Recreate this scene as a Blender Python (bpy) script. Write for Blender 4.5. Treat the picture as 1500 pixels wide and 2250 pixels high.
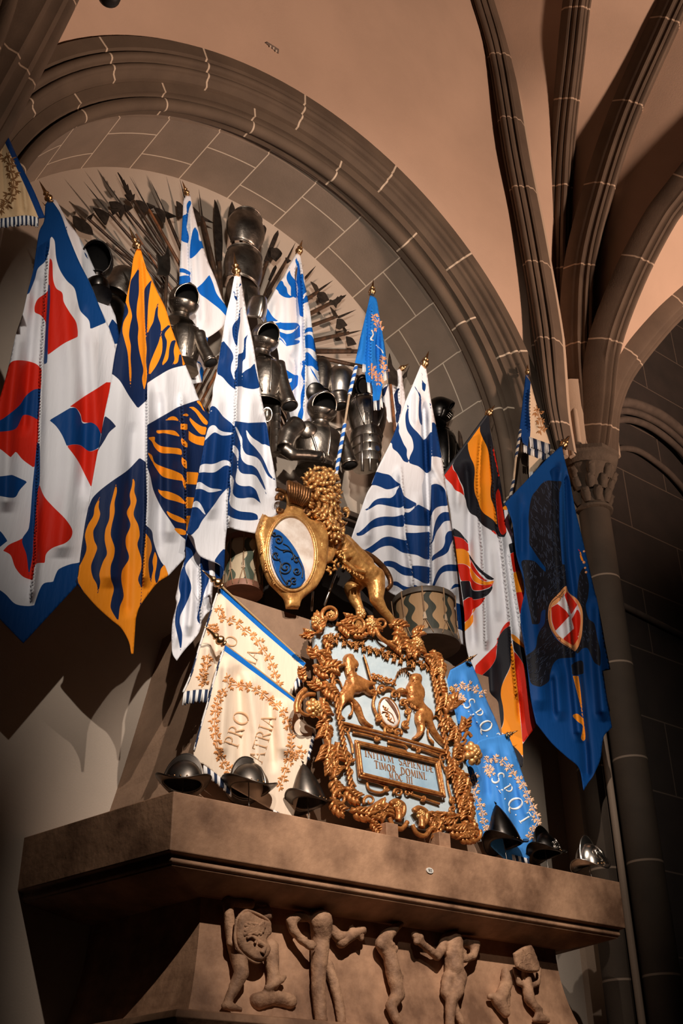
import bpy, bmesh, math, random
import numpy as np
from mathutils import Vector, Matrix
from mathutils.geometry import delaunay_2d_cdt

for _o in list(bpy.data.objects):
    bpy.data.objects.remove(_o, do_unlink=True)
SC = bpy.context.scene
COL = SC.collection
PI = math.pi
random.seed(7)

# ---------------------------------------------------------------- camera
FPX = 2527.7
YAW, PIT, ROL = [math.radians(a) for a in (38.817, 30.625, -0.897)]
CAM = np.array([0.0, 0.0, 1.6])
_f = np.array([math.sin(YAW)*math.cos(PIT), math.cos(YAW)*math.cos(PIT), math.sin(PIT)])
_r = np.array([math.cos(YAW), -math.sin(YAW), 0.0])
_u = np.cross(_r, _f)
R_ = _r*math.cos(ROL)+_u*math.sin(ROL)
U_ = -_r*math.sin(ROL)+_u*math.cos(ROL)
cam = bpy.data.cameras.new('camera')
cam.sensor_fit = 'VERTICAL'
cam.sensor_height = 36.0
cam.sensor_width = 24.0
cam.lens = FPX/2250*36.0
cam.clip_start = 0.05
cam.clip_end = 100
camo = bpy.data.objects.new('camera', cam)
COL.objects.link(camo)
camo.matrix_world = Matrix(((R_[0], U_[0], -_f[0], CAM[0]), (R_[1], U_[1], -_f[1], CAM[1]), (R_[2], U_[2], -_f[2], CAM[2]), (0, 0, 0, 1)))
SC.camera = camo

# ---------------------------------------------------------------- light
SC.view_settings.view_transform = 'Standard'
SC.view_settings.look = 'None'
SC.view_settings.gamma = 1
SC.view_settings.exposure = 0.0
SC.view_settings.use_curve_mapping = False
wd = bpy.data.worlds.new('world')
SC.world = wd
wd.use_nodes = True
wd.node_tree.nodes['Background'].inputs[0].default_value = (0.9, 0.62, 0.45, 1)
wd.node_tree.nodes['Background'].inputs[1].default_value = 0.0025

def spot(name, loc, aim, power, col, size, angle, blend=0.4):
    l = bpy.data.lights.new(name, 'SPOT')
    l.energy = power
    l.color = col
    l.shadow_soft_size = size
    l.spot_size = math.radians(angle)
    l.spot_blend = blend
    o = bpy.data.objects.new(name, l)
    COL.objects.link(o)
    o.location = loc
    o.rotation_euler = (Vector(aim)-Vector(loc)).to_track_quat('-Z', 'Y').to_euler()
    return o

def area(name, loc, aim, power, col, sx, sy):
    l = bpy.data.lights.new(name, 'AREA')
    l.energy = power
    l.color = col
    l.shape = 'RECTANGLE'
    l.size = sx
    l.size_y = sy
    o = bpy.data.objects.new(name, l)
    COL.objects.link(o)
    o.location = loc
    o.rotation_euler = (Vector(aim)-Vector(loc)).to_track_quat('-Z', 'Y').to_euler()
    return o

WARM = (1.0, 0.80, 0.62)
KEY = spot('key_spot', (-0.6, -1.8, 8.6), (4.75, 6.2, 6.15), 3200, (1.0, 0.89, 0.78), 0.05, 38, 1.0)
KEY2 = spot('frame_spot', (2.1, -0.8, 9.2), (4.85, 5.7, 3.85), 3900, (1.0, 0.86, 0.74), 0.04, 29.5, 1.0)
KEY3 = spot('niche_spot', (0.2, -0.6, 4.6), (4.8, 6.6, 8.2), 2100, (1.0, 0.88, 0.76), 0.30, 30, 1.0)
SIDE = spot('side_fill', (6.0, -2.0, 5.0), (6.9, 6.5, 4.25), 900, (1.0, 0.88, 0.76), 0.05, 15, 1.0)  # added fill, brightens the lower right wall where the flag shadows fall
UP = spot('vault_uplight', (9.8, -1.9, 4.2), (6.4, 3.0, 12.0), 4300, (1.0, 0.70, 0.53), 0.35, 86, 0.7)

# ---------------------------------------------------------------- pixel -> place helpers
def ray(x, y):
    return _f+(x-750.0)/FPX*R_-(y-1125.0)/FPX*U_
def at(x, y, Y):
    d = ray(x, y)
    return Vector(CAM+d*((Y-CAM[1])/d[1]))
def rays(x, y):
    x = np.asarray(x, float); y = np.asarray(y, float)
    return _f[None, :]+((x-750.0)/FPX)[:, None]*R_[None, :]-((y-1125.0)/FPX)[:, None]*U_[None, :]
def atn(x, y, Y):
    d = rays(x, y)
    return CAM[None, :]+d*((np.asarray(Y)-CAM[1])/d[:, 1])[:, None]
def at_tilt(x, y, Y0, k, z0):
    """points on the leaning plane Y = Y0 + k*(z - z0)"""
    d = rays(np.atleast_1d(x), np.atleast_1d(y))
    t = (Y0+k*(CAM[2]-z0)-CAM[1])/(d[:, 1]-k*d[:, 2])
    return CAM[None, :]+d*t[:, None]
def mpp(x, y, Y):
    """metres per pixel at that point"""
    p = np.array(at(x, y, Y))-CAM
    return float(p@_f)/FPX
def proj(P):
    v = np.array(P)-CAM
    c = v@_f
    return 750+FPX*(v@R_)/c, 1125-FPX*(v@U_)/c

# ---------------------------------------------------------------- materials
_M = {}
def nodes(name):
    m = bpy.data.materials.new(name)
    m.use_nodes = True
    nt = m.node_tree
    return m, nt, nt.nodes['Principled BSDF']
def srgb(c):
    return tuple((v/12.92 if v <= 0.04045 else ((v+0.055)/1.055)**2.4) for v in c)+(1.0,)
def mat(name, col, rough=0.6, metal=0.0, var=0.0, scale=8.0, bump=0.0, bscale=40.0, col2=None, spec=None, sheen=0):
    """noise-mottled material, colours linear"""
    if name in _M: return _M[name]
    m, nt, b = nodes(name)
    b.inputs['Roughness'].default_value = rough
    b.inputs['Metallic'].default_value = metal
    if spec is not None: b.inputs['Specular IOR Level'].default_value = spec
    if sheen: b.inputs['Sheen Weight'].default_value = sheen
    tc = nt.nodes.new('ShaderNodeTexCoord')
    if col2 is None: col2 = tuple(c*(1-var) for c in col[:3])
    n = nt.nodes.new('ShaderNodeTexNoise')
    n.inputs['Scale'].default_value = scale
    n.inputs['Detail'].default_value = 6
    n.inputs['Roughness'].default_value = 0.6
    nt.links.new(tc.outputs['Object'], n.inputs['Vector'])
    rp = nt.nodes.new('ShaderNodeValToRGB')
    rp.color_ramp.elements[0].position = 0.35
    rp.color_ramp.elements[1].position = 0.65
    rp.color_ramp.elements[0].color = tuple(col2[:3])+(1,)
    rp.color_ramp.elements[1].color = tuple(col[:3])+(1,)
    nt.links.new(n.outputs['Fac'], rp.inputs['Fac'])
    nt.links.new(rp.outputs['Color'], b.inputs['Base Color'])
    if bump:
        n2 = nt.nodes.new('ShaderNodeTexNoise')
        n2.inputs['Scale'].default_value = bscale
        n2.inputs['Detail'].default_value = 4
        nt.links.new(tc.outputs['Object'], n2.inputs['Vector'])
        bp = nt.nodes.new('ShaderNodeBump')
        bp.inputs['Strength'].default_value = bump
        bp.inputs['Distance'].default_value = 0.01
        nt.links.new(n2.outputs['Fac'], bp.inputs['Height'])
        nt.links.new(bp.outputs['Normal'], b.inputs['Normal'])
    _M[name] = m
    return m

def stone(name, col, col2, joint, du, dv=None, w=0.010, shift=0.5, bump=0.25):
    """stone whose mortar joints follow the UV map (u = metres along, v = metres across)"""
    m, nt, b = nodes(name)
    b.inputs['Roughness'].default_value = 0.85
    tc = nt.nodes.new('ShaderNodeTexCoord')
    n = nt.nodes.new('ShaderNodeTexNoise'); n.inputs['Scale'].default_value = 3; n.inputs['Detail'].default_value = 8
    nt.links.new(tc.outputs['Object'], n.inputs['Vector'])
    rp = nt.nodes.new('ShaderNodeValToRGB')
    rp.color_ramp.elements[0].position = 0.3; rp.color_ramp.elements[1].position = 0.7
    rp.color_ramp.elements[0].color = tuple(col2)+(1,); rp.color_ramp.elements[1].color = tuple(col)+(1,)
    nt.links.new(n.outputs['Fac'], rp.inputs['Fac'])
    br = nt.nodes.new('ShaderNodeTexBrick')
    br.offset = shift
    br.inputs['Color1'].default_value = (0, 0, 0, 1); br.inputs['Color2'].default_value = (0, 0, 0, 1)
    br.inputs['Mortar'].default_value = (1, 1, 1, 1)
    br.inputs['Scale'].default_value = 1.0
    br.inputs['Mortar Size'].default_value = w
    br.inputs['Mortar Smooth'].default_value = 0.3
    br.inputs['Brick Width'].default_value = du
    br.inputs['Row Height'].default_value = dv if dv else 50.0
    nt.links.new(tc.outputs['UV'], br.inputs['Vector'])
    mx = nt.nodes.new('ShaderNodeMix'); mx.data_type = 'RGBA'
    nt.links.new(br.outputs['Color'], mx.inputs[0])
    nt.links.new(rp.outputs['Color'], mx.inputs[6])
    mx.inputs[7].default_value = tuple(joint)+(1,)
    nt.links.new(mx.outputs[2], b.inputs['Base Color'])
    n2 = nt.nodes.new('ShaderNodeTexNoise'); n2.inputs['Scale'].default_value = 60; n2.inputs['Detail'].default_value = 4
    nt.links.new(tc.outputs['Object'], n2.inputs['Vector'])
    bp = nt.nodes.new('ShaderNodeBump'); bp.inputs['Strength'].default_value = bump; bp.inputs['Distance'].default_value = 0.006
    nt.links.new(n2.outputs['Fac'], bp.inputs['Height']); nt.links.new(bp.outputs['Normal'], b.inputs['Normal'])
    return m

# ---------------------------------------------------------------- object helpers
def link(name, me, m=None, parent=None):
    o = bpy.data.objects.new(name, me)
    COL.objects.link(o)
    if m is not None:
        for q in (m if isinstance(m, (list, tuple)) else [m]): me.materials.append(q)
    if parent is not None: o.parent = parent
    return o
def tag(o, label=None, cat=None, group=None, kind=None):
    if label: o['label'] = label
    if cat: o['category'] = cat
    if group: o['group'] = group
    if kind: o['kind'] = kind
    return o
def empty(name, loc, label=None, cat=None, group=None):
    """an Empty at the thing's base; children are given in world coordinates through set_parent"""
    o = bpy.data.objects.new(name, None)
    o.empty_display_size = 0.1
    COL.objects.link(o)
    o.location = loc
    return tag(o, label, cat, group)
def under(o, root):
    """parent o (built in world coordinates) to root, keeping it where it is"""
    o.parent = root
    if root is not None and root.type == 'EMPTY':
        o.matrix_parent_inverse = Matrix.Translation(root.location).inverted()
    return o
def meshobj(name, verts, faces, m, parent=None, smooth=False, uvs=None):
    me = bpy.data.meshes.new(name)
    me.from_pydata([tuple(v) for v in verts], [], faces)
    if smooth: me.polygons.foreach_set('use_smooth', [True]*len(me.polygons))
    if uvs is not None:
        ul = me.uv_layers.new(name='UVMap')
        li = np.zeros(len(me.loops), int); me.loops.foreach_get('vertex_index', li)
        ul.data.foreach_set('uv', np.asarray(uvs, float)[li].ravel())
    me.update()
    o = link(name, me, m)
    if parent is not None: under(o, parent)
    return o
class MB:
    """collects simple shapes that become ONE mesh"""
    def __init__(s): s.v = []; s.f = []; s.mi = []
    def add(s, vs, fs, mi=0):
        n = len(s.v); s.v += [tuple(v) for v in vs]; s.f += [tuple(i+n for i in f) for f in fs]; s.mi += [mi]*len(fs); return s
    def box(s, lo, hi, mi=0):
        (x0, y0, z0), (x1, y1, z1) = lo, hi
        return s.add([(x0, y0, z0), (x1, y0, z0), (x1, y1, z0), (x0, y1, z0), (x0, y0, z1), (x1, y0, z1), (x1, y1, z1), (x0, y1, z1)],
                     [(0, 3, 2, 1), (4, 5, 6, 7), (0, 1, 5, 4), (1, 2, 6, 5), (2, 3, 7, 6), (3, 0, 4, 7)], mi)
    def tube(s, pts, rad, seg=8, mi=0, cap=True, flat=None):
        """tube through points, rad a number or list; flat=(axis,scale) squashes"""
        pts = [Vector(p) for p in pts]; n = len(pts)
        if not isinstance(rad, (list, tuple)): rad = [rad]*n
        vs = []; up = None
        for i, p in enumerate(pts):
            t = (pts[min(i+1, n-1)]-pts[max(i-1, 0)])
            if t.length < 1e-9: t = Vector((0, 0, 1))
            t.normalize()
            if up is None:
                up = Vector((0, 0, 1)) if abs(t.z) < 0.9 else Vector((1, 0, 0))
            a = t.cross(up)
            if a.length < 1e-6: a = t.orthogonal()
            a.normalize(); up2 = a.cross(t).normalized(); up = up2
            for k in range(seg):
                q = 2*PI*k/seg
                vs.append(p+(a*math.cos(q)+up2*math.sin(q))*rad[i])
        fs = []
        for i in range(n-1):
            for k in range(seg):
                k2 = (k+1) % seg
                fs.append((i*seg+k, i*seg+k2, (i+1)*seg+k2, (i+1)*seg+k))
        if cap:
            fs.append(tuple(range(seg-1, -1, -1))); fs.append(tuple((n-1)*seg+k for k in range(seg)))
        return s.add(vs, fs, mi)
    def lathe(s, prof, p0, axis, seg=20, mi=0, sx=1.0, sy=1.0, ref=None):
        """prof [(r,h)] round axis from p0; sx, sy squash the two cross directions"""
        p0 = Vector(p0); ax = Vector(axis).normalized()
        rf = Vector(ref) if ref is not None else (Vector((0, 0, 1)) if abs(ax.z) < 0.9 else Vector((1, 0, 0)))
        a = ax.cross(rf).normalized(); b = ax.cross(a).normalized()
        vs = []
        for r, h in prof:
            for k in range(seg):
                q = 2*PI*k/seg
                vs.append(p0+ax*h+a*(math.cos(q)*r*sx)+b*(math.sin(q)*r*sy))
        fs = []
        for i in range(len(prof)-1):
            for k in range(seg):
                k2 = (k+1) % seg
                fs.append((i*seg+k, i*seg+k2, (i+1)*seg+k2, (i+1)*seg+k))
        if prof[0][0] > 1e-4: fs.append(tuple(range(seg-1, -1, -1)))
        if prof[-1][0] > 1e-4: fs.append(tuple((len(prof)-1)*seg+k for k in range(seg)))
        return s.add(vs, fs, mi)
    def prism(s, poly, d, mi=0):
        """poly: 3-D points of a flat outline, d: thickness vector"""
        n = len(poly); d = Vector(d)
        vs = [Vector(p)-d/2 for p in poly]+[Vector(p)+d/2 for p in poly]
        fs = [tuple(range(n-1, -1, -1)), tuple(range(n, 2*n))]
        for i in range(n): fs.append((i, (i+1) % n, n+(i+1) % n, n+i))
        return s.add(vs, fs, mi)
    def build(s, name, m, parent=None, smooth=False, angle=None, bevel=0):
        me = bpy.data.meshes.new(name)
        me.from_pydata(s.v, [], s.f)
        me.polygons.foreach_set('material_index', s.mi)
        bm = bmesh.new(); bm.from_mesh(me)
        bmesh.ops.remove_doubles(bm, verts=bm.verts, dist=1e-6)
        bmesh.ops.recalc_face_normals(bm, faces=bm.faces)
        bm.to_mesh(me); bm.free()
        if smooth: me.polygons.foreach_set('use_smooth', [True]*len(me.polygons))
        o = link(name, me, m)
        if smooth and angle is not None:
            me.set_sharp_from_angle(angle=math.radians(angle))
        if bevel:
            b = o.modifiers.new('b', 'BEVEL'); b.width = bevel; b.segments = 2; b.limit_method = 'ANGLE'
        if parent is not None: under(o, parent)
        return o
def grid(name, rows, m, uvs=None, smooth=True, parent=None, closed=False, angle=None):
    """rows: list of equal-length lists of points -> one quad surface"""
    nr, nc = len(rows), len(rows[0])
    vs = [tuple(p) for r in rows for p in r]
    fs = []
    for i in range(nr-1):
        for j in range(nc-1):
            fs.append((i*nc+j, i*nc+j+1, (i+1)*nc+j+1, (i+1)*nc+j))
    uv = [q for r in uvs for q in r] if uvs is not None else None
    o = meshobj(name, vs, fs, m, parent, smooth, uv)
    if angle: o.data.set_sharp_from_angle(angle=math.radians(angle))
    return o
def struct(o): o['kind'] = 'structure'; return o
def cat_rom(pts, n=6, closed=True):
    """smooth a list of 2-D points; a point given twice in a row stays a corner"""
    P = []; corner = []
    i = 0
    while i < len(pts):
        if i+1 < len(pts) and tuple(pts[i]) == tuple(pts[i+1]):
            P.append(pts[i]); corner.append(True); i += 2
        else:
            P.append(pts[i]); corner.append(False); i += 1
    P = [np.array(p, float) for p in P]; N = len(P); out = []
    rng = range(N) if closed else range(N-1)
    for i in rng:
        p1, p2 = P[i], P[(i+1) % N]
        p0 = P[(i-1) % N] if (closed or i > 0) else p1
        p3 = P[(i+2) % N] if (closed or i+2 < N) else p2
        L = np.linalg.norm(p2-p1)
        m1 = (p2-p0)/2; m2 = (p3-p1)/2
        if corner[i]: m1 = (p2-p1)
        if corner[(i+1) % N]: m2 = (p2-p1)
        for mm in (m1, m2):
            l = np.linalg.norm(mm)
            if l > L: mm *= L/l
        for k in range(n):
            t = k/n
            out.append((2*t**3-3*t**2+1)*p1+(t**3-2*t**2+t)*m1+(-2*t**3+3*t**2)*p2+(t**3-t**2)*m2)
    if not closed: out.append(P[-1])
    return np.array(out)
# ================================================================ SETTING
STONE = stone('arch_sandstone', (0.135, 0.094, 0.064), (0.092, 0.063, 0.043), (0.62, 0.50, 0.38), 0.98)
STONE2 = stone('soffit_stone', (0.26, 0.20, 0.155), (0.20, 0.155, 0.12), (0.66, 0.56, 0.45), 0.52, 0.56, w=0.007)
RIBST = stone('rib_sandstone', (0.145, 0.098, 0.067), (0.10, 0.067, 0.046), (0.50, 0.37, 0.27), 0.95)
SHAFT = stone('shaft_sandstone', (0.095, 0.066, 0.045), (0.066, 0.046, 0.032), (0.36, 0.26, 0.19), 0.86)
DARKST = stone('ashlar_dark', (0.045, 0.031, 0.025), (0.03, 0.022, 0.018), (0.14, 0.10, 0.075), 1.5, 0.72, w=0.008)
PLAST = mat('vault_plaster', (0.58, 0.40, 0.295), 0.95, var=0.10, scale=1.2, bump=0.12, bscale=70)
PLASTW = mat('niche_plaster', (0.46, 0.38, 0.31), 0.95, var=0.12, scale=1.0, bump=0.15, bscale=80)

AC = (4.26, 7.25)            # centre of the wall arch (x, z)
WY = 6.8                     # back wall of the niche
# back wall
mb = MB(); mb.box((0.2, WY, 0.0), (9.5, WY+0.2, 10.6)); struct(mb.build('wall_back', PLASTW))
mb = MB(); mb.box((-6, -6, -0.2), (16, 9, 0.0)); struct(mb.build('floor', mat('floor_stone', (0.02, 0.016, 0.013), 0.6, var=0.3)))

def arch_path(r, Y, zlow, cx=AC[0], cz=7.279, n=64, side='both'):
    """jamb up, half circle, jamb down: list of (point, metres along)"""
    P = []; s = 0
    H = cz-zlow
    for k in range(6): P.append((Vector((cx+r, Y, zlow+H*k/6)), H*k/6))
    for k in range(n+1):
        a = PI*k/n
        P.append((Vector((cx+r*math.cos(a), Y, cz+r*math.sin(a))), H+2.6*a))
    for k in range(1, 7): P.append((Vector((cx-r, Y, cz-H*k/6)), H+2.6*PI+H*k/6))
    return P
def arch_sweep(name, prof, m, zlow=6.45, swap=False, cz=None):
    rows = []; uvs = []
    v = 0
    for i, (r, Y) in enumerate(prof):
        if i: v += math.hypot(r-prof[i-1][0], Y-prof[i-1][1])
        pp = arch_path(r, Y, zlow, cz=7.279 if cz is None else cz[i])
        rows.append([p for p, s in pp]); uvs.append([((v, s) if swap else (s+(0.45 if prof[0][0] > 2.6 else 0), v)) for p, s in pp])
    o = grid(name, rows, m, uvs, smooth=True, angle=38)
    return struct(o)
# soffit of the niche, with a shallow step near the front
arch_sweep('trim_1', [(2.489, WY+0.05), (2.489, 6.12), (2.51, 6.12), (2.51, 6.03)], STONE2, swap=True)
# inner order: hollow, big roll, hollow, flat face
def arc_pts(c, r, a0, a1, n=6):
    return [(c[0]+r*math.cos(math.radians(a0+(a1-a0)*k/n)), c[1]+r*math.sin(math.radians(a0+(a1-a0)*k/n))) for k in range(n+1)]
inner = [(2.51, 6.04), (2.455, 6.04), (2.455, 5.98)]+arc_pts((2.475, 5.93), 0.055, 130, 300, 9)+[(2.515, 5.92), (2.53, 5.90), (2.535, 5.87), (2.53, 5.845), (2.615, 5.835)]
arch_sweep('trim_2', inner, STONE)
outer = [(2.615, 5.86), (2.622, 5.80), (2.66, 5.78), (2.668, 5.765)]+arc_pts((2.70, 5.755), 0.028, 170, 330, 6)+[(2.725, 5.755), (2.735, 5.74)]+arc_pts((2.775, 5.725), 0.036, 175, 330, 6)+[(2.815, 5.73), (2.825, 5.70), (2.83, 5.69), (2.94, 5.69), (2.94, 5.95)]
arch_sweep('trim_3', outer, STONE)

# ---- ribs springing from the right-hand column; each lies in its own upright plane
CY = 5.90
_c = at(1305, 1130, CY); CXX = _c.x
CA = Vector((CXX, CY, 0)); CL = Vector((0.95, 5.45, 0))
def in_plane(px, A, az):
    az = math.radians(az); n = np.array([math.cos(az), -math.sin(az), 0]); a = np.array(A)
    out = []
    for x, y in px:
        d = ray(x, y); t = ((a-CAM)@n)/(d@n); out.append(Vector(CAM+d*t))
    return out
def smooth3(P, n=5):
    out = []; N = len(P)
    for i in range(N-1):
        p0, p1, p2, p3 = P[max(i-1, 0)], P[i], P[i+1], P[min(i+2, N-1)]
        for k in range(n):
            t = k/n
            out.append(0.5*((2*p1)+(p2-p0)*t+(2*p0-5*p1+4*p2-p3)*t*t+(3*p1-p0-3*p2+p3)*t**3))
    out.append(P[-1]); return out
RIBPROF = [(-.15, -.16), (-.15, 0.0), (-.13, .03), (-.125, .07), (-.105, .085), (-.09, .075), (-.075, .09), (-.07, .12), (-.05, .135), (-.035, .125),
           (-.03, .15), (-.012, .165), (.012, .165), (.03, .15), (.035, .125), (.05, .135), (.07, .12), (.075, .09), (.09, .075), (.105, .085), (.125, .07), (.13, .03), (.15, 0.0), (.15, -.16)]
def rib(name, P, az, m=RIBST, w=1.0, h=1.0, into=None, k_taper=True):
    """sweep the moulded rib section along P; side = level, across the rib"""
    a = math.radians(az); side = Vector((math.cos(a), -math.sin(a), 0))
    rows = []; uvs = []; s = 0
    for i, p in enumerate(P):
        t = (P[min(i+1, len(P)-1)]-P[max(i-1, 0)]).normalized()
        if i: s += (p-P[i-1]).length
        nrm = t.cross(side).normalized()
        if nrm.dot(into-p) < 0: nrm = -nrm
        tp = w*min(1.0, 0.50+0.5*s/1.3) if k_taper else w
        rows.append([p+side*(q[0]*tp)+nrm*(q[1]*h-0.08) for q in RIBPROF])
        v = 0; uu = []
        for j, q in enumerate(RIBPROF): uu.append((s+0.2, j*0.02))
        uvs.append(uu)
    return struct(grid(name, rows, m, uvs, smooth=True, angle=40))
ROOM = Vector((3.0, 1.5, 5.0))
ribpx = {
 1: (-110, [(1232, 992), (1222, 950), (1207, 875), (1183, 693), (1153, 512), (1121, 341), (1087, 133), (1050, 0), (1012, -130)]),
 2: (-150, [(1256, 992), (1247, 950), (1239, 880), (1233, 731), (1233, 528), (1241, 320), (1263, 117), (1276, 0), (1300, -150)]),
 3: (180, [(1288, 992), (1290, 950), (1290, 875), (1287, 741), (1295, 581), (1335, 416), (1388, 256), (1463, 85), (1502, 0), (1560, -120)]),
 4: (165, [(1318, 992), (1324, 950), (1332, 885), (1348, 763), (1399, 624), (1462, 500), (1505, 440), (1600, 320), (1700, 200), (1800, 90)]),
 5: (125, [(1340, 992), (1341, 950), (1347, 895), (1377, 821), (1447, 731), (1500, 677), (1580, 610), (1700, 540), (1850, 480)])}
RIBS = {}
for k, (az, px) in ribpx.items():
    P = smooth3(in_plane(px, CA, az)); RIBS[k] = (az, P)
    rib('trim_%d' % (k+3), P, az, w={1: 1.0, 2: 0.95, 3: 0.95, 4: 0.9, 5: 0.75}[k], into=ROOM if k < 5 else Vector((9, 3, 6)))
# left-hand rib, dark, top left corner
LP = smooth3(in_plane([(-150, 420), (-60, 300), (20, 160), (95, 20), (150, -90), (230, -260)], CL, 105))
rib('trim_9', LP, 105, w=1.6, h=1.6, into=ROOM, k_taper=False)
LP2 = smooth3(in_plane([(-190, 420), (-130, 300), (-70, 150), (-20, 20), (10, -90)], CL, 140))
rib('trim_10', LP2, 140, w=1.5, h=1.5, into=ROOM, k_taper=False)
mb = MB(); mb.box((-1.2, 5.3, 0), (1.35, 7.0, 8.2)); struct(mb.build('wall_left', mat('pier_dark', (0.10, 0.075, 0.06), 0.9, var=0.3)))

# ---- vault webs
def resamp(P, n):
    P = [Vector(p) for p in P]; L = [0]
    for i in range(1, len(P)): L.append(L[-1]+(P[i]-P[i-1]).length)
    out = []; j = 0
    for k in range(n):
        s = L[-1]*k/(n-1)
        while j < len(P)-2 and L[j+1] < s: j += 1
        q = (s-L[j])/max(1e-9, L[j+1]-L[j]); out.append(P[j].lerp(P[j+1], q))
    return out
def web(name, A, B, nr=14, n=50, sag=0.0):
    A = resamp(A, n); B = resamp(B, n); rows = []
    for i in range(nr+1):
        t = i/nr
        rows.append([a.lerp(b, t)+Vector((0, 0, sag*4*t*(1-t))) for a, b in zip(A, B)])
    return struct(grid(name, rows, PLAST))
def back(P, az, d=0.11):
    out = []
    for p in P:
        v = (ROOM-p); v.normalize(); out.append(p-v*d)
    return out
R1b, R2b, R3b, R4b, R5b = [back(RIBS[k][1], RIBS[k][0]) for k in range(1, 6)]
LPb = back(LP, 105)
archR = [p for p, s in arch_path(2.93, 5.74, 6.8, cz=7.25, n=80)]
crown = R1b[-1].lerp(LPb[-1], 0.5)+Vector((0, 0, 0.6))
bound = R1b+[R1b[-1].lerp(crown, 0.5), crown, LPb[-1].lerp(crown, 0.5)]+LPb[::-1]
# pair each arch point with the boundary by angle seen from the arch centre
web('ceiling', archR, bound, nr=20, n=110)
web('ceiling_2', R1b, R2b)
web('ceiling_3', R2b, R3b)
web('ceiling_4', R3b, R4b)
web('ceiling_5', R4b, R5b)
for _n in ('ceiling_2', 'ceiling_3', 'ceiling_4', 'ceiling_5'): pass

# ---- right-hand column: shafts, capital
def shaft(mb, c, r, z0, z1, m_=0, seg=28):
    mb.lathe([(r, z0), (r, z1)], (c[0], c[1], 0), (0, 0, 1), seg)
def shaft_obj(name, c, r, z0, z1, ph=0.0):
    rows = []; uvs = []
    for k in range(29):
        a = 2*PI*k/28
        rows.append([(c[0]+r*math.cos(a), c[1]+r*math.sin(a), z0+(z1-z0)*j/10) for j in range(11)])
        uvs.append([(z0+(z1-z0)*j/10+ph, r*a) for j in range(11)])
    return struct(grid(name, rows, SHAFT, uvs))
SHR = 34*mpp(1305, 1130, CY); CTOP = _c.z
shaft_obj('trim_11', (CXX, CY), SHR, 0, CTOP+0.03)
_q = at(1355, 2100, 6.25)
shaft_obj('trim_12', (_q.x, _q.y), 0.14, 0, CTOP, 0.0)
mb = MB(); _a = at(1390, 2100, 6.02); mb.lathe([(0.03, 0), (0.03, CTOP)], (_a.x, _a.y, 0), (0, 0, 1), 12)
mb.box((at(1278, 1790, 6.6).x, 6.35, 0), (9.6, 7.0, 8.2))
struct(mb.build('wall_pier', SHAFT))
# capital
KC = SHR/0.137
def cap_(prof): return [(r*KC, CTOP+h*KC) for r, h in prof]
mb = MB()
mb.lathe(cap_([(0.137, 0.0), (0.165, 0.01), (0.17, 0.03), (0.15, 0.05), (0.135, 0.06), (0.14, 0.14), (0.165, 0.26), (0.22, 0.38), (0.24, 0.42)]), (CXX, CY, 0), (0, 0, 1), 32)
mb.lathe(cap_([(0.21, 0.38), (0.23, 0.41), (0.23, 0.43), (0.25, 0.44), (0.285, 0.49), (0.285, 0.52), (0.30, 0.53), (0.30, 0.57), (0.1, 0.58)]), (CXX, CY, 0), (0, 0, 1), 8, ref=(1, 0.42, 0))
for ring, (z, rr, n) in enumerate(((0.14, 0.14, 9), (0.26, 0.165, 9), (0.36, 0.20, 8))):
    for k in range(n):
        a = 2*PI*(k+0.5*(ring % 2))/n
        ox, oy = math.cos(a), math.sin(a)
        pts = [(CXX+ox*KC*(rr+q), CY+oy*KC*(rr+q), CTOP+KC*(z+w)) for q, w in ((-0.015, -0.07), (0.005, 0), (0.035, 0.045), (0.055, 0.025))]
        mb.tube(pts, [0.03*KC, 0.045*KC, 0.036*KC, 0.016*KC], 8)
struct(mb.build('trim_13', mat('capital_stone', (0.12, 0.085, 0.06), 0.9, var=0.3, bump=0.5), smooth=True, angle=45))
# bundle of roll mouldings that carries the ribs down onto the capital
mb = MB()
for px, tx in ((1196, 1172), (1214, 1190), (1231, 1212), (1248, 1232), (1264, 1252), (1281, 1274), (1298, 1292), (1315, 1312), (1332, 1335), (1346, 1352)):
    p0 = at(px+10, 1004, CY-0.06); p1 = at(px, 930, CY-0.04); p2 = at(tx, 820, CY)
    mb.tube([p0, p0.lerp(p1, .5), p1, p1.lerp(p2, .5), p2], 0.034, 8)
mb.lathe([(0.24, CTOP+0.55), (0.27, CTOP+1.0), (0.32, CTOP+1.5)], (CXX+0.06, CY+0.15, 0), (0, 0, 1), 16)
mb.box((6.98, 6.0, 6.3), (7.9, 6.9, 8.9))
struct(mb.build('trim_14', RIBST, smooth=True, angle=50))
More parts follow.
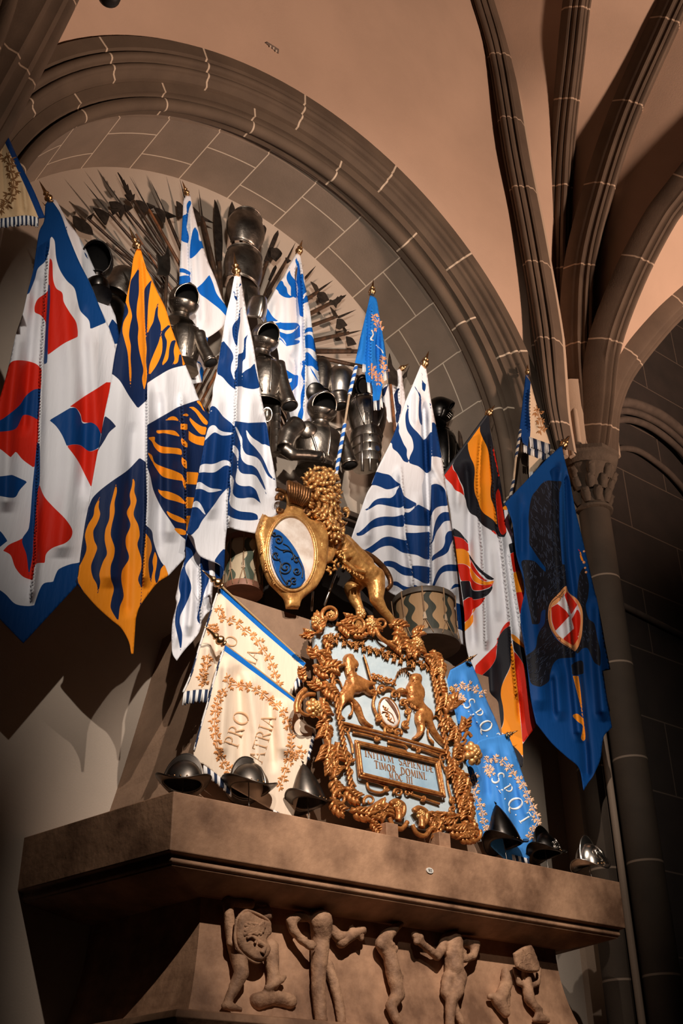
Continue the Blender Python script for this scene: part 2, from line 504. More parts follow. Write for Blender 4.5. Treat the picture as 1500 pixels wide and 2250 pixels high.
# wall of the next bay to the right
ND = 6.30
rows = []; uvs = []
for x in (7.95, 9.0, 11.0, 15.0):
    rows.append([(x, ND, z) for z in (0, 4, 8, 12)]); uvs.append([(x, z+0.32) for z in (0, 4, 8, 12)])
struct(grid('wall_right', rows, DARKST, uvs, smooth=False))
def ledge(name, pts, Y, r, m):
    mb = MB(); mb.tube([at(x, y, Y) for x, y in pts], r, 10); return struct(mb.build(name, m, smooth=True))
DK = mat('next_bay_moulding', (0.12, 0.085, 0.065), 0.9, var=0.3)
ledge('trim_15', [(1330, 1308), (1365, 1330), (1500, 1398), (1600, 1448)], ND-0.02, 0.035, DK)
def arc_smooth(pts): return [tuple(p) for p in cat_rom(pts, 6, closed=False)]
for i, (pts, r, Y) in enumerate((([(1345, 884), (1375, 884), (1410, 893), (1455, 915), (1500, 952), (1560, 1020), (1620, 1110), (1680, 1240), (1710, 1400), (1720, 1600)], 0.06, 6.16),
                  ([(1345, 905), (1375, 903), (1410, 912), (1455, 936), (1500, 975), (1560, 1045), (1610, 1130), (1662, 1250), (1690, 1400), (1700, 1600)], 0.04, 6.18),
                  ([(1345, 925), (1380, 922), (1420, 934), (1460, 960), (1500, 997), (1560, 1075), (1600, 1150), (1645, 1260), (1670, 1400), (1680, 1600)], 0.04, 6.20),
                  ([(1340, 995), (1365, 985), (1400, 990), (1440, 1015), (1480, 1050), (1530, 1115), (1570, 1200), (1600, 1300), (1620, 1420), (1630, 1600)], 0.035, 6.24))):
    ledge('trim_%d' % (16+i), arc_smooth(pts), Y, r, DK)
# ================================================================ FIREPLACE
MANT = mat('fireplace_stone', (0.56, 0.32, 0.19), 0.60, scale=2.6, col2=(0.19, 0.098, 0.055), bump=0.4, bscale=24)
HOODM = mat('hood_render', (0.33, 0.205, 0.13), 0.85, scale=2.0, col2=(0.20, 0.12, 0.075), bump=0.2, bscale=50)
RELM = mat('relief_stone', (0.50, 0.285, 0.165), 0.75, scale=9, col2=(0.21, 0.11, 0.062), bump=0.5, bscale=60)
FP = empty('fireplace', (5.05, 6.2, 0.0), 'tall brown stone fireplace with flared hood, thick ledge and carved frieze against the wall', 'fireplace')
def polyring(P, z): return [(x, y, z) for x, y in P]
def loft(name, rings, m, parent, cap=True, smooth=False, bevel=0, angle=None):
    n = len(rings[0]); vs = [p for r in rings for p in r]; fs = []
    for i in range(len(rings)-1):
        for k in range(n):
            k2 = (k+1) % n; fs.append((i*n+k, i*n+k2, (i+1)*n+k2, (i+1)*n+k))
    if cap: fs += [tuple(range(n-1, -1, -1)), tuple((len(rings)-1)*n+k for k in range(n))]
    mb = MB().add(vs, fs)
    return mb.build(name, m, parent, smooth=smooth, bevel=bevel, angle=angle)
LX, LXB, RX, RXB, FY, BY = 3.165, 2.914, 6.918, 7.17, 5.445, 6.81
def slab(off, z, oy=None):
    oy = off if oy is None else oy
    return polyring([(LX+off*0.9, FY+oy), (RX-off*0.9, FY+oy), (RXB-off, BY), (LXB+off, BY)], z)
# ledge: face, small hollow, lip, raking underside
ledge_o = loft('ledge', [slab(0, 3.518), slab(0, 3.196), slab(0.035, 3.185), slab(0.03, 3.150), slab(0.045, 3.138)], MANT, FP, bevel=0.006)
fr = lambda off, z: polyring([(3.52+off, 5.70+off), (6.50-off, 5.70+off), (6.61-off, BY), (3.385+off, BY)], z)
soff = loft('ledge_underside', [slab(0.045, 3.14), slab(0.05, 3.13), polyring([(3.50, 5.68), (6.53, 5.68), (6.64, BY), (3.37, BY)], 3.05)], MANT, FP)
# coved frieze block
rings = []
for k in range(13):
    t = k/12; z = 3.06-0.88*t
    off = 0.03-0.0*t-0.26*(t**2.2)
    rings.append(fr(off, z))
frieze = loft('frieze', rings, MANT, FP, smooth=False)
base_r = lambda off, z: polyring([(3.29+off, 5.47+off), (6.86-off, 5.47+off), (6.97-off, BY), (3.155+off, BY)], z)
loft('cornice', [base_r(0.02, 2.425), base_r(-0.03, 2.412), base_r(-0.05, 2.375), base_r(-0.03, 2.345), base_r(0.02, 2.33)], MANT, FP, bevel=0.004)
# rope moulding and jambs below (mostly out of view)
mb = MB()
for i in range(70):
    x = 3.25+3.6*i/69
    mb.tube([(x-0.03, 5.50, 2.26), (x, 5.45, 2.29), (x+0.03, 5.50, 2.32)], 0.026, 6)
mb.build('rope_moulding', MANT, FP, smooth=True)
for sx in (3.5, 6.6):
    mb = MB(); mb.box((sx-0.22, 5.55, 0), (sx+0.22, BY, 2.10)); mb.build('jamb', MANT, FP, bevel=0.01)
mb = MB(); mb.box((3.3, 5.5, 1.75), (6.85, BY, 2.26)); mb.build('lintel', MANT, FP, bevel=0.01)
# hood
HT = 5.09
hood_rings = []
for k in range(9):
    t = k/8; z = 3.51+(HT-3.51)*t
    e = t**0.85
    hood_rings.append([(3.52+0.25*e, 5.86+0.04*e, z), (6.60-0.30*e, 5.86+0.04*e, z), (6.72-0.36*e, BY, z), (3.395+0.385*e, BY, z)])
hood = loft('hood', hood_rings, HOODM, FP)
def hoodY(z): return 5.86+0.04*max(0, min(1, (z-3.51)/(HT-3.51)))**0.85
# oval enamel number plate on the ledge face, "183"
WHITE = mat('enamel_white', (0.80, 0.76, 0.70), 0.3)
BLACKP = mat('black_paint', (0.01, 0.01, 0.01), 0.5)
mb = MB()
c = at(943, 1913, FY); r = 0.030
mb.prism([(c.x+r*math.cos(a*PI/12), FY-0.003, c.z+0.018*math.sin(a*PI/12)) for a in range(24)], (0, 0.006, 0))
pl = mb.build('number_plate', WHITE, FP)
def stroke_mesh(mb, segs, w, to3, d=0.0):
    """thin flat strokes: segs of 2-D polylines -> quads placed by to3(u,v)"""
    for pl_ in segs:
        for (a, b) in zip(pl_[:-1], pl_[1:]):
            a = np.array(a, float); b = np.array(b, float); t = b-a; L = np.linalg.norm(t)
            if L < 1e-9: continue
            t /= L; n = np.array((-t[1], t[0]))*w/2; a = a-t*w*0.3; b = b+t*w*0.3
            mb.add([to3(*(a+n)), to3(*(b+n)), to3(*(b-n)), to3(*(a-n))], [(0, 1, 2, 3)])
D1 = [[(0, 1.6), (0.35, 2), (0.35, 0)]]
D8 = [[(0.5, 1.05), (0.1, 1.3), (0.15, 1.85), (0.5, 2), (0.85, 1.85), (0.9, 1.3), (0.5, 1.05), (0.05, 0.75), (0.05, 0.2), (0.5, 0), (0.95, 0.2), (0.95, 0.75), (0.5, 1.05)]]
D3 = [[(0.1, 1.85), (0.5, 2), (0.85, 1.8), (0.85, 1.3), (0.45, 1.08), (0.9, 0.8), (0.9, 0.25), (0.5, 0), (0.05, 0.2)]]
mb = MB()
for gx, G in ((-1.55, D1), (-0.75, D8), (0.6, D3)):
    stroke_mesh(mb, [[(gx+x, y-1) for x, y in s] for s in G], 0.30, lambda u, v: (c.x+u*0.0095, FY-0.0068, c.z+v*0.0085))
mb.build('number', BLACKP, pl if False else FP)
# ================================================================ CLOTH TOOLS
FR = {'P': (0, 0, 1), 'C1': (0, 360, 3), 'C2': (360, 360, 3), 'C3': (600, 560, 3), 'C4': (900, 760, 3), 'C5': (0, 900, 3), 'C6': (350, 960, 3),
      'K1': (400, 560, 6), 'K2': (400, 860, 6), 'K3': (560, 540, 7.5), 'K4': (560, 740, 7.5), 'K5': (760, 780, 5.357), 'K6': (760, 1040, 5),
      'K7': (960, 880, 6.818), 'K8': (980, 1160, 6.25), 'K9': (1020, 1400, 6.25), 'K10': (1100, 960, 5.769), 'K11': (1120, 1240, 4.326), 'K12': (360, 1160, 7.5),
      'Q1': (330, 1250, 3.333), 'Q2': (640, 1300, 3.261), 'Q3': (940, 1400, 3.261)}
def T(s, raw=False):
    """'@FRAME x,y x,y! ...' -> outline; ! marks a corner"""
    o = (0, 0, 1); out = []
    for w in s.split():
        if w[0] == '@': o = FR[w[1:]]; continue
        c = w[-1] == '!'
        a = [float(v) for v in w.rstrip('!').split(',')]
        p = (o[0]+a[0]/o[2], o[1]+a[1]/o[2]) if len(a) == 2 else (o[0]+a[0]/o[2], o[1]+a[1]/o[2], a[2]/o[2])
        out.append(p)
        if c and not raw: out.append(p)
    return out
def poly(s, n=5): return cat_rom(T(s), n)
def ribbon(s, n=5):
    """centre line with widths -> outline"""
    P = np.array(T(s, True)) if isinstance(s, str) else np.array(s, float)
    C = cat_rom([tuple(p) for p in P], n, closed=False)
    t = np.gradient(C[:, :2], axis=0); t /= np.linalg.norm(t, axis=1)[:, None]+1e-9
    nn = np.c_[-t[:, 1], t[:, 0]]*C[:, 2:3]/2
    return np.vstack([C[:, :2]+nn, (C[:, :2]-nn)[::-1]])
def sdf(P, Q):
    """signed distance (+ inside) of points P to polygon Q"""
    A = Q; B = np.roll(Q, -1, axis=0)
    out = np.full(len(P), 1e9); ins = np.zeros(len(P), bool)
    for a, b in zip(A, B):
        d = b-a; L = d@d
        if L < 1e-12: continue
        t = np.clip(((P-a)@d)/L, 0, 1)
        out = np.minimum(out, np.hypot(P[:, 0]-a[0]-t*d[0], P[:, 1]-a[1]-t*d[1]))
        c = (a[1] > P[:, 1]) != (b[1] > P[:, 1])
        if c.any():
            xx = a[0]+(P[:, 1]-a[1])/(b[1]-a[1]+1e-30)*(b[0]-a[0])
            ins ^= c & (P[:, 0] < xx)
    return np.where(ins, out, -out)
CW = (0.74, 0.74, 0.78); CN = (0.006, 0.018, 0.070); CR = (0.003, 0.034, 0.150); CB = (0.003, 0.115, 0.50); CO = (0.86, 0.27, 0.012); CD = (0.60, 0.018, 0.006)
CK = (0.012, 0.012, 0.017); CBL = (0.002, 0.046, 0.19)
def cloth_mat(name, base, cols, rough=0.62):
    m, nt, b = nodes(name)
    b.inputs['Roughness'].default_value = rough
    b.inputs['Specular IOR Level'].default_value = 0.15
    prev = None
    for i, c in enumerate(cols):
        a = nt.nodes.new('ShaderNodeAttribute'); a.attribute_name = 'layer%d' % i
        ma = nt.nodes.new('ShaderNodeMath'); ma.operation = 'MULTIPLY_ADD'; ma.use_clamp = True
        ma.inputs[1].default_value = 1.6; ma.inputs[2].default_value = 0.5
        nt.links.new(a.outputs['Fac'], ma.inputs[0])
        mx = nt.nodes.new('ShaderNodeMix'); mx.data_type = 'RGBA'
        nt.links.new(ma.outputs[0], mx.inputs[0])
        if prev is None: mx.inputs[6].default_value = tuple(base)+(1,)
        else: nt.links.new(prev, mx.inputs[6])
        mx.inputs[7].default_value = tuple(c)+(1,)
        prev = mx.outputs[2]
    if prev is not None: nt.links.new(prev, b.inputs['Base Color'])
    else: b.inputs['Base Color'].default_value = tuple(base)+(1,)
    tc = nt.nodes.new('ShaderNodeTexCoord')
    n2 = nt.nodes.new('ShaderNodeTexNoise'); n2.inputs['Scale'].default_value = 9; n2.inputs['Detail'].default_value = 3
    mp = nt.nodes.new('ShaderNodeMapping'); mp.inputs['Scale'].default_value = (3, 1, 0.6)
    nt.links.new(tc.outputs['Object'], mp.inputs[0]); nt.links.new(mp.outputs[0], n2.inputs['Vector'])
    bp = nt.nodes.new('ShaderNodeBump'); bp.inputs['Strength'].default_value = 0.25; bp.inputs['Distance'].default_value = 0.02
    nt.links.new(n2.outputs['Fac'], bp.inputs['Height']); nt.links.new(bp.outputs['Normal'], b.inputs['Normal'])
    return m
class Surf:
    """a hanging cloth: outline in the view, lying on the plane Y = Y0 + k(z-z0), with folds pushed out of it"""
    def __init__(s, outline, Y0, k=0.0, z0=6.0, folds=(), pleats=(), kx=0.0, x0=0.0):
        s.out = outline if isinstance(outline, np.ndarray) else poly(outline)
        s.Y0, s.k, s.z0, s.kx, s.x0 = Y0, k, z0, kx, x0
        s.folds = [([(p[0], p[1]) for p in (T(f[0], True) if isinstance(f[0], str) else f[0])],)+tuple(f[1:]) for f in folds]
        s.pleats = pleats
    def extent(s, y):
        O = s.out; A = O; B = np.roll(O, -1, axis=0)
        lo = np.full(len(y), 1e9); hi = np.full(len(y), -1e9)
        for a, b in zip(A, B):
            if abs(b[1]-a[1]) < 1e-9: continue
            t = (y-a[1])/(b[1]-a[1]); m = (t >= 0) & (t <= 1); x = a[0]+t*(b[0]-a[0])
            lo = np.where(m, np.minimum(lo, x), lo); hi = np.where(m, np.maximum(hi, x), hi)
        bad = lo > hi
        lo[bad] = O[:, 0].min(); hi[bad] = O[:, 0].max()
        return lo, hi
    def disp(s, x, y):
        d = np.zeros(len(x))
        if s.pleats:
            lo, hi = s.extent(y); w = np.maximum(hi-lo, 1)
            u = (x-lo)/w
            for (u0, uw, amp) in s.pleats:
                g = np.clip(w/120.0, 0.15, 1.0)
                d += amp*g*np.exp(-((u-u0)/uw)**2)
        for f in s.folds:
            P = np.array(f[0]); w, amp = f[1], f[2]; side = f[3] if len(f) > 3 else 0
            o = np.argsort(P[:, 1]); xc = np.interp(y, P[o, 1], P[o, 0])
            y0, y1 = P[:, 1].min(), P[:, 1].max(); fade = np.clip((y-y0)/25+0.0, 0, 1)*np.clip((y1-y)/25, 0, 1)
            q = (x-xc)
            if side == 0: g = np.exp(-(q/w)**2)
            else:
                q = q*side
                g = np.where(q > 0, np.exp(-(q/w)**2), np.exp(-(q/(w*0.16))**2))
            d += 1.6*amp*g*fade
        return d
    def pos(s, x, y, lift=0.0):
        x = np.asarray(x, float); y = np.asarray(y, float)
        d = rays(x, y)
        t = (s.Y0+s.k*(CAM[2]-s.z0)+s.kx*(CAM[0]-s.x0)-CAM[1])/(d[:, 1]-s.k*d[:, 2]-s.kx*d[:, 0])
        Yb = CAM[1]+d[:, 1]*t
        Y = Yb-s.disp(x, y)-lift
        return CAM[None, :]+d*((Y-CAM[1])/d[:, 1])[:, None]
def densify(Q, step):
    out = []
    for a, b in zip(Q, np.roll(Q, -1, axis=0)):
        L = np.linalg.norm(b-a)
        if L < 0.3: continue
        n = max(1, int(L/step))
        for k in range(n): out.append(a+(b-a)*k/n)
    return np.array(out)
def tri(Q, step):
    Q = densify(Q, step)
    x0, y0 = Q.min(0); x1, y1 = Q.max(0)
    gx, gy = np.meshgrid(np.arange(x0+step/2, x1, step), np.arange(y0+step/2, y1, step*0.87))
    gx = gx+((np.arange(gx.shape[0]) % 2)*step/2)[:, None]
    G = np.c_[gx.ravel(), gy.ravel()]
    if len(G): G = G[sdf(G, Q) > step*0.45]
    pts = [Vector(q) for q in Q]+[Vector(g) for g in G]
    n = len(Q)
    v, e, f, _a, _b, _c = delaunay_2d_cdt(pts, [(i, (i+1) % n) for i in range(n)], [], 1, 1e-4)
    return np.array([(p.x, p.y) for p in v]), [tuple(q) for q in f]
def sheet(name, S, base, layers=(), parent=None, step=4.0, decals=(), thick=0.004, rough=0.62, mname=None):
    """layers: [(colour, [outlines])]; decals: [(material, [outlines])] printed just above the cloth"""
    V, F = tri(S.out, step)
    W = S.pos(V[:, 0], V[:, 1])
    mats = [cloth_mat(mname or name+'_fabric', base, [l[0] for l in layers], rough)]
    verts = [tuple(p) for p in W]; faces = list(F); mi = [0]*len(F); sd = []
    for c, polys in layers:
        s_ = np.full(len(V), -1e9)
        for p in polys: s_ = np.maximum(s_, sdf(V, p if isinstance(p, np.ndarray) else poly(p)))
        sd.append(np.clip(s_, -20, 20))
    nbase = len(verts)
    for m_, polys in decals:
        mats.append(m_); k = len(mats)-1
        for p in polys:
            q = p if isinstance(p, np.ndarray) else poly(p)
            try: v2, f2 = tri(q, 6.0)
            except Exception: continue
            if not len(v2): continue
            w2 = S.pos(v2[:, 0], v2[:, 1], 0.0022); n = len(verts)
            verts += [tuple(a) for a in w2]; faces += [tuple(i+n for i in f) for f in f2]; mi += [k]*len(f2)
    me = bpy.data.meshes.new(name)
    me.from_pydata(verts, [], faces)
    me.polygons.foreach_set('material_index', mi)
    me.polygons.foreach_set('use_smooth', [True]*len(faces))
    for i, s_ in enumerate(sd):
        a = me.attributes.new('layer%d' % i, 'FLOAT', 'POINT')
        full = np.full(len(verts), -20.0); full[:nbase] = s_
        a.data.foreach_set('value', full.astype(np.float32))
    # face the viewer's side
    me.update()
    if me.polygons[0].normal.y > 0: me.flip_normals()
    o = link(name, me, mats)
    so = o.modifiers.new('s', 'SOLIDIFY'); so.thickness = thick; so.offset = -1
    if parent is not None: under(o, parent)
    return o
GOLDB = mat('finial_brass', (0.62, 0.36, 0.17), 0.32, 1.0, var=0.25, scale=20)
WOOD = mat('pole_wood', (0.30, 0.15, 0.07), 0.6, 0, var=0.4, scale=14)
PALEW = mat('pale_pole_wood', (0.50, 0.36, 0.24), 0.6, 0, var=0.3, scale=14)
def finial(tip, base, Y, parent, Yt=None, fat=1.12):
    """brass spear-point finial: spike, collar, ball, neck"""
    a = at(base[0], base[1], Y); b = at(tip[0], tip[1], Yt if Yt else Y); ax = b-a; L = ax.length
    k = L
    prof = [(0.10, 0.0), (0.13, 0.02), (0.10, 0.06), (0.07, 0.08), (0.12, 0.11), (0.165, 0.17), (0.17, 0.22), (0.14, 0.28), (0.08, 0.32), (0.075, 0.36), (0.12, 0.40), (0.125, 0.43), (0.085, 0.47), (0.06, 0.56), (0.035, 0.78), (0.004, 1.0)]
    mb = MB(); mb.lathe([(r*k*0.9*fat, h*k) for r, h in prof], a, ax, 18)
    return mb.build('finial', GOLDB, parent, smooth=True)
def pole(p0, p1, Y0, Y1, r, parent, m=WOOD, name='pole'):
    mb = MB(); mb.tube([at(p0[0], p0[1], Y0), at(p1[0], p1[1], Y1)], r, 10)
    return mb.build(name, m, parent, smooth=True, angle=60)
def striped_pole(p0, p1, Y0, Y1, r, parent, c1, c2, pitch=0.09, name='striped_sleeve'):
    a = at(p0[0], p0[1], Y0); b = at(p1[0], p1[1], Y1); L = (b-a).length; n = max(8, int(L/pitch*16)); seg = 16
    mb = MB(); mb.tube([a.lerp(b, i/n) for i in range(n+1)], r, seg, cap=False)
    for i in range(n):
        for k in range(seg):
            mb.mi[i*seg+k] = 1 if ((i/16.0+k/seg) % 1.0) < 0.5 else 0
    return mb.build(name, [c1, c2], parent, smooth=True)
FW = mat('fringe_white', (0.72, 0.70, 0.68), 0.9); FN = mat('fringe_navy', (0.008, 0.02, 0.06), 0.9)
STRW = mat('sleeve_white', (0.70, 0.70, 0.72), 0.8); STRB = mat('sleeve_blue', (0.006, 0.10, 0.42), 0.8)
def fringe(S, line, drop, parent, n=None, wob=2.5, block=3):
    """twisted strands along a bottom edge; line: px points, drop: px vector"""
    L = T(line, True) if isinstance(line, str) else line
    P = cat_rom([tuple(p) for p in L], 8, closed=False); d = np.r_[0, np.cumsum(np.hypot(*np.diff(P, axis=0).T))]
    n = n or int(d[-1]/2.2); mb = MB()
    rng = random.Random(n)
    for i in range(n):
        s_ = d[-1]*(i+0.5)/n; x = np.interp(s_, d, P[:, 0]); y = np.interp(s_, d, P[:, 1])
        e = rng.uniform(-wob, wob)*0.4; L2 = rng.uniform(0.88, 1.08)
        xs = [x, x+drop[0]*0.5*L2+e, x+drop[0]*L2+e*1.4]; ys = [y-1, y+drop[1]*0.5*L2, y+drop[1]*L2]
        w = S.pos(xs, ys, 0.003)
        mb.tube([tuple(q) for q in w], [0.0045, 0.0055, 0.005], 5, mi=(i//block) % 2)
    return mb.build('fringe', [FW, FN], parent, smooth=True)
def flag_root(x, y, Y, label, group=None, cat='flag', name='flag'):
    p = at(x, y, Y); return empty(name, p, label, cat, group)
# ================================================================ FLAGS
# 1  red, white and blue, far left
F1 = flag_root(60, 1400, 6.2, 'large red, white and blue flag with wavy bands, hanging farthest left', 'large draped flags')
S = Surf('@C1 330,225! 400,330 450,470 520,640 600,800 660,950 700,1030 760,1200 800,1330! 800,2000 700,2560 600,2700 515,2770! @C5 155,1540! 0,1380! -150,1230 -240,1000! @C1 -240,1900 -60,1700 0,1540 60,1320 100,1140 150,990 180,860 215,730 235,600 260,440 290,380 300,265!',
  6.12, 0.0, 6, folds=[('@C1 320,500 270,1300 250,2000 230,2600 200,2900', 9, 0.05, 1), ('@C1 420,700 480,1400 470,2000 400,2600', 22, 0.035), ('@C1 130,1100 60,1700 40,2300', 16, 0.04), ('@C1 250,700 200,1200 150,1800', 10, -0.03), ('@C1 600,1100 640,1700 600,2300', 16, 0.025), ('@C1 530,900 560,1600 540,2200', 12, -0.02)])
sheet('flag_cloth', S, CW, [
 (CBL, ['@C1 330,215! 400,330 450,470 520,640 600,800 660,950 700,1045! 595,1090! 585,1030 530,970 510,900 490,820 440,770 395,700 370,620 360,510 340,480 330,500 325,560 300,640 250,690 230,760 190,860! 100,860! 200,600 280,380 295,260!']),
 (CD, ['@C1 330,610! 345,650 350,760 370,820 410,850 420,910 460,980 500,1040 512,1100 512,1140! 420,1185 315,1260! 300,1040! 270,1000 228,980! 228,940 250,890 315,835 320,740 325,650',
       '@C1 20,1400! 70,1310 110,1295 180,1300 240,1320 275,1355! 270,1470 260,1600 245,1900 225,2005! 150,1950 105,1895! 70,1935! 40,1910 0,1880 -60,1860! -60,1500!',
       '@C1 700,1440! 640,1480 560,1530 460,1600! 500,1610 530,1650 545,1700 600,1710 640,1735 665,1780! 760,1780! 760,1440!', '@C5 440,240! 480,230 530,235 590,275 640,260! 760,260! 600,510! 560,430 520,350 480,290',
       '@C5 255,480! 290,570 350,640 430,720 475,790 470,840 430,880 350,910 305,950 295,1010! 240,1015 225,1050 215,1125! 150,1100 100,1040 70,960 20,930! 60,890 145,850 200,800!']),
 (CBL, ['@C1 318,790! 328,800 330,900 318,1100 310,1310 287,1322! 300,1100 312,900', '@C1 270,1480! 220,1490 170,1530 130,1590 60,1650 0,1690 -60,1700! -60,1770! 60,1760 110,1740 150,1660 180,1655 220,1670 250,1690!',
        '@C5 325,70! 460,-10! 500,-10 530,40 545,90 600,85 640,110 665,160! 655,230 650,250 590,275 530,235 480,230 440,240! 410,170 370,110', '@C5 -60,440! 0,440 80,430! 180,475! 130,530 95,580 0,570 -60,560!',
        '@C5 245,205! 262,240 262,470 245,560 235,700 220,860 215,960 190,1100! 175,960 145,860 190,780 215,500 235,300', '@C5 515,1010! 460,1020 390,1050 370,1080 350,1135! 290,1145 260,1190 225,1290! 180,1295 100,1280 40,1220 0,1190 -80,1150! -240,1100! -240,1300! 0,1420! 155,1590! 560,1200! 560,990!',
        '@C5 -60,780! 0,800 50,865! 0,905! -60,930!'])], F1)
finial((86, 397), (112, 445), 6.12, F1)
pole((112, 445), (150, 560), 6.14, 6.5, 0.016, F1)
# 1b pale blue-and-white one behind it
F = flag_root(160, 560, 6.35, 'white flag half hidden behind the large red, white and blue flag', 'large draped flags')
S = Surf('@C1 335,225! 370,240 440,370 500,450 555,540 600,640! 760,1000! 800,1200! 740,1250! 600,1200! 400,700! 350,350!', 6.34, 0, 6, folds=[('@C1 400,300 600,900', 8, 0.02)])
sheet('flag_cloth', S, CW, [(CR, ['@C1 450,375! 440,430 460,520 480,560! 520,640! 470,560 430,450', '@C1 545,510! 560,570 600,680! 560,600', '@C1 740,1020! 790,1080! 810,1180! 740,1190! 700,1100!'])], F)
finial((91, 443), (101, 452), 6.34, F)
# 2 orange, navy and white
F2 = flag_root(290, 1430, 6.05, 'orange, navy and white flame-striped flag ending in a long orange point', 'large draped flags')
S = Surf('@C1 905,555! 880,620 860,760 830,900 800,1070 760,1240 735,1400 720,1500 690,1640 660,1830 640,1920 600,2150 590,2230 560,2380 530,2600 515,2720 500,2755 560,2830 640,2920 740,3010 800,3060 850,3150 865,3230! 880,3230! 895,3000! 915,2930 960,2860 1040,2760 1110,2715! 1180,2640 1225,2590! 1225,2480 1300,2300! 1400,1900! 1420,1700! 1370,1640 1310,1550 1270,1440 1220,1320 1170,1190 1130,1080 1090,950 1040,850 1000,760 960,680 930,570!',
  6.02, 0, 6, folds=[('@C1 970,1430 968,1800 965,2300 940,2800', 12, 0.045, 1), ('@C1 930,600 960,1100 970,1500', 5, -0.025), ('@C1 870,900 800,1500 760,2200 720,2800', 22, 0.03), ('@C1 1190,1500 1220,1900 1228,2400', 8, 0.045, 1), ('@C1 1080,1300 1110,1900 1120,2500', 16, 0.03), ('@C1 880,1700 850,2200 830,3000', 10, -0.02), ('@C1 1050,1500 1060,2100 1050,2600', 9, -0.02)])
sheet('flag_cloth', S, CW, [
 (CN, ['@C1 905,545! 860,640! 700,1390! 740,1385! 790,1430 850,1530 908,1612! 970,1555! 970,1445! 1040,1400 1130,1350 1260,1320! 1170,1100! 940,560!',
       '@C1 970,1720! 1040,1680 1110,1640 1180,1600 1310,1555! 1420,1600! 1400,1900! 1290,2400! 1225,2480! 1180,2440 1120,2350 1060,2260 1010,2150 990,2060 970,2000!',
       '@C1 690,1660! 730,1690 765,1730! 720,1770 690,1820 640,1900!',
       '@C5 920,318! 960,345! 968,600! 960,760! 1000,800 1010,860 1030,930 1060,1000 1090,1040 1110,1090! 900,1700! 480,1150! 520,1000 550,760 600,600 650,540 740,470 840,400']),
 (CO, ['@C1 905,540! 870,600! 820,900! 835,930 845,980 815,1040 806,1100 820,1160 840,1240 848,1330 852,1400 860,1480! 866,1380 860,1280 862,1200 850,1130 858,1060 870,1000 850,910 852,840 862,770 880,740 917,680! 915,760 915,850 903,930 900,1000 912,1080 908,1150 915,1220 930,1290 945,1360 936,1420 950,1497! 965,1430 968,1370 962,1300 966,1220 960,1150 955,1050 952,950 950,860 955,820 1000,760! 985,850 975,950 968,1140! 985,1090 1010,1040 1025,960 1045,905! 1040,1000 1060,1070 1050,1160 1010,1260 985,1330 980,1400! 1030,1330 1065,1250 1070,1180 1065,1110 1110,1060! 1125,1070! 1085,1120 1100,1170 1090,1250 1060,1340! 1105,1290 1115,1220 1130,1170 1160,1160! 1145,1230 1150,1290 1135,1325! 1170,1310 1180,1260 1190,1240! 1200,1290 1205,1330 1220,1320! 1260,1320! 1100,950! 960,660! 930,560!',
       '@C5 515,1140! 510,1060 540,1000 570,920 560,830 580,760 615,700 625,640 660,570! 650,640 660,690 640,750 615,800 620,860 640,910 625,960 600,1030 610,1100 640,1160 640,1245! 660,1140 655,1080 680,1000 705,950 690,860 695,790 720,720 725,640 740,580 765,485! 770,540 755,610 755,680 735,770 730,830 755,910 750,970 730,1030 730,1110 750,1180 735,1250 730,1310 780,1400! 790,1300 815,1230 800,1130 805,1060 850,980 830,900 830,840 860,760 835,680 860,620 855,560 870,500 875,438! 888,480 885,540 900,600 880,690 910,760 920,830 905,890 930,980 930,1050 910,1120 930,1180 920,1300! 915,1450! 880,1640! 860,1640! 700,1450!',
       '@C5 960,815! 990,860 1000,920 980,990 980,1060 998,1170! 1000,1100 1010,1050 1005,1000 1020,930! 1035,980 1030,1040 1020,1100 1030,1160! 1050,1100 1060,1050 1085,1020! 1110,1090! 1000,1200 930,1300! 940,1100 950,940',
       '@C1 1085,1690! 1130,1665 1160,1670 1185,1700! 1150,1690', '@C1 1190,1655! 1230,1645 1245,1660! 1235,1665', '@K2 180,130! 235,115! 305,280! 270,250 240,190', '@K2 85,208! 150,205 210,250 270,320 340,400! 340,442! 290,430 240,370 180,280 130,235', '@K2 90,330! 130,370 190,420 260,460 325,470! 305,572! 240,560 180,500 120,420 95,370',
       '@C1 1190,1712! 1235,1715! 1235,1755! 1190,1750!', '@C1 1025,1730! 1030,1755 1080,1755 1150,1760 1190,1800! 1150,1790 1080,1775 1035,1775', '@C1 1190,1800! 1235,1840! 1235,1870 1200,1850', '@C1 970,1805! 1020,1800 1020,1830 1060,1860 1130,1870 1190,1880 1200,1920! 1140,1910 1060,1905 1020,1870 1000,1830',
       '@K2 85,520! 140,560 200,590 300,600! 290,718! 200,700 130,670 85,640!', '@C1 1195,1930! 1230,1960! 1230,2010 1200,1980', '@C1 970,1900! 1000,1920 1020,1970 1080,2000 1140,2020 1200,2050 1210,2090! 1140,2080 1070,2060 1030,2010 1000,1960', '@C1 1230,2030! 1310,2035! 1300,2115! 1230,2110!',
       '@C1 1205,2060! 1225,2100! 1225,2150 1205,2110', '@C1 1020,2110! 1050,2150 1110,2160 1180,2190 1220,2230 1220,2245! 1160,2225 1090,2205 1050,2170', '@C1 1225,2195! 1280,2200! 1270,2270! 1225,2270!', '@C1 1085,2278! 1130,2305 1180,2325 1225,2350! 1225,2370! 1170,2360 1120,2330', '@C1 1140,2400! 1190,2405 1225,2420! 1222,2445 1180,2440', '@C1 1228,2320! 1265,2320! 1240,2420! 1228,2420!'])], F2)
finial((283, 497), (305, 550), 6.02, F2)
pole((305, 552), (400, 900), 6.04, 6.4, 0.016, F2)
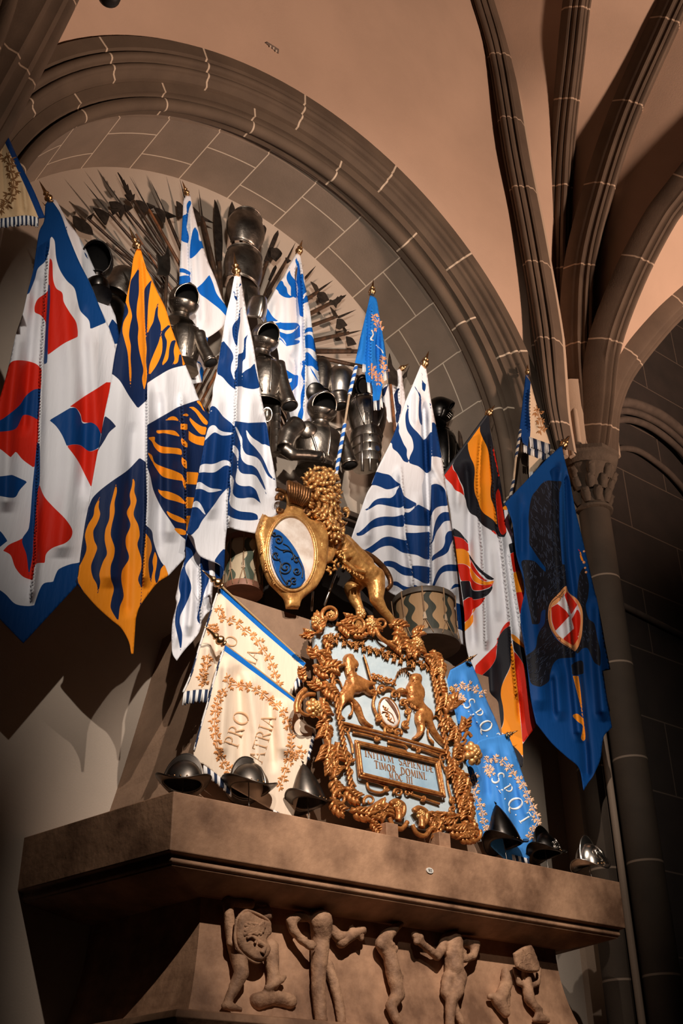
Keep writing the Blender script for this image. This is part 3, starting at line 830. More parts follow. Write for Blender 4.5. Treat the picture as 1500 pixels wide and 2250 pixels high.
# A  bright blue and white, behind the visored helmet
F = flag_root(440, 700, 6.3, 'white flag with bright blue bands behind the visored helmet, left of the backplates', 'bright blue and white flags')
S = Surf('@C2 150,205! 130,240 125,330 115,500 105,640 100,790 80,1000 130,1200 190,1450! 250,1440! 280,1230 290,1145! 330,1120 380,1080 405,1040 420,960! 380,880 340,760 290,640 240,480 200,330 175,210!', 6.52, 0, 6,
  folds=[('@C2 165,250 180,600 190,900', 6, 0.02, 1), ('@C2 230,500 260,900 270,1100', 12, 0.03), ('@C2 120,500 130,900', 8, 0.02)])
sheet('flag_cloth', S, CW, [(CB, ['@C2 170,235! 150,270 150,330 125,340 110,420 112,500 160,525! 165,480 150,420 155,380 165,300 180,260', '@C2 205,415! 190,440 175,520 170,600 175,625 210,600 250,555 270,560! 270,500 235,510 225,450',
  '@C2 90,690! 130,690 175,715 172,735! 130,718 90,715!', '@C2 90,745! 140,735 172,745 172,800! 90,800!', '@C2 215,820! 255,785 300,730! 325,790 345,850 380,900 425,950! 415,1010! 370,960 320,920 275,885 240,860', '@C2 225,1095! 260,1130 295,1150! 275,1230! 250,1150',
  '@C2 200,1290! 240,1330 235,1370 250,1440! 270,1400 240,1310'])], F)
finial((400, 397), (412, 430), 6.52, F)
pole((412, 430), (450, 640), 6.54, 6.6, 0.016, F)
# B  royal blue and white, centre left, with its folded tail
FB = flag_root(480, 1280, 5.9, 'long royal blue and white flag over the small drum, tail folded back and hanging low', 'royal blue and white flags')
RB = '@K1 765,250! 780,330 800,450 830,640 860,830 900,1000 940,1200 980,1450 1010,1650 @K2 1040,60 1070,200 1110,420 1150,700 1190,900 1220,1060 1240,1180 1250,1290 1300,1400 1240,1640! 1110,1700 @P 560,1172! 530,1166 500,1159! @K12 1040,0! 1015,200 1005,400 995,650 985,720! 975,680 930,620 860,575 800,555 700,515 600,460 540,370 515,270 495,180 455,125 375,85! @K2 90,1740 130,1560 165,1390 200,1210 230,1040 260,880 300,640 340,430 360,250 400,60 @K1 410,1750 460,1540 490,1330 530,1080 560,900 600,700 640,550 670,380 690,280!'
S = Surf(RB, 5.88, 0, 6, folds=[('@K1 730,300 722,1300 @K2 690,400 640,1000 600,1500 598,1850', 9, 0.05, 1), ('@K2 480,0 450,600 400,1200 380,1700', 14, 0.03), ('@K2 330,500 250,1200 200,1700', 8, -0.018), ('@K2 900,0 880,500 900,1000 950,1500', 14, 0.03), ('@K2 1060,300 1090,900 1130,1400', 9, -0.03), ('@K1 600,900 560,1500', 8, 0.02), ('@K1 850,1200 880,1700', 8, 0.02)])
sheet('flag_cloth', S, CW, [
 (CR, ['@K1 770,350! 745,430 735,470! 760,430 780,390', ribbon('@K1 680,470,12 700,560,22 720,620,14'), ribbon('@K1 730,480,10 725,560,14 722,640,10'),
  '@K1 820,685! 830,675! 775,700! 755,720 745,780 735,850 700,880 670,930 660,970 665,1060 690,1150 715,1210 725,1240! 740,1050 765,880 765,790 770,720!',
  '@K1 530,1110! 560,1150 600,1200 640,1250 670,1310 675,1370 650,1440 645,1530 670,1610 700,1700 705,1780! 640,1730 590,1680 540,1620 500,1590 455,1570! 480,1400 510,1200',
  '@K1 885,1005! 820,1100 815,1150 812,1230 800,1290! 735,1310! 728,1480 700,1530 690,1560 700,1650 712,1740! 780,1730! 785,1640 795,1500 800,1400 835,1360 840,1180 850,1100',
  '@K1 955,1425! 900,1490! 840,1520 800,1560 795,1600 785,1740! 860,1760 940,1770 1030,1750! 1000,1640 970,1500',
  '@K2 375,190! 430,200 480,250 540,330 600,380 650,420 685,470! 690,500! 670,700 650,900 630,1130 615,1260! 570,1300 500,1380 440,1470 380,1550 320,1630 260,1710 215,1800! @P 421,1176! 400,1174! @K2 70,1740 150,1390 220,1040 290,640 330,430 355,280',
  '@K2 695,390! 870,415! 1105,405! 1170,700 1250,1180 1310,1400 1250,1640 1000,1700 980,1900! 600,1900! 600,1500 635,1080 670,700', '@K12 1010,330! 990,340 930,400 870,480 825,550! 930,620 985,760! 1010,640!']),
 (CW, ['@K2 465,235! 430,245 380,265 340,310! 365,260 400,245', '@K2 290,660! 320,560 350,480 400,445 440,455 480,500 540,530 610,540 680,545! 660,565 590,580 520,580 470,555 430,540 390,560 340,610',
  '@K2 225,1075! 240,980 300,955 380,960 450,945 530,910 590,910 635,940 645,1000! 600,975 550,985 500,1020 430,1065 350,1070 280,1065', '@K2 175,1290! 200,1200 250,1200 310,1240 380,1275 460,1285 570,1290! 490,1310 430,1325 350,1330 290,1300 240,1285',
  '@K2 135,1530! 155,1455 200,1445 240,1480 280,1550 300,1600 325,1630! 280,1610 240,1560 200,1530 170,1525',
  '@K2 840,430! 850,500 890,570 940,620 1010,665 1060,705! 1080,695 1120,710 1170,735! 1210,900 1250,1170! 1200,1140 1150,1080 1100,960 1050,860 1000,790 950,730 900,680 860,610 845,540',
  '@K2 690,440! 720,470 760,560 790,620 795,720 810,780 850,830 920,850 980,870 1030,920 1070,1000 1110,1080 1150,1130 1270,1200! 1270,1290! 1320,1400! 1260,1660! 1215,1520! 1190,1530 1160,1510 1130,1450 1110,1350 1090,1250 1040,1130 990,1030 930,980 860,965 810,930 780,880 770,800 770,700 750,620 720,540',
  '@K2 670,700! 700,720 740,780 745,860 735,960 750,1040 790,1080 860,1090 930,1095 980,1120 1030,1200 1080,1290 1110,1380 1140,1450 1170,1510 1215,1535! 1240,1680! 1110,1680! 1100,1590 1050,1510 1010,1400 970,1300 900,1250 830,1250 760,1240 710,1200 705,1130 720,1050 725,960 720,880 690,820 660,790!',
  '@K2 635,1080! 670,1140 680,1180 670,1280 670,1350 720,1400 800,1410 880,1400 950,1410 1000,1450 1060,1520 1090,1600 1105,1640! 1000,1690! 990,1630 930,1600 850,1590 760,1580 690,1550 640,1510 620,1440 635,1350 640,1280 630,1180',
  '@K2 600,1620! 650,1660 750,1690 850,1700 930,1700 1010,1690! 1000,1900! 600,1900!'])], FB)
S = Surf('@K12 370,90! 360,300 365,470 330,560 270,760 220,1000 190,1150 205,1250 160,1450 140,1560 125,1750 130,1950 150,2090 215,2190! 260,2120 360,1990 480,1860 570,1740 600,1660 615,1610! 640,1530 690,1430 770,1360! 790,1250 810,1000 830,900 860,860 925,880! 985,760! 980,620! 900,450! 500,120!', 5.96, 0.10, 5.2,
  folds=[('@K12 600,450 610,1000 590,1600', 4, 0.05, 1), ('@K12 450,500 460,1200 400,1800', 9, 0.035), ('@K12 300,700 230,1500 180,2000', 7, 0.02), ('@K12 800,600 760,1000 700,1350', 7, 0.03)])
o = sheet('folded_tail', S, CW, [(CR, ['@K12 360,60! 530,380! 500,440! 430,510 370,590 350,650 370,740 410,820 445,930 450,1010 420,1120 370,1240 310,1360 270,1450 260,1560 280,1640 300,1740 295,1900 270,2060! 260,1950 230,1800 190,1620 185,1500 210,1320 260,1180 270,1100 255,1030 245,960 270,760 330,560',
  '@K12 610,400! 730,500! 735,620 750,760 735,880 690,990 650,1120 625,1250 590,1400 590,1500 600,1610! 545,1500 560,1400 590,1250 610,1100 620,950 610,750 595,600', '@K12 840,560! 900,560! 990,620! 985,740 925,900! 860,860 840,750'])], FB)
finial((514, 555), (520, 606), 5.88, FB)
pole((520, 606), (560, 1000), 5.90, 6.3, 0.016, FB)
# C  bright blue and white, right of the tall backplates
F = flag_root(630, 950, 6.3, 'bright blue and white flag right of the tall backplates, above the bent armour arm', 'bright blue and white flags')
S = Surf('@K3 690,120! 740,150 780,350 820,550 850,760 880,920 910,1100 940,1330 970,1500 1000,1690 @K4 980,60 1010,250 1040,450 1070,680 1085,830! 1085,1000 900,1420! 700,1420 520,1420! 530,1250 540,1050 480,800 440,650 410,500 390,300 370,200 330,100 @K3 340,1560 200,1250 180,1100 180,1000! 250,880 330,730 400,610 480,500 540,370 620,230 670,150!', 6.50, 0, 6,
  folds=[('@K3 700,300 740,1200 @K4 740,100 700,700 680,1300', 7, -0.03), ('@K3 740,200 790,900 815,1700 @K4 820,400 800,1300', 6, 0.04, 1), ('@K3 900,900 950,1500 @K4 960,400 1000,800', 8, 0.03), ('@K3 350,800 300,1300', 10, 0.03), ('@K3 530,600 560,1200 560,1700', 12, 0.03), ('@K4 600,200 640,500', 10, -0.03)])
sheet('flag_cloth', S, CW, [
 (CB, ['@K3 680,170! 700,240 725,290 740,370 745,450 750,480! 785,450! 800,500 800,560 820,640 860,760! 800,800 790,860 800,910! 820,840 840,815 880,815! 890,920! 830,940 790,960! 800,1180! 735,1150! 720,1000 705,880 710,700 690,600 690,500 700,350 670,280 665,220',
  '@K3 550,345! 580,350 585,380! 575,420 600,490 640,540 665,570 680,700 690,870! 650,850 600,820 590,760 590,680 550,620 520,540 530,470 560,420 570,380', '@K3 430,570! 460,590 480,650 520,690 540,780 580,820 650,850! 560,860 470,840 390,780 385,750! 340,705! 390,600!',
  '@K3 170,1010! 190,1010! 230,1070 280,1150 340,1210 440,1260! 380,1250 300,1245 200,1275! 160,1150', '@K3 290,1310! 330,1280 420,1270 560,1270 680,1270 740,1300! 690,1340 640,1380 580,1390 490,1390 430,1370 380,1370! 340,1390',
  '@K3 370,1380! 420,1420 480,1440 520,1455! 600,1440 670,1390 740,1310! 745,1500! 700,1520 640,1550! 745,1560! 730,1600 660,1630 600,1640 520,1655! 470,1600 420,1550 360,1550!', '@K3 820,1390! 860,1350 960,1345! 970,1430! 900,1415 850,1430 820,1480!',
  '@K3 820,1490! 860,1465 920,1470 960,1520 985,1600 1010,1690! 1020,1790! 960,1720 900,1690 830,1690!', '@K4 830,250! 880,260 930,310 980,370 1050,420! 1070,590! 1000,540 950,490 880,465! 920,520 980,600 1020,680 1085,790! 1095,840! 1040,740 960,620 900,520 830,455!',
  '@K4 400,540! 480,530 540,560 600,600 650,630! 715,630! 710,700 700,800 660,850 610,900 610,960 650,1000 650,1050 600,1100 550,1140 520,1180! 530,1000 600,960 600,920 530,800! 560,760 600,740 610,680! 570,690 500,710 460,730! 430,650',
  '@K4 825,380! 780,400 740,450 730,520! 780,430! 790,480 770,560 760,620 790,690 800,780 775,870 755,960 750,1080 750,1170 710,1270 700,1390! 770,1390! 800,1250 790,1150 800,1050 820,950!']),
 (CW, [ribbon('@K3 385,1470,10 440,1530,26 490,1590,20 515,1640,8')])], F)
finial((664, 527), (655, 558), 6.50, F)
pole((655, 558), (600, 900), 6.52, 6.6, 0.016, F)
# 7  slim flag half hidden behind the partisan
F = flag_root(880, 900, 6.4, 'narrow white and blue flag half hidden behind the broad dark blade', 'royal blue and white flags')
S = Surf('@K5 600,180! 650,160 665,300 690,450 700,560! 640,780! 590,850! 540,790 500,790 440,600 420,380! 500,330! 560,360 600,380! 610,250', 6.40, 0, 6, folds=[('@K5 630,200 620,500 600,800', 4, 0.03, 1)])
sheet('flag_cloth', S, CW, [(CN, ['@K5 650,380! 610,440 620,560 650,600 640,700! 600,700 560,470! 600,400', '@K5 500,340! 470,430 450,490! 420,480! 430,400!', '@K5 580,700! 610,640 640,640! 620,780! 590,820!'])], F)
finial((898, 799), (879, 812), 6.40, F)
# D  large royal blue and white over the right-hand drum
FD = flag_root(900, 1290, 6.4, 'large royal blue and white flag spreading behind the right-hand striped drum', 'royal blue and white flags')
S = Surf('@K5 885,110! 930,120 945,180 970,330 990,480 1020,640 1060,830 1100,1050 1140,1300 1180,1607 @K6 1090,50 1110,300 1150,550 1190,800 1230,1050 1270,1300 1300,1480 1300,1700 1320,1900! 1220,1850! 1200,1500 900,1380 600,1400! 580,1360! 450,1290 300,1150 100,870! 50,740! 130,500 230,220 290,120 @K5 300,1520 380,1320 520,1040 620,780 700,550 790,340!', 6.40, -0.25, 5.2,
  folds=[('@K6 600,-100 625,200 660,700 720,1050 745,1350', 9, 0.045, -1), ('@K5 905,500 930,1000 950,1500 @K6 915,700 915,1330', 6, -0.05), ('@K6 940,0 935,700 930,1330', 14, 0.045, 1), ('@K5 990,600 1010,1300 @K6 1100,200 1150,900 1200,1400', 8, 0.03), ('@K6 420,200 440,700 500,1300', 16, 0.03), ('@K6 250,300 240,800', 10, 0.025), ('@K6 780,200 800,700 820,1300', 10, 0.02), ('@K5 840,350 830,900', 7, 0.025)])
sheet('flag_cloth', S, CW, [(CR, [
  ribbon('@K5 890,180,6 895,230,12 895,290,8'), '@K5 890,285! 920,330! 940,340! 935,400 920,440! 895,400!', '@K5 800,345! 830,400 870,450 885,520 885,640 895,740 895,860! 870,800 855,720 855,600 860,500 840,430 815,400',
  '@K5 710,550! 735,600 735,720 750,800 790,860 840,910 890,970 905,1000! 935,990! 1005,890! 1010,1000! 1000,1360! 960,1390! 940,1390! 900,1350 850,1310 790,1290 740,1270! 750,1200 790,1110 790,1040 770,970 720,890 700,800 700,700 720,620',
  '@K5 610,770! 625,860 620,900 650,980 680,1050 715,1110 715,1180 740,1270! 680,1250 640,1190 600,1140 550,1100 540,1040! 505,1025!', '@K5 1010,780! 1060,820 1100,950 1125,1215! 1060,1195 1015,1200!', '@K5 975,570! 1000,560! 1000,640 985,600',
  '@K6 935,125! 990,115 1050,140 1090,190 1120,360! 1050,360 990,380 950,430 930,530! 925,430!', '@K6 275,135! 330,-20! 400,0 480,20 540,80 605,125! 560,145 500,170 440,175 380,150 320,130',
  '@K6 170,410! 240,380 300,310 350,280 420,270 490,270 540,230 560,180 600,135! 625,220! 640,250 700,290 785,335! 720,380 680,390 635,385! 630,360! 590,380 500,365 400,345 340,345 280,380 220,410',
  '@K6 790,340! 850,370 920,410! 925,580! 780,575 640,560! 640,425! 690,430 740,390', '@K6 110,655! 140,650 200,600 270,530 340,490 420,475 540,475 630,450! 635,590! 560,585 460,570 380,580 300,600 240,640 180,680 120,685',
  '@K6 190,850! 260,810 330,760 400,710 470,695 540,710 660,740! 690,885! 620,870 560,835 500,800 430,800 370,820 310,860 270,885!', '@K6 650,650! 750,655 920,640! 915,950! 860,940 780,900 690,885!',
  '@K6 410,970! 470,960 540,975 620,1020 715,1045! 730,1130! 640,1120 580,1090 520,1040 470,1025 420,1010', '@K6 720,1015! 800,1015 920,1030! 915,1215! 850,1205 790,1170 740,1145!',
  '@K6 500,1190! 560,1190 620,1230 680,1250 745,1250! 745,1220! 820,1250 920,1255! 920,1400! 690,1330! 620,1280 560,1240 500,1220', '@K6 1150,430! 1080,425 1030,450 990,510 965,600 950,700 925,800! 960,740 990,650 1030,590 1080,530 1160,520!',
  '@K6 1175,630! 1120,640 1090,690 1085,760 1060,820 1000,870 950,910 935,970! 1000,930 1070,900 1120,860 1150,780 1190,700!', '@K6 1240,1010! 1150,1000 1070,1015 1010,1070 970,1160 930,1300! 970,1240 1010,1160 1050,1100 1110,1075 1245,1080!',
  '@K6 1280,1225! 1200,1215 1160,1250 1120,1320! 1170,1270 1220,1250 1290,1255!', '@K6 1195,1420! 1260,1440 1310,1480! 1315,1650! 1320,1760! 1260,1720 1215,1705!', '@K6 330,985! 380,1000 430,1025! 380,1020', '@K6 90,850! 150,880 200,910! 130,895'])], FD)
_y = float(S.pos([929], [806])[0][1])
finial((942, 771), (929, 806), _y, FD)
pole((929, 806), (790, 1180), _y+0.03, 6.45, 0.016, FD)
# G  orange, black, red and white
FG = flag_root(1120, 1600, 6.2, 'black, orange, red and white flag with wavy bands and pointed hem', 'large draped flags')
S = Surf('@K7 780,190! 790,400 830,620 880,870 930,1100 980,1400 1000,1560 1045,1590 1080,1800 1140,2045 @K8 900,0 940,280 1010,580 1070,850 1140,1200 1190,1450 1240,1640! 1190,1670! 1100,1750! @K9 840,240! 860,450 900,700 950,1000 980,1230! 870,1370 800,1470! 805,1650! 790,1780 700,1750! 600,1550 400,1300 200,900 100,500! @K8 390,2000 300,1750 260,1500 250,1200 220,950 170,600 120,200 80,0 @K7 200,1700 150,1400 100,1100! 200,950 430,640 640,340 740,200!', 5.55, 0.0, 6.5, kx=-1.05, x0=6.62,
  folds=[('@K7 640,500 600,1200 640,1900 @K8 490,300 520,1000 540,1700', 9, 0.04, 1), ('@K7 780,500 830,1200 900,1900 @K8 740,100 860,1200 @K9 640,100 720,900', 9, 0.045, 1), ('@K7 430,900 480,1500 @K8 310,200 340,900 380,1700', 8, -0.03), ('@K8 850,250 940,900 1040,1500', 7, 0.03, 1), ('@K8 650,200 700,800 720,1300', 10, 0.02), ('@K9 350,200 380,900', 14, 0.03), ('@K9 700,300 770,1200', 5, -0.03), ('@K7 300,1000 300,1700', 8, 0.02)])
sheet('flag_cloth', S, CW, [
 (CK, ['@K7 740,190! 780,180! 840,620 940,1100 1010,1560 1045,1590! 1000,1640! 1040,1980! 1010,2045! 925,2045! 890,2000 800,1940 700,1880 640,1820 590,1740 500,1690 450,1600 430,1500 410,1440! 390,1300 340,1200 300,1110 250,1030! 230,960! 430,640 640,340',
  '@K8 80,-10! 180,50 240,120 290,180 300,220! 230,150 160,125 95,115!', '@K8 310,350! 360,430 430,520 510,600 600,660 668,705! 620,715 560,700 500,640 430,580 360,470 320,420', '@K8 195,730! 320,725! 340,800 370,860 450,865 540,845 600,820 650,750! 630,840 590,900 540,940 470,970 370,985! 350,960! 300,950 235,1000!',
  '@K8 855,225! 930,195! 960,315! 880,355!', '@K8 1010,1185! 1080,1180 1155,1205! 1200,1440 1250,1650! 1180,1690! 1130,1650 1080,1610!',
  '@K8 875,1340! 890,1450 890,1520! @K9 640,20! 645,200 640,350 610,450 560,550 520,650 500,780 520,880 535,1000 540,1130 520,1220 490,1280! 600,1500 780,1780! 560,1700! 200,900! 150,600! 180,570! 280,490 370,400 430,290 445,150 455,20! @K8 700,1560 740,1460 800,1390',
  '@K9 660,40! 720,70 800,120 820,160! 870,450 920,720 980,1180! 940,1000 880,830 850,600 820,400 760,290 680,180!', '@K9 640,1450! 740,1560 805,1650! 800,1800! 700,1780!']),
 (CO, ['@K7 650,350! 640,400 640,460! 680,560 740,680 770,780 785,900 800,1040 815,1200 800,1320 805,1460 850,1580 880,1700 900,1880! 850,1800 770,1740 700,1690 650,1620 610,1500 570,1400 555,1300 555,1200 565,1060 550,960 500,850 465,730! 460,650! 430,615! 640,335!',
  '@K7 1045,1560! 1060,1640! 990,1640! 980,1600!', '@K8 120,290! 200,280 270,300 310,345! 320,430 330,540! 260,500 200,490 145,495!', '@K8 320,440! 340,540 400,640 460,700 560,740 668,715! 640,760 570,785 500,780 430,760 370,720 330,620 320,540!',
  '@K8 255,1300! 310,1250 355,1180 370,1120 430,1080! 400,1120 370,1160! 370,1290! 330,1350 245,1425!', '@K8 920,615! 1025,580! 1090,890! 960,895!', '@K8 890,1460! 900,1450 960,1490 1020,1550 1075,1620! 1075,1660! 1000,1600 940,1560 900,1520!',
  '@K9 645,20! 690,300 720,600 750,900 770,1150 800,1450! 808,1660! 740,1560 640,1460 600,1380! 490,1290! 530,1200 540,1100 530,960 500,800 510,680 550,580 610,460 640,350 635,150']),
 (CD, ['@K7 240,940! 235,1020 290,1090 330,1200 380,1320 410,1440! 350,1380 270,1340 220,1260 130,1170! 95,1100!', '@K7 820,625! 850,720 900,900 940,1130! 915,1150! 880,950 840,800', '@K7 915,1310! 940,1380 970,1560 1040,1960! 1000,2010 960,2000 920,1900 890,1600 880,1400',
  '@K7 780,1940! 850,1950 900,2000 925,2045! @K8 735,170! 700,110 640,60 590,20!', '@K8 95,115! 160,125 230,150 300,220! 310,340! 250,295 180,285 120,290!', '@K8 325,420! 380,520 440,610 500,680 560,720 620,735! 540,735 460,690 390,620 340,540',
  '@K8 145,495! 230,495 290,520 320,560 330,640 370,725 440,770 520,785 600,775 655,745! 620,800 560,830 480,855 400,860 360,850! 340,790 320,730 200,730!', '@K8 235,1000! 300,960 350,950! 370,990! 450,975 540,950! 500,1020 440,1080 360,1120! 350,1180 310,1250 250,1300! 240,1150',
  '@K8 880,355! 960,315! 1020,580! 920,615!', '@K8 960,890! 1010,880 1090,890! 1155,1200! 1080,1180 1010,1185!', '@K8 1080,1610! 1130,1650 1200,1670! 1100,1760! 1085,1700',
  '@K9 455,0! 450,60 420,120 350,190 250,290 150,390! 130,540! 180,570! 280,490 370,400 430,290 440,180 460,60', '@K8 870,1270! 875,1340! 800,1390 750,1450 720,1500 700,1560! 690,1540! 720,1460 760,1390 810,1320',
  '@K9 680,190! 760,290 820,400 850,620 880,820 930,950 990,1230! 870,1370 800,1470! 770,1100 740,800 700,450'])], FG)
_y0, _y1 = [float(v) for v in S.pos([1071, 974], [912, 1045])[:, 1]]
finial((1087, 890), (1070, 912), _y0, FG)
pole((1071, 912), (974, 1045), _y0+0.01, _y1+0.01, 0.018, FG, mat('black_sleeve', CK, 0.6))
# E  blue flag with the black eagle
FE = flag_root(1230, 1700, 6.2, 'deep blue flag with a black eagle and red and white oval shield', 'large draped flags')
wing = poly('@K10 600,550! 700,560 770,570 740,700 740,900 740,1150 760,1400 780,1650 820,1900! 750,1950 650,1950 600,1900 570,1800 590,1700 520,1600 450,1500 400,1420 360,1350 360,1200 350,1050 370,850 400,740 450,680 520,590')
tailL = poly('@K10 260,1580 340,1560 430,1580 500,1650 560,1720 590,1900 @K11 370,300 360,400 300,450 280,560 210,570! 190,450 150,250 130,100')
body = poly('@K11 340,0! 520,0! 540,200! 520,210 480,280 400,340 360,450 400,650 460,730 620,820! 620,885! 540,890 460,900 410,950 380,1050 370,1110 300,1160 260,1160 200,1130 180,1050 150,870! 240,800 260,690 290,620 330,560 340,400 360,280 340,100')
wingR = poly('@K11 700,20! 730,100 750,200 740,320 720,400 750,520 800,560 830,700 860,830 860,970! 800,930 740,800 690,800 640,850 620,820! 680,650 690,450 640,330 660,100')
EY, EK = 5.57, 0.0
S = Surf('@K10 775,110! 800,250 850,450 900,700 950,950 1000,1150 1060,1400 1130,1700 1200,2000 @K11 820,300 870,550 910,780 955,1000! 885,1015! 920,1250 970,1550! 890,1640 860,1850 800,1990 740,2080 700,2150! 660,1940 540,1830 400,1700 250,1510! 200,1280 150,850 100,500 @K10 300,1900 200,1500 150,1100 60,840! 300,580 600,260!', EY, EK, 6,
  folds=[('@K10 800,400 850,1500 @K11 610,400 640,1000 720,1800 735,2100', 10, -0.045), ('@K10 770,300 790,1200 @K11 540,300 600,900 690,1700', 12, 0.07, -1), ('@K11 840,300 850,900 900,1500', 14, 0.06), ('@K10 400,900 380,1700 @K11 260,700 300,1400', 16, 0.03), ('@K11 450,950 480,1500', 14, 0.03), ('@K10 250,700 260,1600', 9, -0.02), ('@K11 380,1000 420,1500', 8, -0.025)])
rng = random.Random(11)
def feathers(polyg, n, ang0, L=9, w=1.1):
    out = []; lo = polyg.min(0); hi = polyg.max(0)
    P = np.array([(rng.uniform(lo[0], hi[0]), rng.uniform(lo[1], hi[1])) for _ in range(n*3)])
    P = P[sdf(P, polyg) > 3][:n]
    for x, y in P:
        a = ang0+rng.uniform(-0.45, 0.45); l = rng.uniform(0.6, 1.4)*L; c = rng.uniform(-2, 2)
        dx, dy = math.cos(a), math.sin(a)
        out.append(ribbon([(x-dx*l/2, y-dy*l/2, 0.4), (x-dy*c, y+dx*c, w*rng.uniform(0.6, 1.5)), (x+dx*l/2, y+dy*l/2, 0.3)], 2))
    return out
FEA = mat('feather_print', (0.022, 0.032, 0.065), 0.7)
INKL = mat('shield_line_print', (0.10, 0.035, 0.012), 0.7)
BEAD = mat('peach_print', (0.80, 0.36, 0.16), 0.7)
dots = []
for x, y, r in ((1055, 1590, 18), (1070, 1660, 14), (1082, 1715, 16), (1055, 1450, 14)):
    cx_, cy_ = FR['K10'][0]+x/5.769, FR['K10'][1]+y/5.769
    dots.append(np.array([(cx_+r/5.769*math.cos(a*PI/5), cy_+r/5.769*math.sin(a*PI/5)) for a in range(10)]))
sheet('flag_cloth', S, CBL, [
 (CK, [wing, tailL, body, wingR, '@K11 580,960! 620,930 690,920 700,1040! 600,1055 590,1000']),
 ((0.80, 0.34, 0.13), ['@K11 535,200! 500,230 460,280 400,340 370,400 362,500 383,600 428,680 480,740 560,790 620,830! 655,770 685,650 690,450 645,340 560,270']),
 (CW, ['@K11 400,400! 450,370 510,290 540,260! 600,330 650,400 668,480 663,600 645,700 600,768! 520,720 450,660 400,560 393,450']),
 (CD, ['@K11 393,410! 450,375! 530,440 565,490! 500,560 430,635! 400,540', '@K11 515,290! 540,258! 600,330 640,385! 580,480! 545,370!', '@K11 605,610! 500,710! 605,775! 650,700!', '@K11 640,420! 600,500! 585,520! 610,610! 650,690! 670,560 665,470', '@K10 945,1365! 960,1420 1000,1452 1015,1435! 975,1420']),
 (CO, ['@K11 597,1060! 650,1060! 670,1200 690,1400 715,1600 715,1660 695,1680 675,1650 685,1600 690,1530 650,1500 600,1450 600,1430 640,1420 680,1450! 690,1480! 670,1350 640,1230', ribbon('@K10 1005,1455,14 1012,1500,22 1030,1560,26 1050,1590,8')])],
 FE, decals=[(FEA, feathers(wing, 190, 1.25, 12)+feathers(body, 170, 2.2, 9)+feathers(tailL, 80, 1.5, 10, 1.6)+feathers(wingR, 50, 1.2, 8)),
             (INKL, [ribbon('@K11 520,240,2 470,300,4 400,360,3 378,420,2'), ribbon('@K11 375,440,3 378,540,3 410,640,3 470,720,3 540,770,3 610,815,3'), ribbon('@K11 440,300,3 480,320,3 470,350,3'), ribbon('@K11 460,290,3 500,310,3 510,280,3'), ribbon('@K11 450,690,4 480,700,4 475,730,4')]), (BEAD, dots)])
finial((1252, 957), (1234, 982), EY, FE)
pole((1234, 982), (1112, 1108), EY+0.02, EY+0.02, 0.018, FE, mat('blue_sleeve', CBL, 0.6))
# wreath prints
def leaf2(x, y, a, L, w):
    dx, dy = math.cos(a), math.sin(a)
    return ribbon([(x, y, 0.4), (x+dx*L*0.35-dy*L*0.04, y+dy*L*0.35+dx*L*0.04, w), (x+dx*L*0.75, y+dy*L*0.75, w*0.65), (x+dx*L, y+dy*L, 0.2)], 3)
def branch(pts, n, L, seed=1, w=2.6, stem=1.5, both=True):
    """stem with sprays of leaves and berries"""
    C = cat_rom([tuple(p) for p in pts], 10, closed=False); d = np.r_[0, np.cumsum(np.hypot(*np.diff(C, axis=0).T))]
    rg = random.Random(seed); stems = [ribbon([(p[0]+rg.uniform(-.5, .5), p[1]+rg.uniform(-.5, .5), stem*rg.uniform(0.7, 1.3)) for p in C[::3]], 2)]; leaves = []
    n = max(3, int(n*0.62)); L = L*1.45; w = w*1.35
    for i in range(n):
        s_ = d[-1]*(i+0.5)/n; x = np.interp(s_, d, C[:, 0]); y = np.interp(s_, d, C[:, 1]); j = min(len(C)-2, int(np.searchsorted(d, s_))); t = C[min(j+1, len(C)-1)]-C[max(j-1, 0)]
        a = math.atan2(t[1], t[0])
        for sg in ((1, -1) if both else (1,)):
            q = a+sg*rg.uniform(0.6, 1.1); ll = L*rg.uniform(0.35, 0.6); bx, by = x+math.cos(q)*ll, y+math.sin(q)*ll
            stems.append(ribbon([(x, y, stem*0.8), (bx, by, stem*0.6)], 2))
            for da in (-0.75, -0.1, 0.6):
                leaves.append(leaf2(bx, by, q+da+rg.uniform(-.2, .2), L*rg.uniform(0.5, 0.85), w*rg.uniform(0.8, 1.2)))
            leaves.append(leaf2(x, y, a+sg*rg.uniform(1.3, 2.0), L*rg.uniform(0.45, 0.7), w))
            if rg.random() < 0.6:
                q2 = a+sg*rg.uniform(1.9, 2.5); cx_, cy_ = x+math.cos(q2)*L*0.6, y+math.sin(q2)*L*0.6
                stems.append(ribbon([(x, y, 0.6), (cx_, cy_, 0.6)], 2))
                leaves.append(np.array([(cx_+1.4*math.cos(k*PI/3), cy_+1.4*math.sin(k*PI/3)) for k in range(6)]))
    return stems, leaves
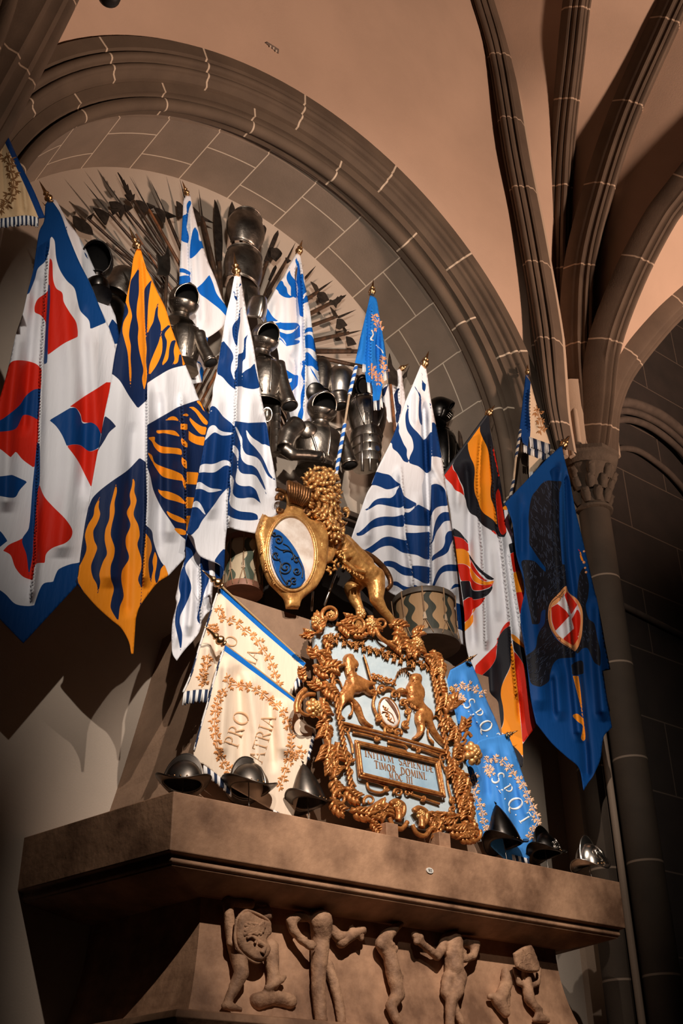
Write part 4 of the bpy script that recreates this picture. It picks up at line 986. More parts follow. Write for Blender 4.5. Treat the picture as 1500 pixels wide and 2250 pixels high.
# serif capitals from strokes: (x0,y0,x1,y1,width) on a unit-high cell plus advance
def _arc(cx, cy, rx, ry, a0, a1, w0, w1, n=10):
    return [(cx+rx*math.cos(math.radians(a0+(a1-a0)*k/n)), cy+ry*math.sin(math.radians(a0+(a1-a0)*k/n)), w0+(w1-w0)*math.sin(PI*k/n)) for k in range(n+1)]
TH, TN, SF = 0.13, 0.055, 0.045
def _v(x, y0=0, y1=1, w=TH): return [(x, y0, w), (x, y1, w)]
def _s(x, y, w=0.30): return [(x-w/2, y, SF), (x+w/2, y, SF)]
GL = {
 'P': ([_v(.14), _s(.14, .02), _s(.12, .98, .24), _arc(.26, .74, .26, .24, 90, -90, TN, TH), [(.1, .98, TN), (.27, .98, TN)], [(.1, .5, TN), (.27, .5, TN)]], .62),
 'R': ([_v(.14), _s(.14, .02), _s(.12, .98, .24), _arc(.26, .75, .25, .23, 90, -90, TN, TH), [(.1, .98, TN), (.27, .98, TN)], [(.1, .52, TN), (.27, .52, TN)], [(.28, .52, TH), (.62, .02, TH)]], .72),
 'O': ([_arc(.42, .5, .36, .49, 90, 270, TN, TH*1.3, 16), _arc(.42, .5, .36, .49, -90, 90, TN, TH*1.3, 16)], .92),
 'Q': ([_arc(.42, .5, .36, .49, 90, 270, TN, TH*1.3, 16), _arc(.42, .5, .36, .49, -90, 90, TN, TH*1.3, 16), [(.40, .05, TH), (.62, -.15, TH), (.86, -.2, TN)]], .95),
 'A': ([[(.06, 0, TN), (.38, 1, TN)], [(.38, 1, TH), (.70, 0, TH)], [(.16, .36, TN), (.58, .36, TN)], _s(.06, .02, .22), _s(.70, .02, .26)], .80),
 'T': ([_v(.34), [(.02, .97, TN), (.66, .97, TN)], _s(.34, .02), [(.03, .97, TN), (.03, .80, TN)], [(.65, .97, TN), (.65, .80, TN)]], .72),
 'S': ([_arc(.28, .75, .22, .235, 30, 270, TN, TH, 10), _arc(.28, .26, .24, .25, 90, -150, TN, TH*1.2, 10)], .60),
 'I': ([_v(.14), _s(.14, .02), _s(.14, .98)], .30), 'N': ([_v(.10, w=TN), _v(.66, w=TN), [(.10, 1, TH), (.66, 0, TH)], _s(.1, .02, .2), _s(.66, .98, .2)], .80),
 'V': ([[(.04, 1, TH), (.36, 0, TH)], [(.36, 0, TN), (.68, 1, TN)], _s(.04, .98, .22), _s(.68, .98, .22)], .76),
 'M': ([[(.06, 0, TN), (.12, 1, TN)], [(.12, 1, TH), (.42, .1, TH)], [(.42, .1, TN), (.74, 1, TN)], [(.74, 1, TH), (.80, 0, TH)], _s(.06, .02, .2), _s(.80, .02, .24)], .96),
 'E': ([_v(.14), [(.06, .97, TN), (.5, .97, TN)], [(.06, .03, TN), (.54, .03, TN)], [(.14, .52, TN), (.42, .52, TN)]], .60),
 'D': ([_v(.14), _arc(.26, .5, .44, .48, 90, -90, TN, TH, 14), [(.05, .98, TN), (.28, .98, TN)], [(.05, .02, TN), (.28, .02, TN)]], .82),
 'C': ([_arc(.42, .5, .36, .48, 45, 315, TN, TH*1.2, 16)], .78),
 'Æ': ([[(.02, 0, TN), (.44, 1, TN)], _v(.50), [(.42, .97, TN), (.86, .97, TN)], [(.42, .03, TN), (.90, .03, TN)], [(.50, .52, TN), (.78, .52, TN)], [(.14, .36, TN), (.5, .36, TN)]], .98),
 '.': ([[(.08, .03, .12), (.08, .10, .12)]], .22), ' ': ([], .45), '·': ([[(.08, .42, .12), (.08, .50, .12)]], .22)}
def lettering(txt, org, along, up, h, sp=0.08, small=1.0, bold=1.0):
    """outlines of serif capitals; org px, along/up unit vectors, h cap height"""
    out = []; x = 0; al = np.array(along, float); u = np.array(up, float); o = np.array(org, float)
    for i, ch in enumerate(txt):
        g, adv = GL[ch.upper()]; k = h*(1.0 if (ch.isupper() or small == 1.0) else small)
        for st in g:
            P = [(*(o+al*(x+p[0]*k)+u*(p[1]*k)), p[2]*k*bold) for p in st]
            out.append(ribbon(P, 1) if len(P) > 3 else ribbon(P, 2))
        x += (adv+sp)*k
    return out, x
# light blue pennant on a striped staff
FL = flag_root(740, 1050, 6.0, 'light blue fringed banner furled round a blue and white striped staff', cat='banner', name='banner', group='fringed silk banners')
S6 = Surf('@C3 640,265! 680,290 705,440 735,600 755,760! 725,780! 720,850 700,960! 660,970! 650,850! 615,840! 600,725! 540,712! 570,560 610,400', 6.0, 0, 6, folds=[('@C3 650,300 640,600 650,900', 5, 0.035, 1), ('@C3 690,400 690,700 690,950', 5, -0.03), ('@C3 600,450 575,700', 8, 0.03), ('@C3 710,500 730,750', 5, 0.03)])
PCH = mat('gold_leaf_print', (0.75, 0.36, 0.18), 0.7); PCW = mat('pale_letter_print', (0.80, 0.74, 0.66), 0.7)
lv = []
for pts, n, sd in (([(816, 690), (826, 700), (833, 725)], 4, 1), ([(812, 800), (818, 812), (822, 828)], 4, 2), ([(838, 780), (842, 800), (846, 815)], 4, 3), ([(829, 820), (834, 840)], 3, 4)):
    st, l2 = branch(pts, n, 7, sd); lv += st+l2
sheet('banner_cloth', S6, (0.012, 0.16, 0.55), [], FL, decals=[(PCH, lv), (PCW, [ribbon([(817, 725, 3), (820, 735, 3), (815, 745, 3), (821, 748, 2)]), ribbon([(826, 758, 2), (836, 768, 2.5), (842, 776, 2)])])])
fringe(S6, '@C3 588,722 610,728', (0, 17), FL); fringe(S6, '@C3 618,842 650,852', (1, 20), FL); fringe(S6, '@C3 660,966 700,960 722,930', (1, 20), FL); fringe(S6, '@C3 724,780 756,758', (1, 18), FL)
finial((820, 614), (816, 648), 6.0, FL)
striped_pole((782, 805), (767, 868), 6.0, 6.0, 0.016, FL, STRW, STRB)
pole((767, 868), (757, 932), 6.0, 6.0, 0.010, FL, PALEW, 'staff')
striped_pole((757, 932), (736, 1052), 6.0, 6.0, 0.016, FL, STRW, STRB)
# cream and blue banner by the column
FC = flag_root(1125, 1085, 5.63, 'cream blue-bordered banner with black fringe, on a striped staff beside the stone column', cat='banner', name='banner', group='fringed silk banners')
CREAM = (0.62, 0.48, 0.34)
S = Surf('@C4 765,185! 795,240 840,400 890,540 925,650! 785,600! 780,665! 745,640! 725,550!', 5.63, 0, 6, folds=[('@C4 790,250 790,600', 4, 0.03, 1), ('@C4 840,450 870,620', 8, 0.02)])
st, l2 = branch([(1178, 890), (1185, 920), (1192, 950)], 6, 9, 5)
sheet('banner_cloth', S, CREAM, [(CR, ['@C4 760,180! 797,240! 785,400 795,560 780,680! 735,670! 715,550!'])], FC, decals=[(mat('brown_leaf_print', (0.36, 0.17, 0.06), 0.8), st+l2)])
fringe(S, '@C4 785,602 925,652', (1, 22), FC, block=4)
S = Surf('@C4 785,690! 940,725! 880,755! 820,835! 785,850!', 5.635, 0, 6)
sheet('lower_panel', S, CREAM, [], FC)
fringe(S, '@C4 748,655 790,672 860,700 935,722', (0, 15), FC, block=4); fringe(S, '@C4 785,835 820,832', (0, 13), FC, block=4)
finial((1159, 800), (1158, 822), 5.63, FC)
striped_pole((1143, 945), (1133, 1005), 5.63, 5.63, 0.013, FC, mat('sleeve_cream', (0.5, 0.42, 0.33), 0.8), FN)
pole((1133, 1005), (1128, 1055), 5.63, 5.63, 0.010, FC, PALEW, 'staff')
striped_pole((1128, 1055), (1120, 1095), 5.63, 5.63, 0.013, FC, _M['sleeve_cream'], FN)
pole((1158, 824), (1143, 945), 5.645, 5.645, 0.010, FC, mat('blue_staff', CR, 0.6), 'upper_staff')
# top left
FT = flag_root(40, 480, 5.3, 'cream banner with brown foliage and a blue edge, cut off by the top left border', cat='banner', name='banner', group='fringed silk banners')
S = Surf('@P 2,278! 14,292 45,360 75,420 99,478! 84,480! 60,474 30,478 0,482 -60,484! -70,250! -20,230!', 5.3, 0, 6, folds=[('@P 20,300 30,480', 8, 0.02), ('@P 50,390 60,480', 6, 0.02)])
l2 = []
for pts, n, sd in (([(14, 335), (24, 370), (30, 410), (18, 440), (0, 455), (-20, 460)], 16, 2), ([(0, 320), (-20, 350), (-40, 400)], 8, 4)):
    a_, b_ = branch(pts, n, 11, sd, stem=2.2); l2 += a_+b_
sheet('banner_cloth', S, (0.66, 0.46, 0.26), [(CR, ['@P 2,270! 16,290 47,358 77,418 103,480! 86,482! 60,420 30,355 0,290!'])], FT, decals=[(mat('dark_leaf_print', (0.22, 0.10, 0.03), 0.8), l2)])
fringe(S, '@P -40,486 0,482 30,478 60,475 84,480', (0, 19), FT, n=110, block=4)
finial((4, 262), (6, 280), 5.3, FT)
# PRO PATRIA banners leaning on the hood
CRM = (0.80, 0.66, 0.52)
LEAFP = mat('ochre_leaf_print', (0.66, 0.28, 0.09), 0.75); LETP = mat('tan_letter_print', (0.60, 0.36, 0.20), 0.75)
def px(fr, *pts): o = FR[fr]; return [(o[0]+x/o[2], o[1]+y/o[2]) for x, y in pts]
BLS = (0.004, 0.13, 0.50)
al = np.array((0.35, -0.937)); up = np.array((-0.937, -0.35))
def ppatria(label, outline, strip, wre, lets, fin, Y, fr_lines, folds, staff):
    r = flag_root(fin[1][0], fin[1][1], Y, label, 'wreathed cream banners', 'banner', 'banner')
    S = Surf(outline, Y, 0.03, 4.3, folds=folds)
    lv = []
    for pts, n, sd in wre:
        a_, b_ = branch(px('Q1', *pts), n, 8.5, sd, w=3.0, stem=1.6); lv += a_+b_
    sheet('banner_cloth', S, CRM, [(BLS, [strip])], r, decals=[(LEAFP, lv), (LETP, lets)])
    for l, d, b in fr_lines: fringe(S, l, d, r, block=b)
    finial(fin[0], fin[1], Y-0.01, r, Yt=Y-0.05)
    pole(fin[1], staff, Y+0.015, Y+0.02, 0.008, r, mat('gilt_staff', (0.45, 0.30, 0.15), 0.5), 'staff')
    # twisted cord along the leading edge
    e = cat_rom([p for p in T(staff_edge[label[:5]], True)], 6, closed=False)
    w = S.pos(e[:, 0], e[:, 1], 0.004); mb = MB(); mb.tube([tuple(q) for q in w], 0.007, 8)
    n = len(w)-1
    for i in range(n):
        for k in range(8): mb.mi[i*8+k] = 1 if ((i*0.9+k/8.0) % 1.0) < 0.4 else 0
    mb.build('cord', [FW, FN], r, smooth=True)
staff_edge = {'upper': '@Q1 490,180 440,330 370,540 300,770 240,905', 'lower': '@Q1 535,600 500,700 470,800 430,950 380,1120 320,1330'}
L1, _ = lettering('O', px('Q1', (620, 580))[0], al, up, 26); L1b, _ = lettering('IA', px('Q1', (770, 705))[0], al, up, 27)
ppatria('upper cream banner with ochre wreath and blue hem, behind its twin on the hood', '@Q1 505,125! 1140,690! 1060,830! 1020,1000! 600,1100! 430,885! 340,890 240,910! 300,770 370,540 440,330 490,180!',
  '@Q1 510,115! 1145,685! 1120,715! 820,455! 500,165!',
  [([(520, 260), (500, 340), (560, 370), (640, 395), (700, 450), (770, 500), (820, 580), (870, 650), (900, 720), (920, 790), (940, 860)], 20, 1), ([(430, 620), (410, 700), (380, 790), (400, 850)], 9, 2), ([(470, 400), (450, 470)], 3, 6)], L1+L1b,
  ((443, 1252), (486, 1288)), 5.80, [('@Q1 245,905 340,890 430,888', (-3, 27), 3), ('@Q1 1055,840 1120,730', (2, 20), 3)],
  [('@Q1 540,200 560,500 600,900', 10, 0.02), ('@Q1 430,500 400,850', 10, 0.025), ('@Q1 760,450 820,700 860,950', 12, 0.02), ('@Q1 480,400 480,900', 8, -0.02)], px('Q1', (1130, 690))[0])
L2, _ = lettering('PRO', px('Q1', (640, 1315))[0], al, up, 33, 0.10); L2b, _ = lettering('PATRIA', px('Q1', (800, 1490))[0], (0.29, -0.957), (-0.957, -0.29), 31, 0.03)
ppatria('lower cream banner lettered PRO PATRIA inside an ochre wreath, behind the helmets', '@Q1 548,550! 1065,960! 1080,1080 1150,1150 1195,1170! 1150,1400 1040,1850! 900,1770! 600,1600! 500,1520 390,1430 325,1420! 320,1330 380,1120 430,950 470,800 500,700 535,610!',
  '@Q1 552,538! 1075,940! 1060,980! 790,780! 538,598!',
  [([(560, 760), (575, 840), (640, 850), (720, 860), (800, 900), (870, 950), (930, 1000), (980, 1060), (1010, 1130), (1030, 1220), (1030, 1300), (1020, 1400), (990, 1480), (960, 1560), (930, 1600)], 30, 3),
   ([(555, 870), (500, 950), (480, 1040), (470, 1130), (480, 1220), (500, 1320), (540, 1420), (590, 1480)], 20, 4), ([(1020, 1390), (1080, 1360), (1120, 1320)], 3, 8)], L2+L2b,
  ((448, 1375), (492, 1415)), 5.74, [('@Q1 390,1440 500,1520 590,1600', (0, 20), 4), ('@Q1 900,1765 1040,1850', (0, 14), 4), ('@Q1 1195,1180 1150,1390', (4, 6), 3)],
  [('@Q1 560,640 540,1000 520,1400', 12, 0.03), ('@Q1 720,750 780,1200 800,1700', 14, 0.03), ('@Q1 640,700 660,1200 660,1600', 10, -0.02), ('@Q1 950,950 1000,1400', 16, 0.03), ('@Q1 870,900 900,1500', 9, -0.02)], px('Q1', (1060, 950))[0])
# SPQT banners
SKY = (0.055, 0.25, 0.66)
def spq(label, outline, txt, org, al, up, h, wre, fin, Y, frl, folds, top):
    r = flag_root(fin[1][0], fin[1][1], Y, label, 'lettered blue banners', 'banner', 'banner')
    S = Surf(outline, Y, 0.03, 4.2, folds=folds)
    lv = []
    for pts, n, sd in wre:
        a_, b_ = branch(px('Q3', *pts), n, 7.5, sd, w=2.8, stem=1.5); lv += a_+b_
    L, _ = lettering(txt, px('Q3', org)[0], al, up, h, 0.12)
    sheet('banner_cloth', S, SKY, [], r, decals=[(mat('peach_leaf_print', (0.85, 0.52, 0.32), 0.75), lv), (mat('white_letter_print', (0.85, 0.84, 0.80), 0.75), L)])
    for l, d, b in frl: fringe(S, l, d, r, block=b)
    finial(fin[0], (fin[1][0]-6, fin[1][1]+4), Y, r, Yt=Y-0.06, fat=1.45)
    pole(fin[1], px('Q3', top)[0], Y+0.05, Y+0.05, 0.011, r, GOLDB, 'staff')
a1 = np.array((0.60, 0.80)); u1 = np.array((0.84, -0.54))
spq('upper light blue banner lettered SPQ with a peach branch, right of the gilt frame', '@Q3 160,235! 300,160! 345,260 420,450 480,580 525,700! 520,800! 380,900! 300,900! 60,500! 130,330!', 'S.P.Q.T', (245, 480), a1, u1, 27,
  [([(170, 390), (220, 360), (290, 350), (350, 380), (400, 410)], 9, 1), ([(190, 410), (230, 440), (250, 460)], 3, 2)], ((1049, 1437), (1031, 1448)), 5.82,
  [], [('@Q3 260,230 300,450 400,700', 8, 0.025), ('@Q3 200,300 240,600', 8, -0.02), ('@Q3 380,450 460,640', 7, 0.02)], (165, 240))
a2 = np.array((0.56, 0.83)); u2 = np.array((0.86, -0.50))
spq('lower light blue banner lettered SPQT in a peach wreath, behind the pointed helmet', '@Q3 360,745! 400,730 570,690! 600,760 650,900 700,1050 750,1200 805,1310! 760,1400! 720,1620! 560,1600! 400,1450! 340,1310! 280,1100! 240,950!', 'S.P.Q.T', (445, 1010), a2, u2, 30,
  [([(400, 900), (450, 870), (520, 880), (570, 920), (610, 980), (660, 1030), (700, 1100), (730, 1180), (770, 1260), (790, 1310), (750, 1380), (725, 1440)], 24, 3), ([(320, 960), (340, 1040), (330, 1100), (360, 1180), (390, 1240), (400, 1330), (430, 1380)], 13, 4), ([(410, 920), (440, 960), (450, 980)], 3, 7)],
  ((1138, 1605), (1117, 1613)), 5.76, [('@Q3 600,1560 720,1590', (2, 12), 3)], [('@Q3 470,760 520,1000 580,1400', 10, 0.03), ('@Q3 400,800 430,1200', 9, -0.025), ('@Q3 560,760 660,1100 740,1350', 9, 0.02), ('@Q3 620,900 640,1500', 10, -0.015)], (390, 745))
# ================================================================ ARMS AND ARMOUR
STEEL = mat('dark_steel', (0.34, 0.295, 0.255), 0.36, 1.0, col2=(0.16, 0.135, 0.115), scale=9, bump=0.35, bscale=18)
STEELB = mat('bright_steel', (0.62, 0.56, 0.50), 0.30, 1.0, col2=(0.36, 0.32, 0.28), scale=9, bump=0.12, bscale=25)
BLACKST = mat('blackened_steel', (0.06, 0.054, 0.05), 0.30, 1.0, col2=(0.02, 0.018, 0.017), scale=7)
TRIM = mat('steel_border', (0.50, 0.44, 0.38), 0.28, 1.0, var=0.3, scale=20)
RUST = mat('rusty_iron', (0.075, 0.06, 0.05), 0.5, 0.7, col2=(0.03, 0.023, 0.02), scale=15, bump=0.3)
SHAFTW = mat('dark_shaft_wood', (0.085, 0.042, 0.022), 0.45, 0, col2=(0.02, 0.012, 0.008), scale=12, bump=0.3)
SHAFTR = mat('red_brown_shaft_wood', (0.26, 0.095, 0.035), 0.4, 0, col2=(0.07, 0.03, 0.015), scale=9)
SHADEIN = mat('inner_shade_black', (0.006, 0.005, 0.005), 0.9)  # near-black that paints in the shade inside hollow armour
def plate(mb, outline, Y, th=0.012, mi=0):
    Q = outline if isinstance(outline, np.ndarray) else poly(outline, 3)
    v, f = tri(Q, 400.0)
    w = [at(a[0], a[1], Y) for a in v]; n = len(w)
    mb.add([(p.x, p.y-th/2, p.z) for p in w]+[(p.x, p.y+th/2, p.z) for p in w], [], mi)
    b = len(mb.v)-2*n
    nq = len(densify(Q, 400.0))
    mb.f += [tuple(b+i for i in q) for q in f]+[tuple(b+n+i for i in q[::-1]) for q in f]+[(b+i, b+(i+1) % nq, b+n+(i+1) % nq, b+n+i) for i in range(nq)]
    mb.mi += [mi]*(2*len(f)+nq)
def weapon(kind, label, Y, shaft=None, blades=(), spike=None, red=False, group='polearms fanned on the niche wall', w=22):
    fr = (shaft or spike)[0]; o = FR[fr]
    first = (shaft or spike)[1]; c = (o[0]+first[0]/o[2], o[1]+first[1]/o[2])
    r = empty(kind, at(c[0], c[1], Y), label, 'weapon', group)
    if shaft:
        fr, a, b = shaft; o = FR[fr]; p = [(o[0]+q[0]/o[2], o[1]+q[1]/o[2]) for q in (a, b)]
        rad = w/o[2]/2*mpp(p[0][0], p[0][1], Y)
        mb = MB(); mb.tube([at(p[0][0], p[0][1], Y), at((p[0][0]+p[1][0])/2, (p[0][1]+p[1][1])/2, Y), at(p[1][0], p[1][1], Y)], [rad*0.85, rad, rad*1.05], 8)
        mb.build('shaft', SHAFTR if red else SHAFTW, r, smooth=True, angle=50)
    if spike:
        fr, a, b, ww = spike; o = FR[fr]; p = [(o[0]+q[0]/o[2], o[1]+q[1]/o[2]) for q in (a, b)]
        rad = ww/o[2]/2*mpp(p[0][0], p[0][1], Y); mb = MB()
        mb.tube([at(p[0][0], p[0][1], Y), at(*(p[0][i]*0.5+p[1][i]*0.5 for i in (0, 1)), Y), at(p[1][0], p[1][1], Y)], [0.0008, rad*0.7, rad], 4)
        mb.build('spike', RUST, r)
    for i, (nm, ol, m) in enumerate(blades):
        mb = MB(); plate(mb, ol, Y-0.012-0.002*i); mb.build(nm, m, r, bevel=0.002)
    return r
WP = 6.69
W = weapon
W('halberd', 'halberd with a bright steel point, leftmost of the fan beside the black helmet', WP, ('C1', (575, 355), (890, 640)), [('blade', '@C1 480,345! 500,345 560,380 600,420 615,470! 570,460 520,440 485,400', RUST), ('point', '@C1 453,246! 580,342! 560,366!', STEELB), ('fluke', '@C1 575,350! 622,322! 600,368!', RUST)])
W('halberd', 'halberd with broad dark axe blade, second from the left of the fan', WP-0.03, ('C1', (715, 320), (1010, 660)), [('blade', '@C1 612,290! 660,300 712,328! 720,345 700,402! 690,400 650,350', RUST), ('fluke', '@C1 728,300! 802,300! 745,338!', RUST)], ('C1', (551, 117), (720, 325), 16))
W('halberd', 'halberd with clipped axe blade, third from the left of the fan', WP, ('C1', (820, 290), (1085, 610)), [('blade', '@C1 718,250! 770,250 810,275! 825,310! 800,357! 785,330 775,305 740,300', RUST), ('fluke', '@C1 815,268! 877,290! 830,322!', RUST)], ('C1', (657, 63), (822, 295), 16))
W('partisan', 'partisan with a saw-toothed blade, near the top left of the fan', WP-0.03, ('C1', (878, 240), (1115, 610)), [('blade', '@C1 775,56! 800,90 812,112! 815,105 832,142! 840,135 852,177! 858,172 872,207! 888,198! 884,232! 860,248! 842,236! 820,203! 838,200 822,170 800,110', RUST)])
W('halberd', 'halberd with a long thin spike, right of the saw-toothed partisan', WP, ('C1', (980, 300), (1205, 700)), [('blade', '@C1 893,240! 930,245 965,270! 978,300! 945,332! 930,300 900,280', RUST), ('fluke', '@C1 965,256! 1024,282! 990,302!', RUST)], ('C1', (854, 83), (982, 305), 14), red=True)
W('halberd', 'halberd with a notched blade, just left of the first bright blue flag', WP-0.03, ('C1', (1095, 330), (1195, 570)), [('blade', '@C1 1013,286! 1060,300 1092,330! 1087,387! 1070,392! 1040,340', RUST), ('fluke', '@C1 1090,313! 1165,348! 1100,362!', RUST)], ('C1', (989, 107), (1096, 335), 14))
W('halberd', 'halberd whose blade shows on both sides of the first bright blue flag', WP, ('C1', (1226, 260), (1260, 500)), [('blade', '@C1 1161,246! 1190,262 1212,290! 1207,344! 1172,347!', RUST)], ('C1', (1184, 98), (1228, 265), 14))
W('halberd', 'upright halberd just right of the first bright blue flag', WP-0.03, ('C2', (252, 350), (378, 890)), [('fluke', '@C2 250,343! 328,391! 262,374!', RUST), ('blade', '@C2 190,283! 235,330 247,370! 215,392! 195,340', RUST)], ('C2', (230, 166), (253, 355), 14), w=30)
W('glaive', 'glaive with a tall dark blade left of the stacked backplates', WP, ('C2', (366, 600), (376, 900)), [('blade', '@C2 333,236! 352,275 378,380 386,520 382,640! 350,640! 330,400', RUST)], w=30)
W('spear', 'broad spear point behind the stacked backplates, leftmost of three', WP, ('C2', (448, 350), (460, 600)), [('blade', '@C2 447,250! 467,300 464,362! 426,362! 431,290', RUST)])
W('spear', 'broad spear point behind the stacked backplates, middle of three', WP-0.02, ('C2', (522, 365), (500, 600)), [('blade', '@C2 537,296! 550,330 547,372! 498,372! 513,330', RUST)])
W('spear', 'small spear point behind the right edge of the stacked backplates', WP, ('C2', (652, 450), (600, 700)), [('blade', '@C2 657,403! 674,430 662,482! 636,472!', RUST)])
W('spear', 'spear with a long narrow blade leaning right of the stacked backplates', WP, ('C2', (695, 590), (615, 840)), [('blade', '@C2 750,438! 754,470 703,600 692,642! 658,642! 688,560 725,470', RUST)], w=26)
W('halberd', 'halberd leaning left of the second bright blue flag', WP-0.03, ('C2', (815, 625), (640, 920)), [('blade', '@C2 703,560! 745,556 777,590 770,612! 740,644! 703,612!', RUST), ('fluke', '@C2 800,618! 838,640! 815,657!', RUST)], ('C2', (867, 518), (812, 632), 16), w=26)
W('glaive', 'small narrow glaive below the two leaning blades', WP-0.05, ('C2', (700, 760), (645, 900)), [('blade', '@C2 735,668! 742,690 703,772! 688,762! 718,690', RUST)], w=12)
W('spear', 'short spike just right of the second bright blue flag tip', WP, ('C2', (940, 745), (850, 840)), [], ('C2', (1001, 673), (935, 750), 18), w=16)
W('halberd', 'halberd pointing right, topmost beside the second bright blue flag', WP-0.03, ('C2', (1012, 845), (800, 985)), [('blade', '@C2 1018,845! 1060,850 1088,900! 1030,918! 1008,870!', RUST), ('fluke', '@C2 966,776! 1005,800 1022,835! 1000,842!', STEEL)], ('C2', (1114, 768), (1010, 842), 18), w=30)
W('partisan', 'saw-toothed partisan pointing right, below the topmost right halberd', WP, ('C2', (1095, 920), (800, 1070)), [('blade', '@C2 1202,863! 1172,872! 1166,866! 1150,880! 1144,874! 1130,890! 1110,900! 1092,895! 1088,930! 1120,930! 1135,950! 1140,930! 1160,912! 1172,895! 1190,880!', RUST)], w=30)
W('halberd', 'halberd pointing right with clipped blade, third down on the right', WP-0.03, ('C2', (1140, 1005), (800, 1130)), [('blade', '@C2 1140,1022! 1175,1025 1208,1065! 1160,1092! 1133,1082! 1138,1050', RUST), ('fluke', '@C2 1095,943! 1135,985 1142,1017! 1120,1007!', STEEL)], ('C2', (1267, 961), (1150, 1012), 18), w=28)
W('halberd', 'halberd pointing right, lowest on the right, touching the light blue banner', WP, ('C2', (1215, 1115), (830, 1200)), [('blade', '@C2 1200,1138! 1240,1150 1268,1190! 1213,1203! 1203,1170!', RUST), ('fluke', '@C2 1170,1053! 1205,1100! 1190,1122!', STEEL)], ('C2', (1306, 1096), (1215, 1118), 16), w=30)
W('staff', 'thick level wooden shaft behind the light blue banner', WP-0.02, ('C2', (1330, 1237), (900, 1236)), w=34)
W('staff', 'wooden shaft sloping down behind the breastplates, below the level shaft', WP-0.02, ('C2', (1310, 1338), (1010, 1275)), w=28)
W('staff', 'short wooden shaft showing between the two upright breastplates', WP-0.02, ('C2', (1260, 1428), (1080, 1372)), w=24)
SL = ['bare dark staff in the left fan, beside the leftmost halberd', 'red-brown bare staff crossing the left fan above the orange flag tip', 'bare dark staff above the orange flag tip, next to the red-brown one', 'bare dark staff running behind the upright front halberd', 'bare dark staff low in the left fan, behind the rounded grey breastplate', 'short bare dark staff just right of the black helmet', 'outer dark staff of the bunch under the cuffed arm left of the central flag', 'red-brown staff of the bunch under the cuffed arm left of the central flag', 'lowest dark staff of the bunch left of the central flag', 'thin red-brown staff under the left cuffed arm', 'upper grey staff slanting down below the right cuffed arm', 'upper red-brown staff slanting down below the right cuffed arm', 'lower red-brown staff slanting down beside the riveted leg plates', 'lowest dark staff beside the riveted leg plates']
for i, (a, b, rd, fr, w_) in enumerate((((700, 520), (1010, 800), 0, 'C1', 16), ((895, 462), (1190, 920), 1, 'C1', 14), ((940, 535), (1210, 830), 0, 'C1', 14), ((1000, 640), (1200, 1000), 0, 'C1', 14), ((860, 560), (1090, 830), 0, 'C1', 14), ((760, 560), (950, 700), 0, 'C1', 18),
        ((1285, 1560), (1440, 1270), 0, 'C1', 20), ((1310, 1600), (1440, 1350), 1, 'C1', 20), ((1340, 1640), (1450, 1430), 0, 'C1', 20), ((1290, 1480), (1400, 1280), 1, 'C1', 14),
        ((300, 980), (530, 1440), 0, 'K4', 46), ((350, 930), (540, 1310), 1, 'K4', 40), ((360, 1240), (500, 1560), 1, 'K4', 44), ((340, 1400), (450, 1640), 0, 'K4', 40))):
    W('staff', SL[i], WP-0.04-0.012*(i % 3), (fr, a, b), red=rd, w=w_, group='bare weapon shafts')
W('halberd', 'halberd standing in front, between the orange flag and the visored helmet', 6.42, ('C1', (1100, 730), (1085, 980)), [('blade', '@C1 1105,535! 1115,600 1122,690 1112,738! 1080,740! 1033,732! 1040,680 1028,598! 1060,610 1085,600!', STEEL)], w=26, group='upright halberds')
W('halberd', 'broad dark halberd with red-brown shaft right of the light blue banner', 6.33, ('K5', (520, 330), (575, 900)), [('blade', '@K5 510,-20! 530,60 545,130 580,180! 600,200! 605,372! 560,350 500,335! 493,100', RUST)], w=40, red=True, group='upright halberds')
W('halberd', 'halberd with winged steel head standing against the arch stones', 6.45, ('C4', (322, 440), (342, 720)), [('blade', '@C4 305,246! 320,310 332,345 362,350! 374,478! 330,447! 297,442! 298,400 255,385! 300,360', STEEL)], w=30, group='upright halberds')
W('halberd', 'dark hooked blade beside the narrow white and blue flag', 6.5, ('K5', (690, 260), (600, 500)), [('blade', '@K5 745,132! 720,200 712,260! 680,280! 664,250! 690,210! 715,190!', RUST)], w=10)
# ---------------------------------------------------------------- armour
def basis(f, up=(0, 0, 1)):
    f = Vector(f).normalized(); s = f.cross(Vector(up)).normalized(); u = s.cross(f).normalized(); return f, s, u
def ring_shell(c, f, s, u, rx, ry, rz, a0, a1, n=12, seg=28, peak=0.0):
    """part of an ellipsoid round axis f, from polar angle a0 to a1 (degrees)"""
    vs = []; fs = []
    for i in range(n+1):
        a = math.radians(a0+(a1-a0)*i/n)
        for k in range(seg):
            q = 2*PI*k/seg
            ff = math.cos(a)*rz
            if peak and i < 3: ff += peak*max(0, math.sin(q))**2*(1-i/3.0)
            vs.append(c+f*ff+s*(math.sin(a)*math.cos(q)*rx)+u*(math.sin(a)*math.sin(q)*ry))
    for i in range(n):
        for k in range(seg):
            k2 = (k+1) % seg; fs.append((i*seg+k, i*seg+k2, (i+1)*seg+k2, (i+1)*seg+k))
    return vs, fs
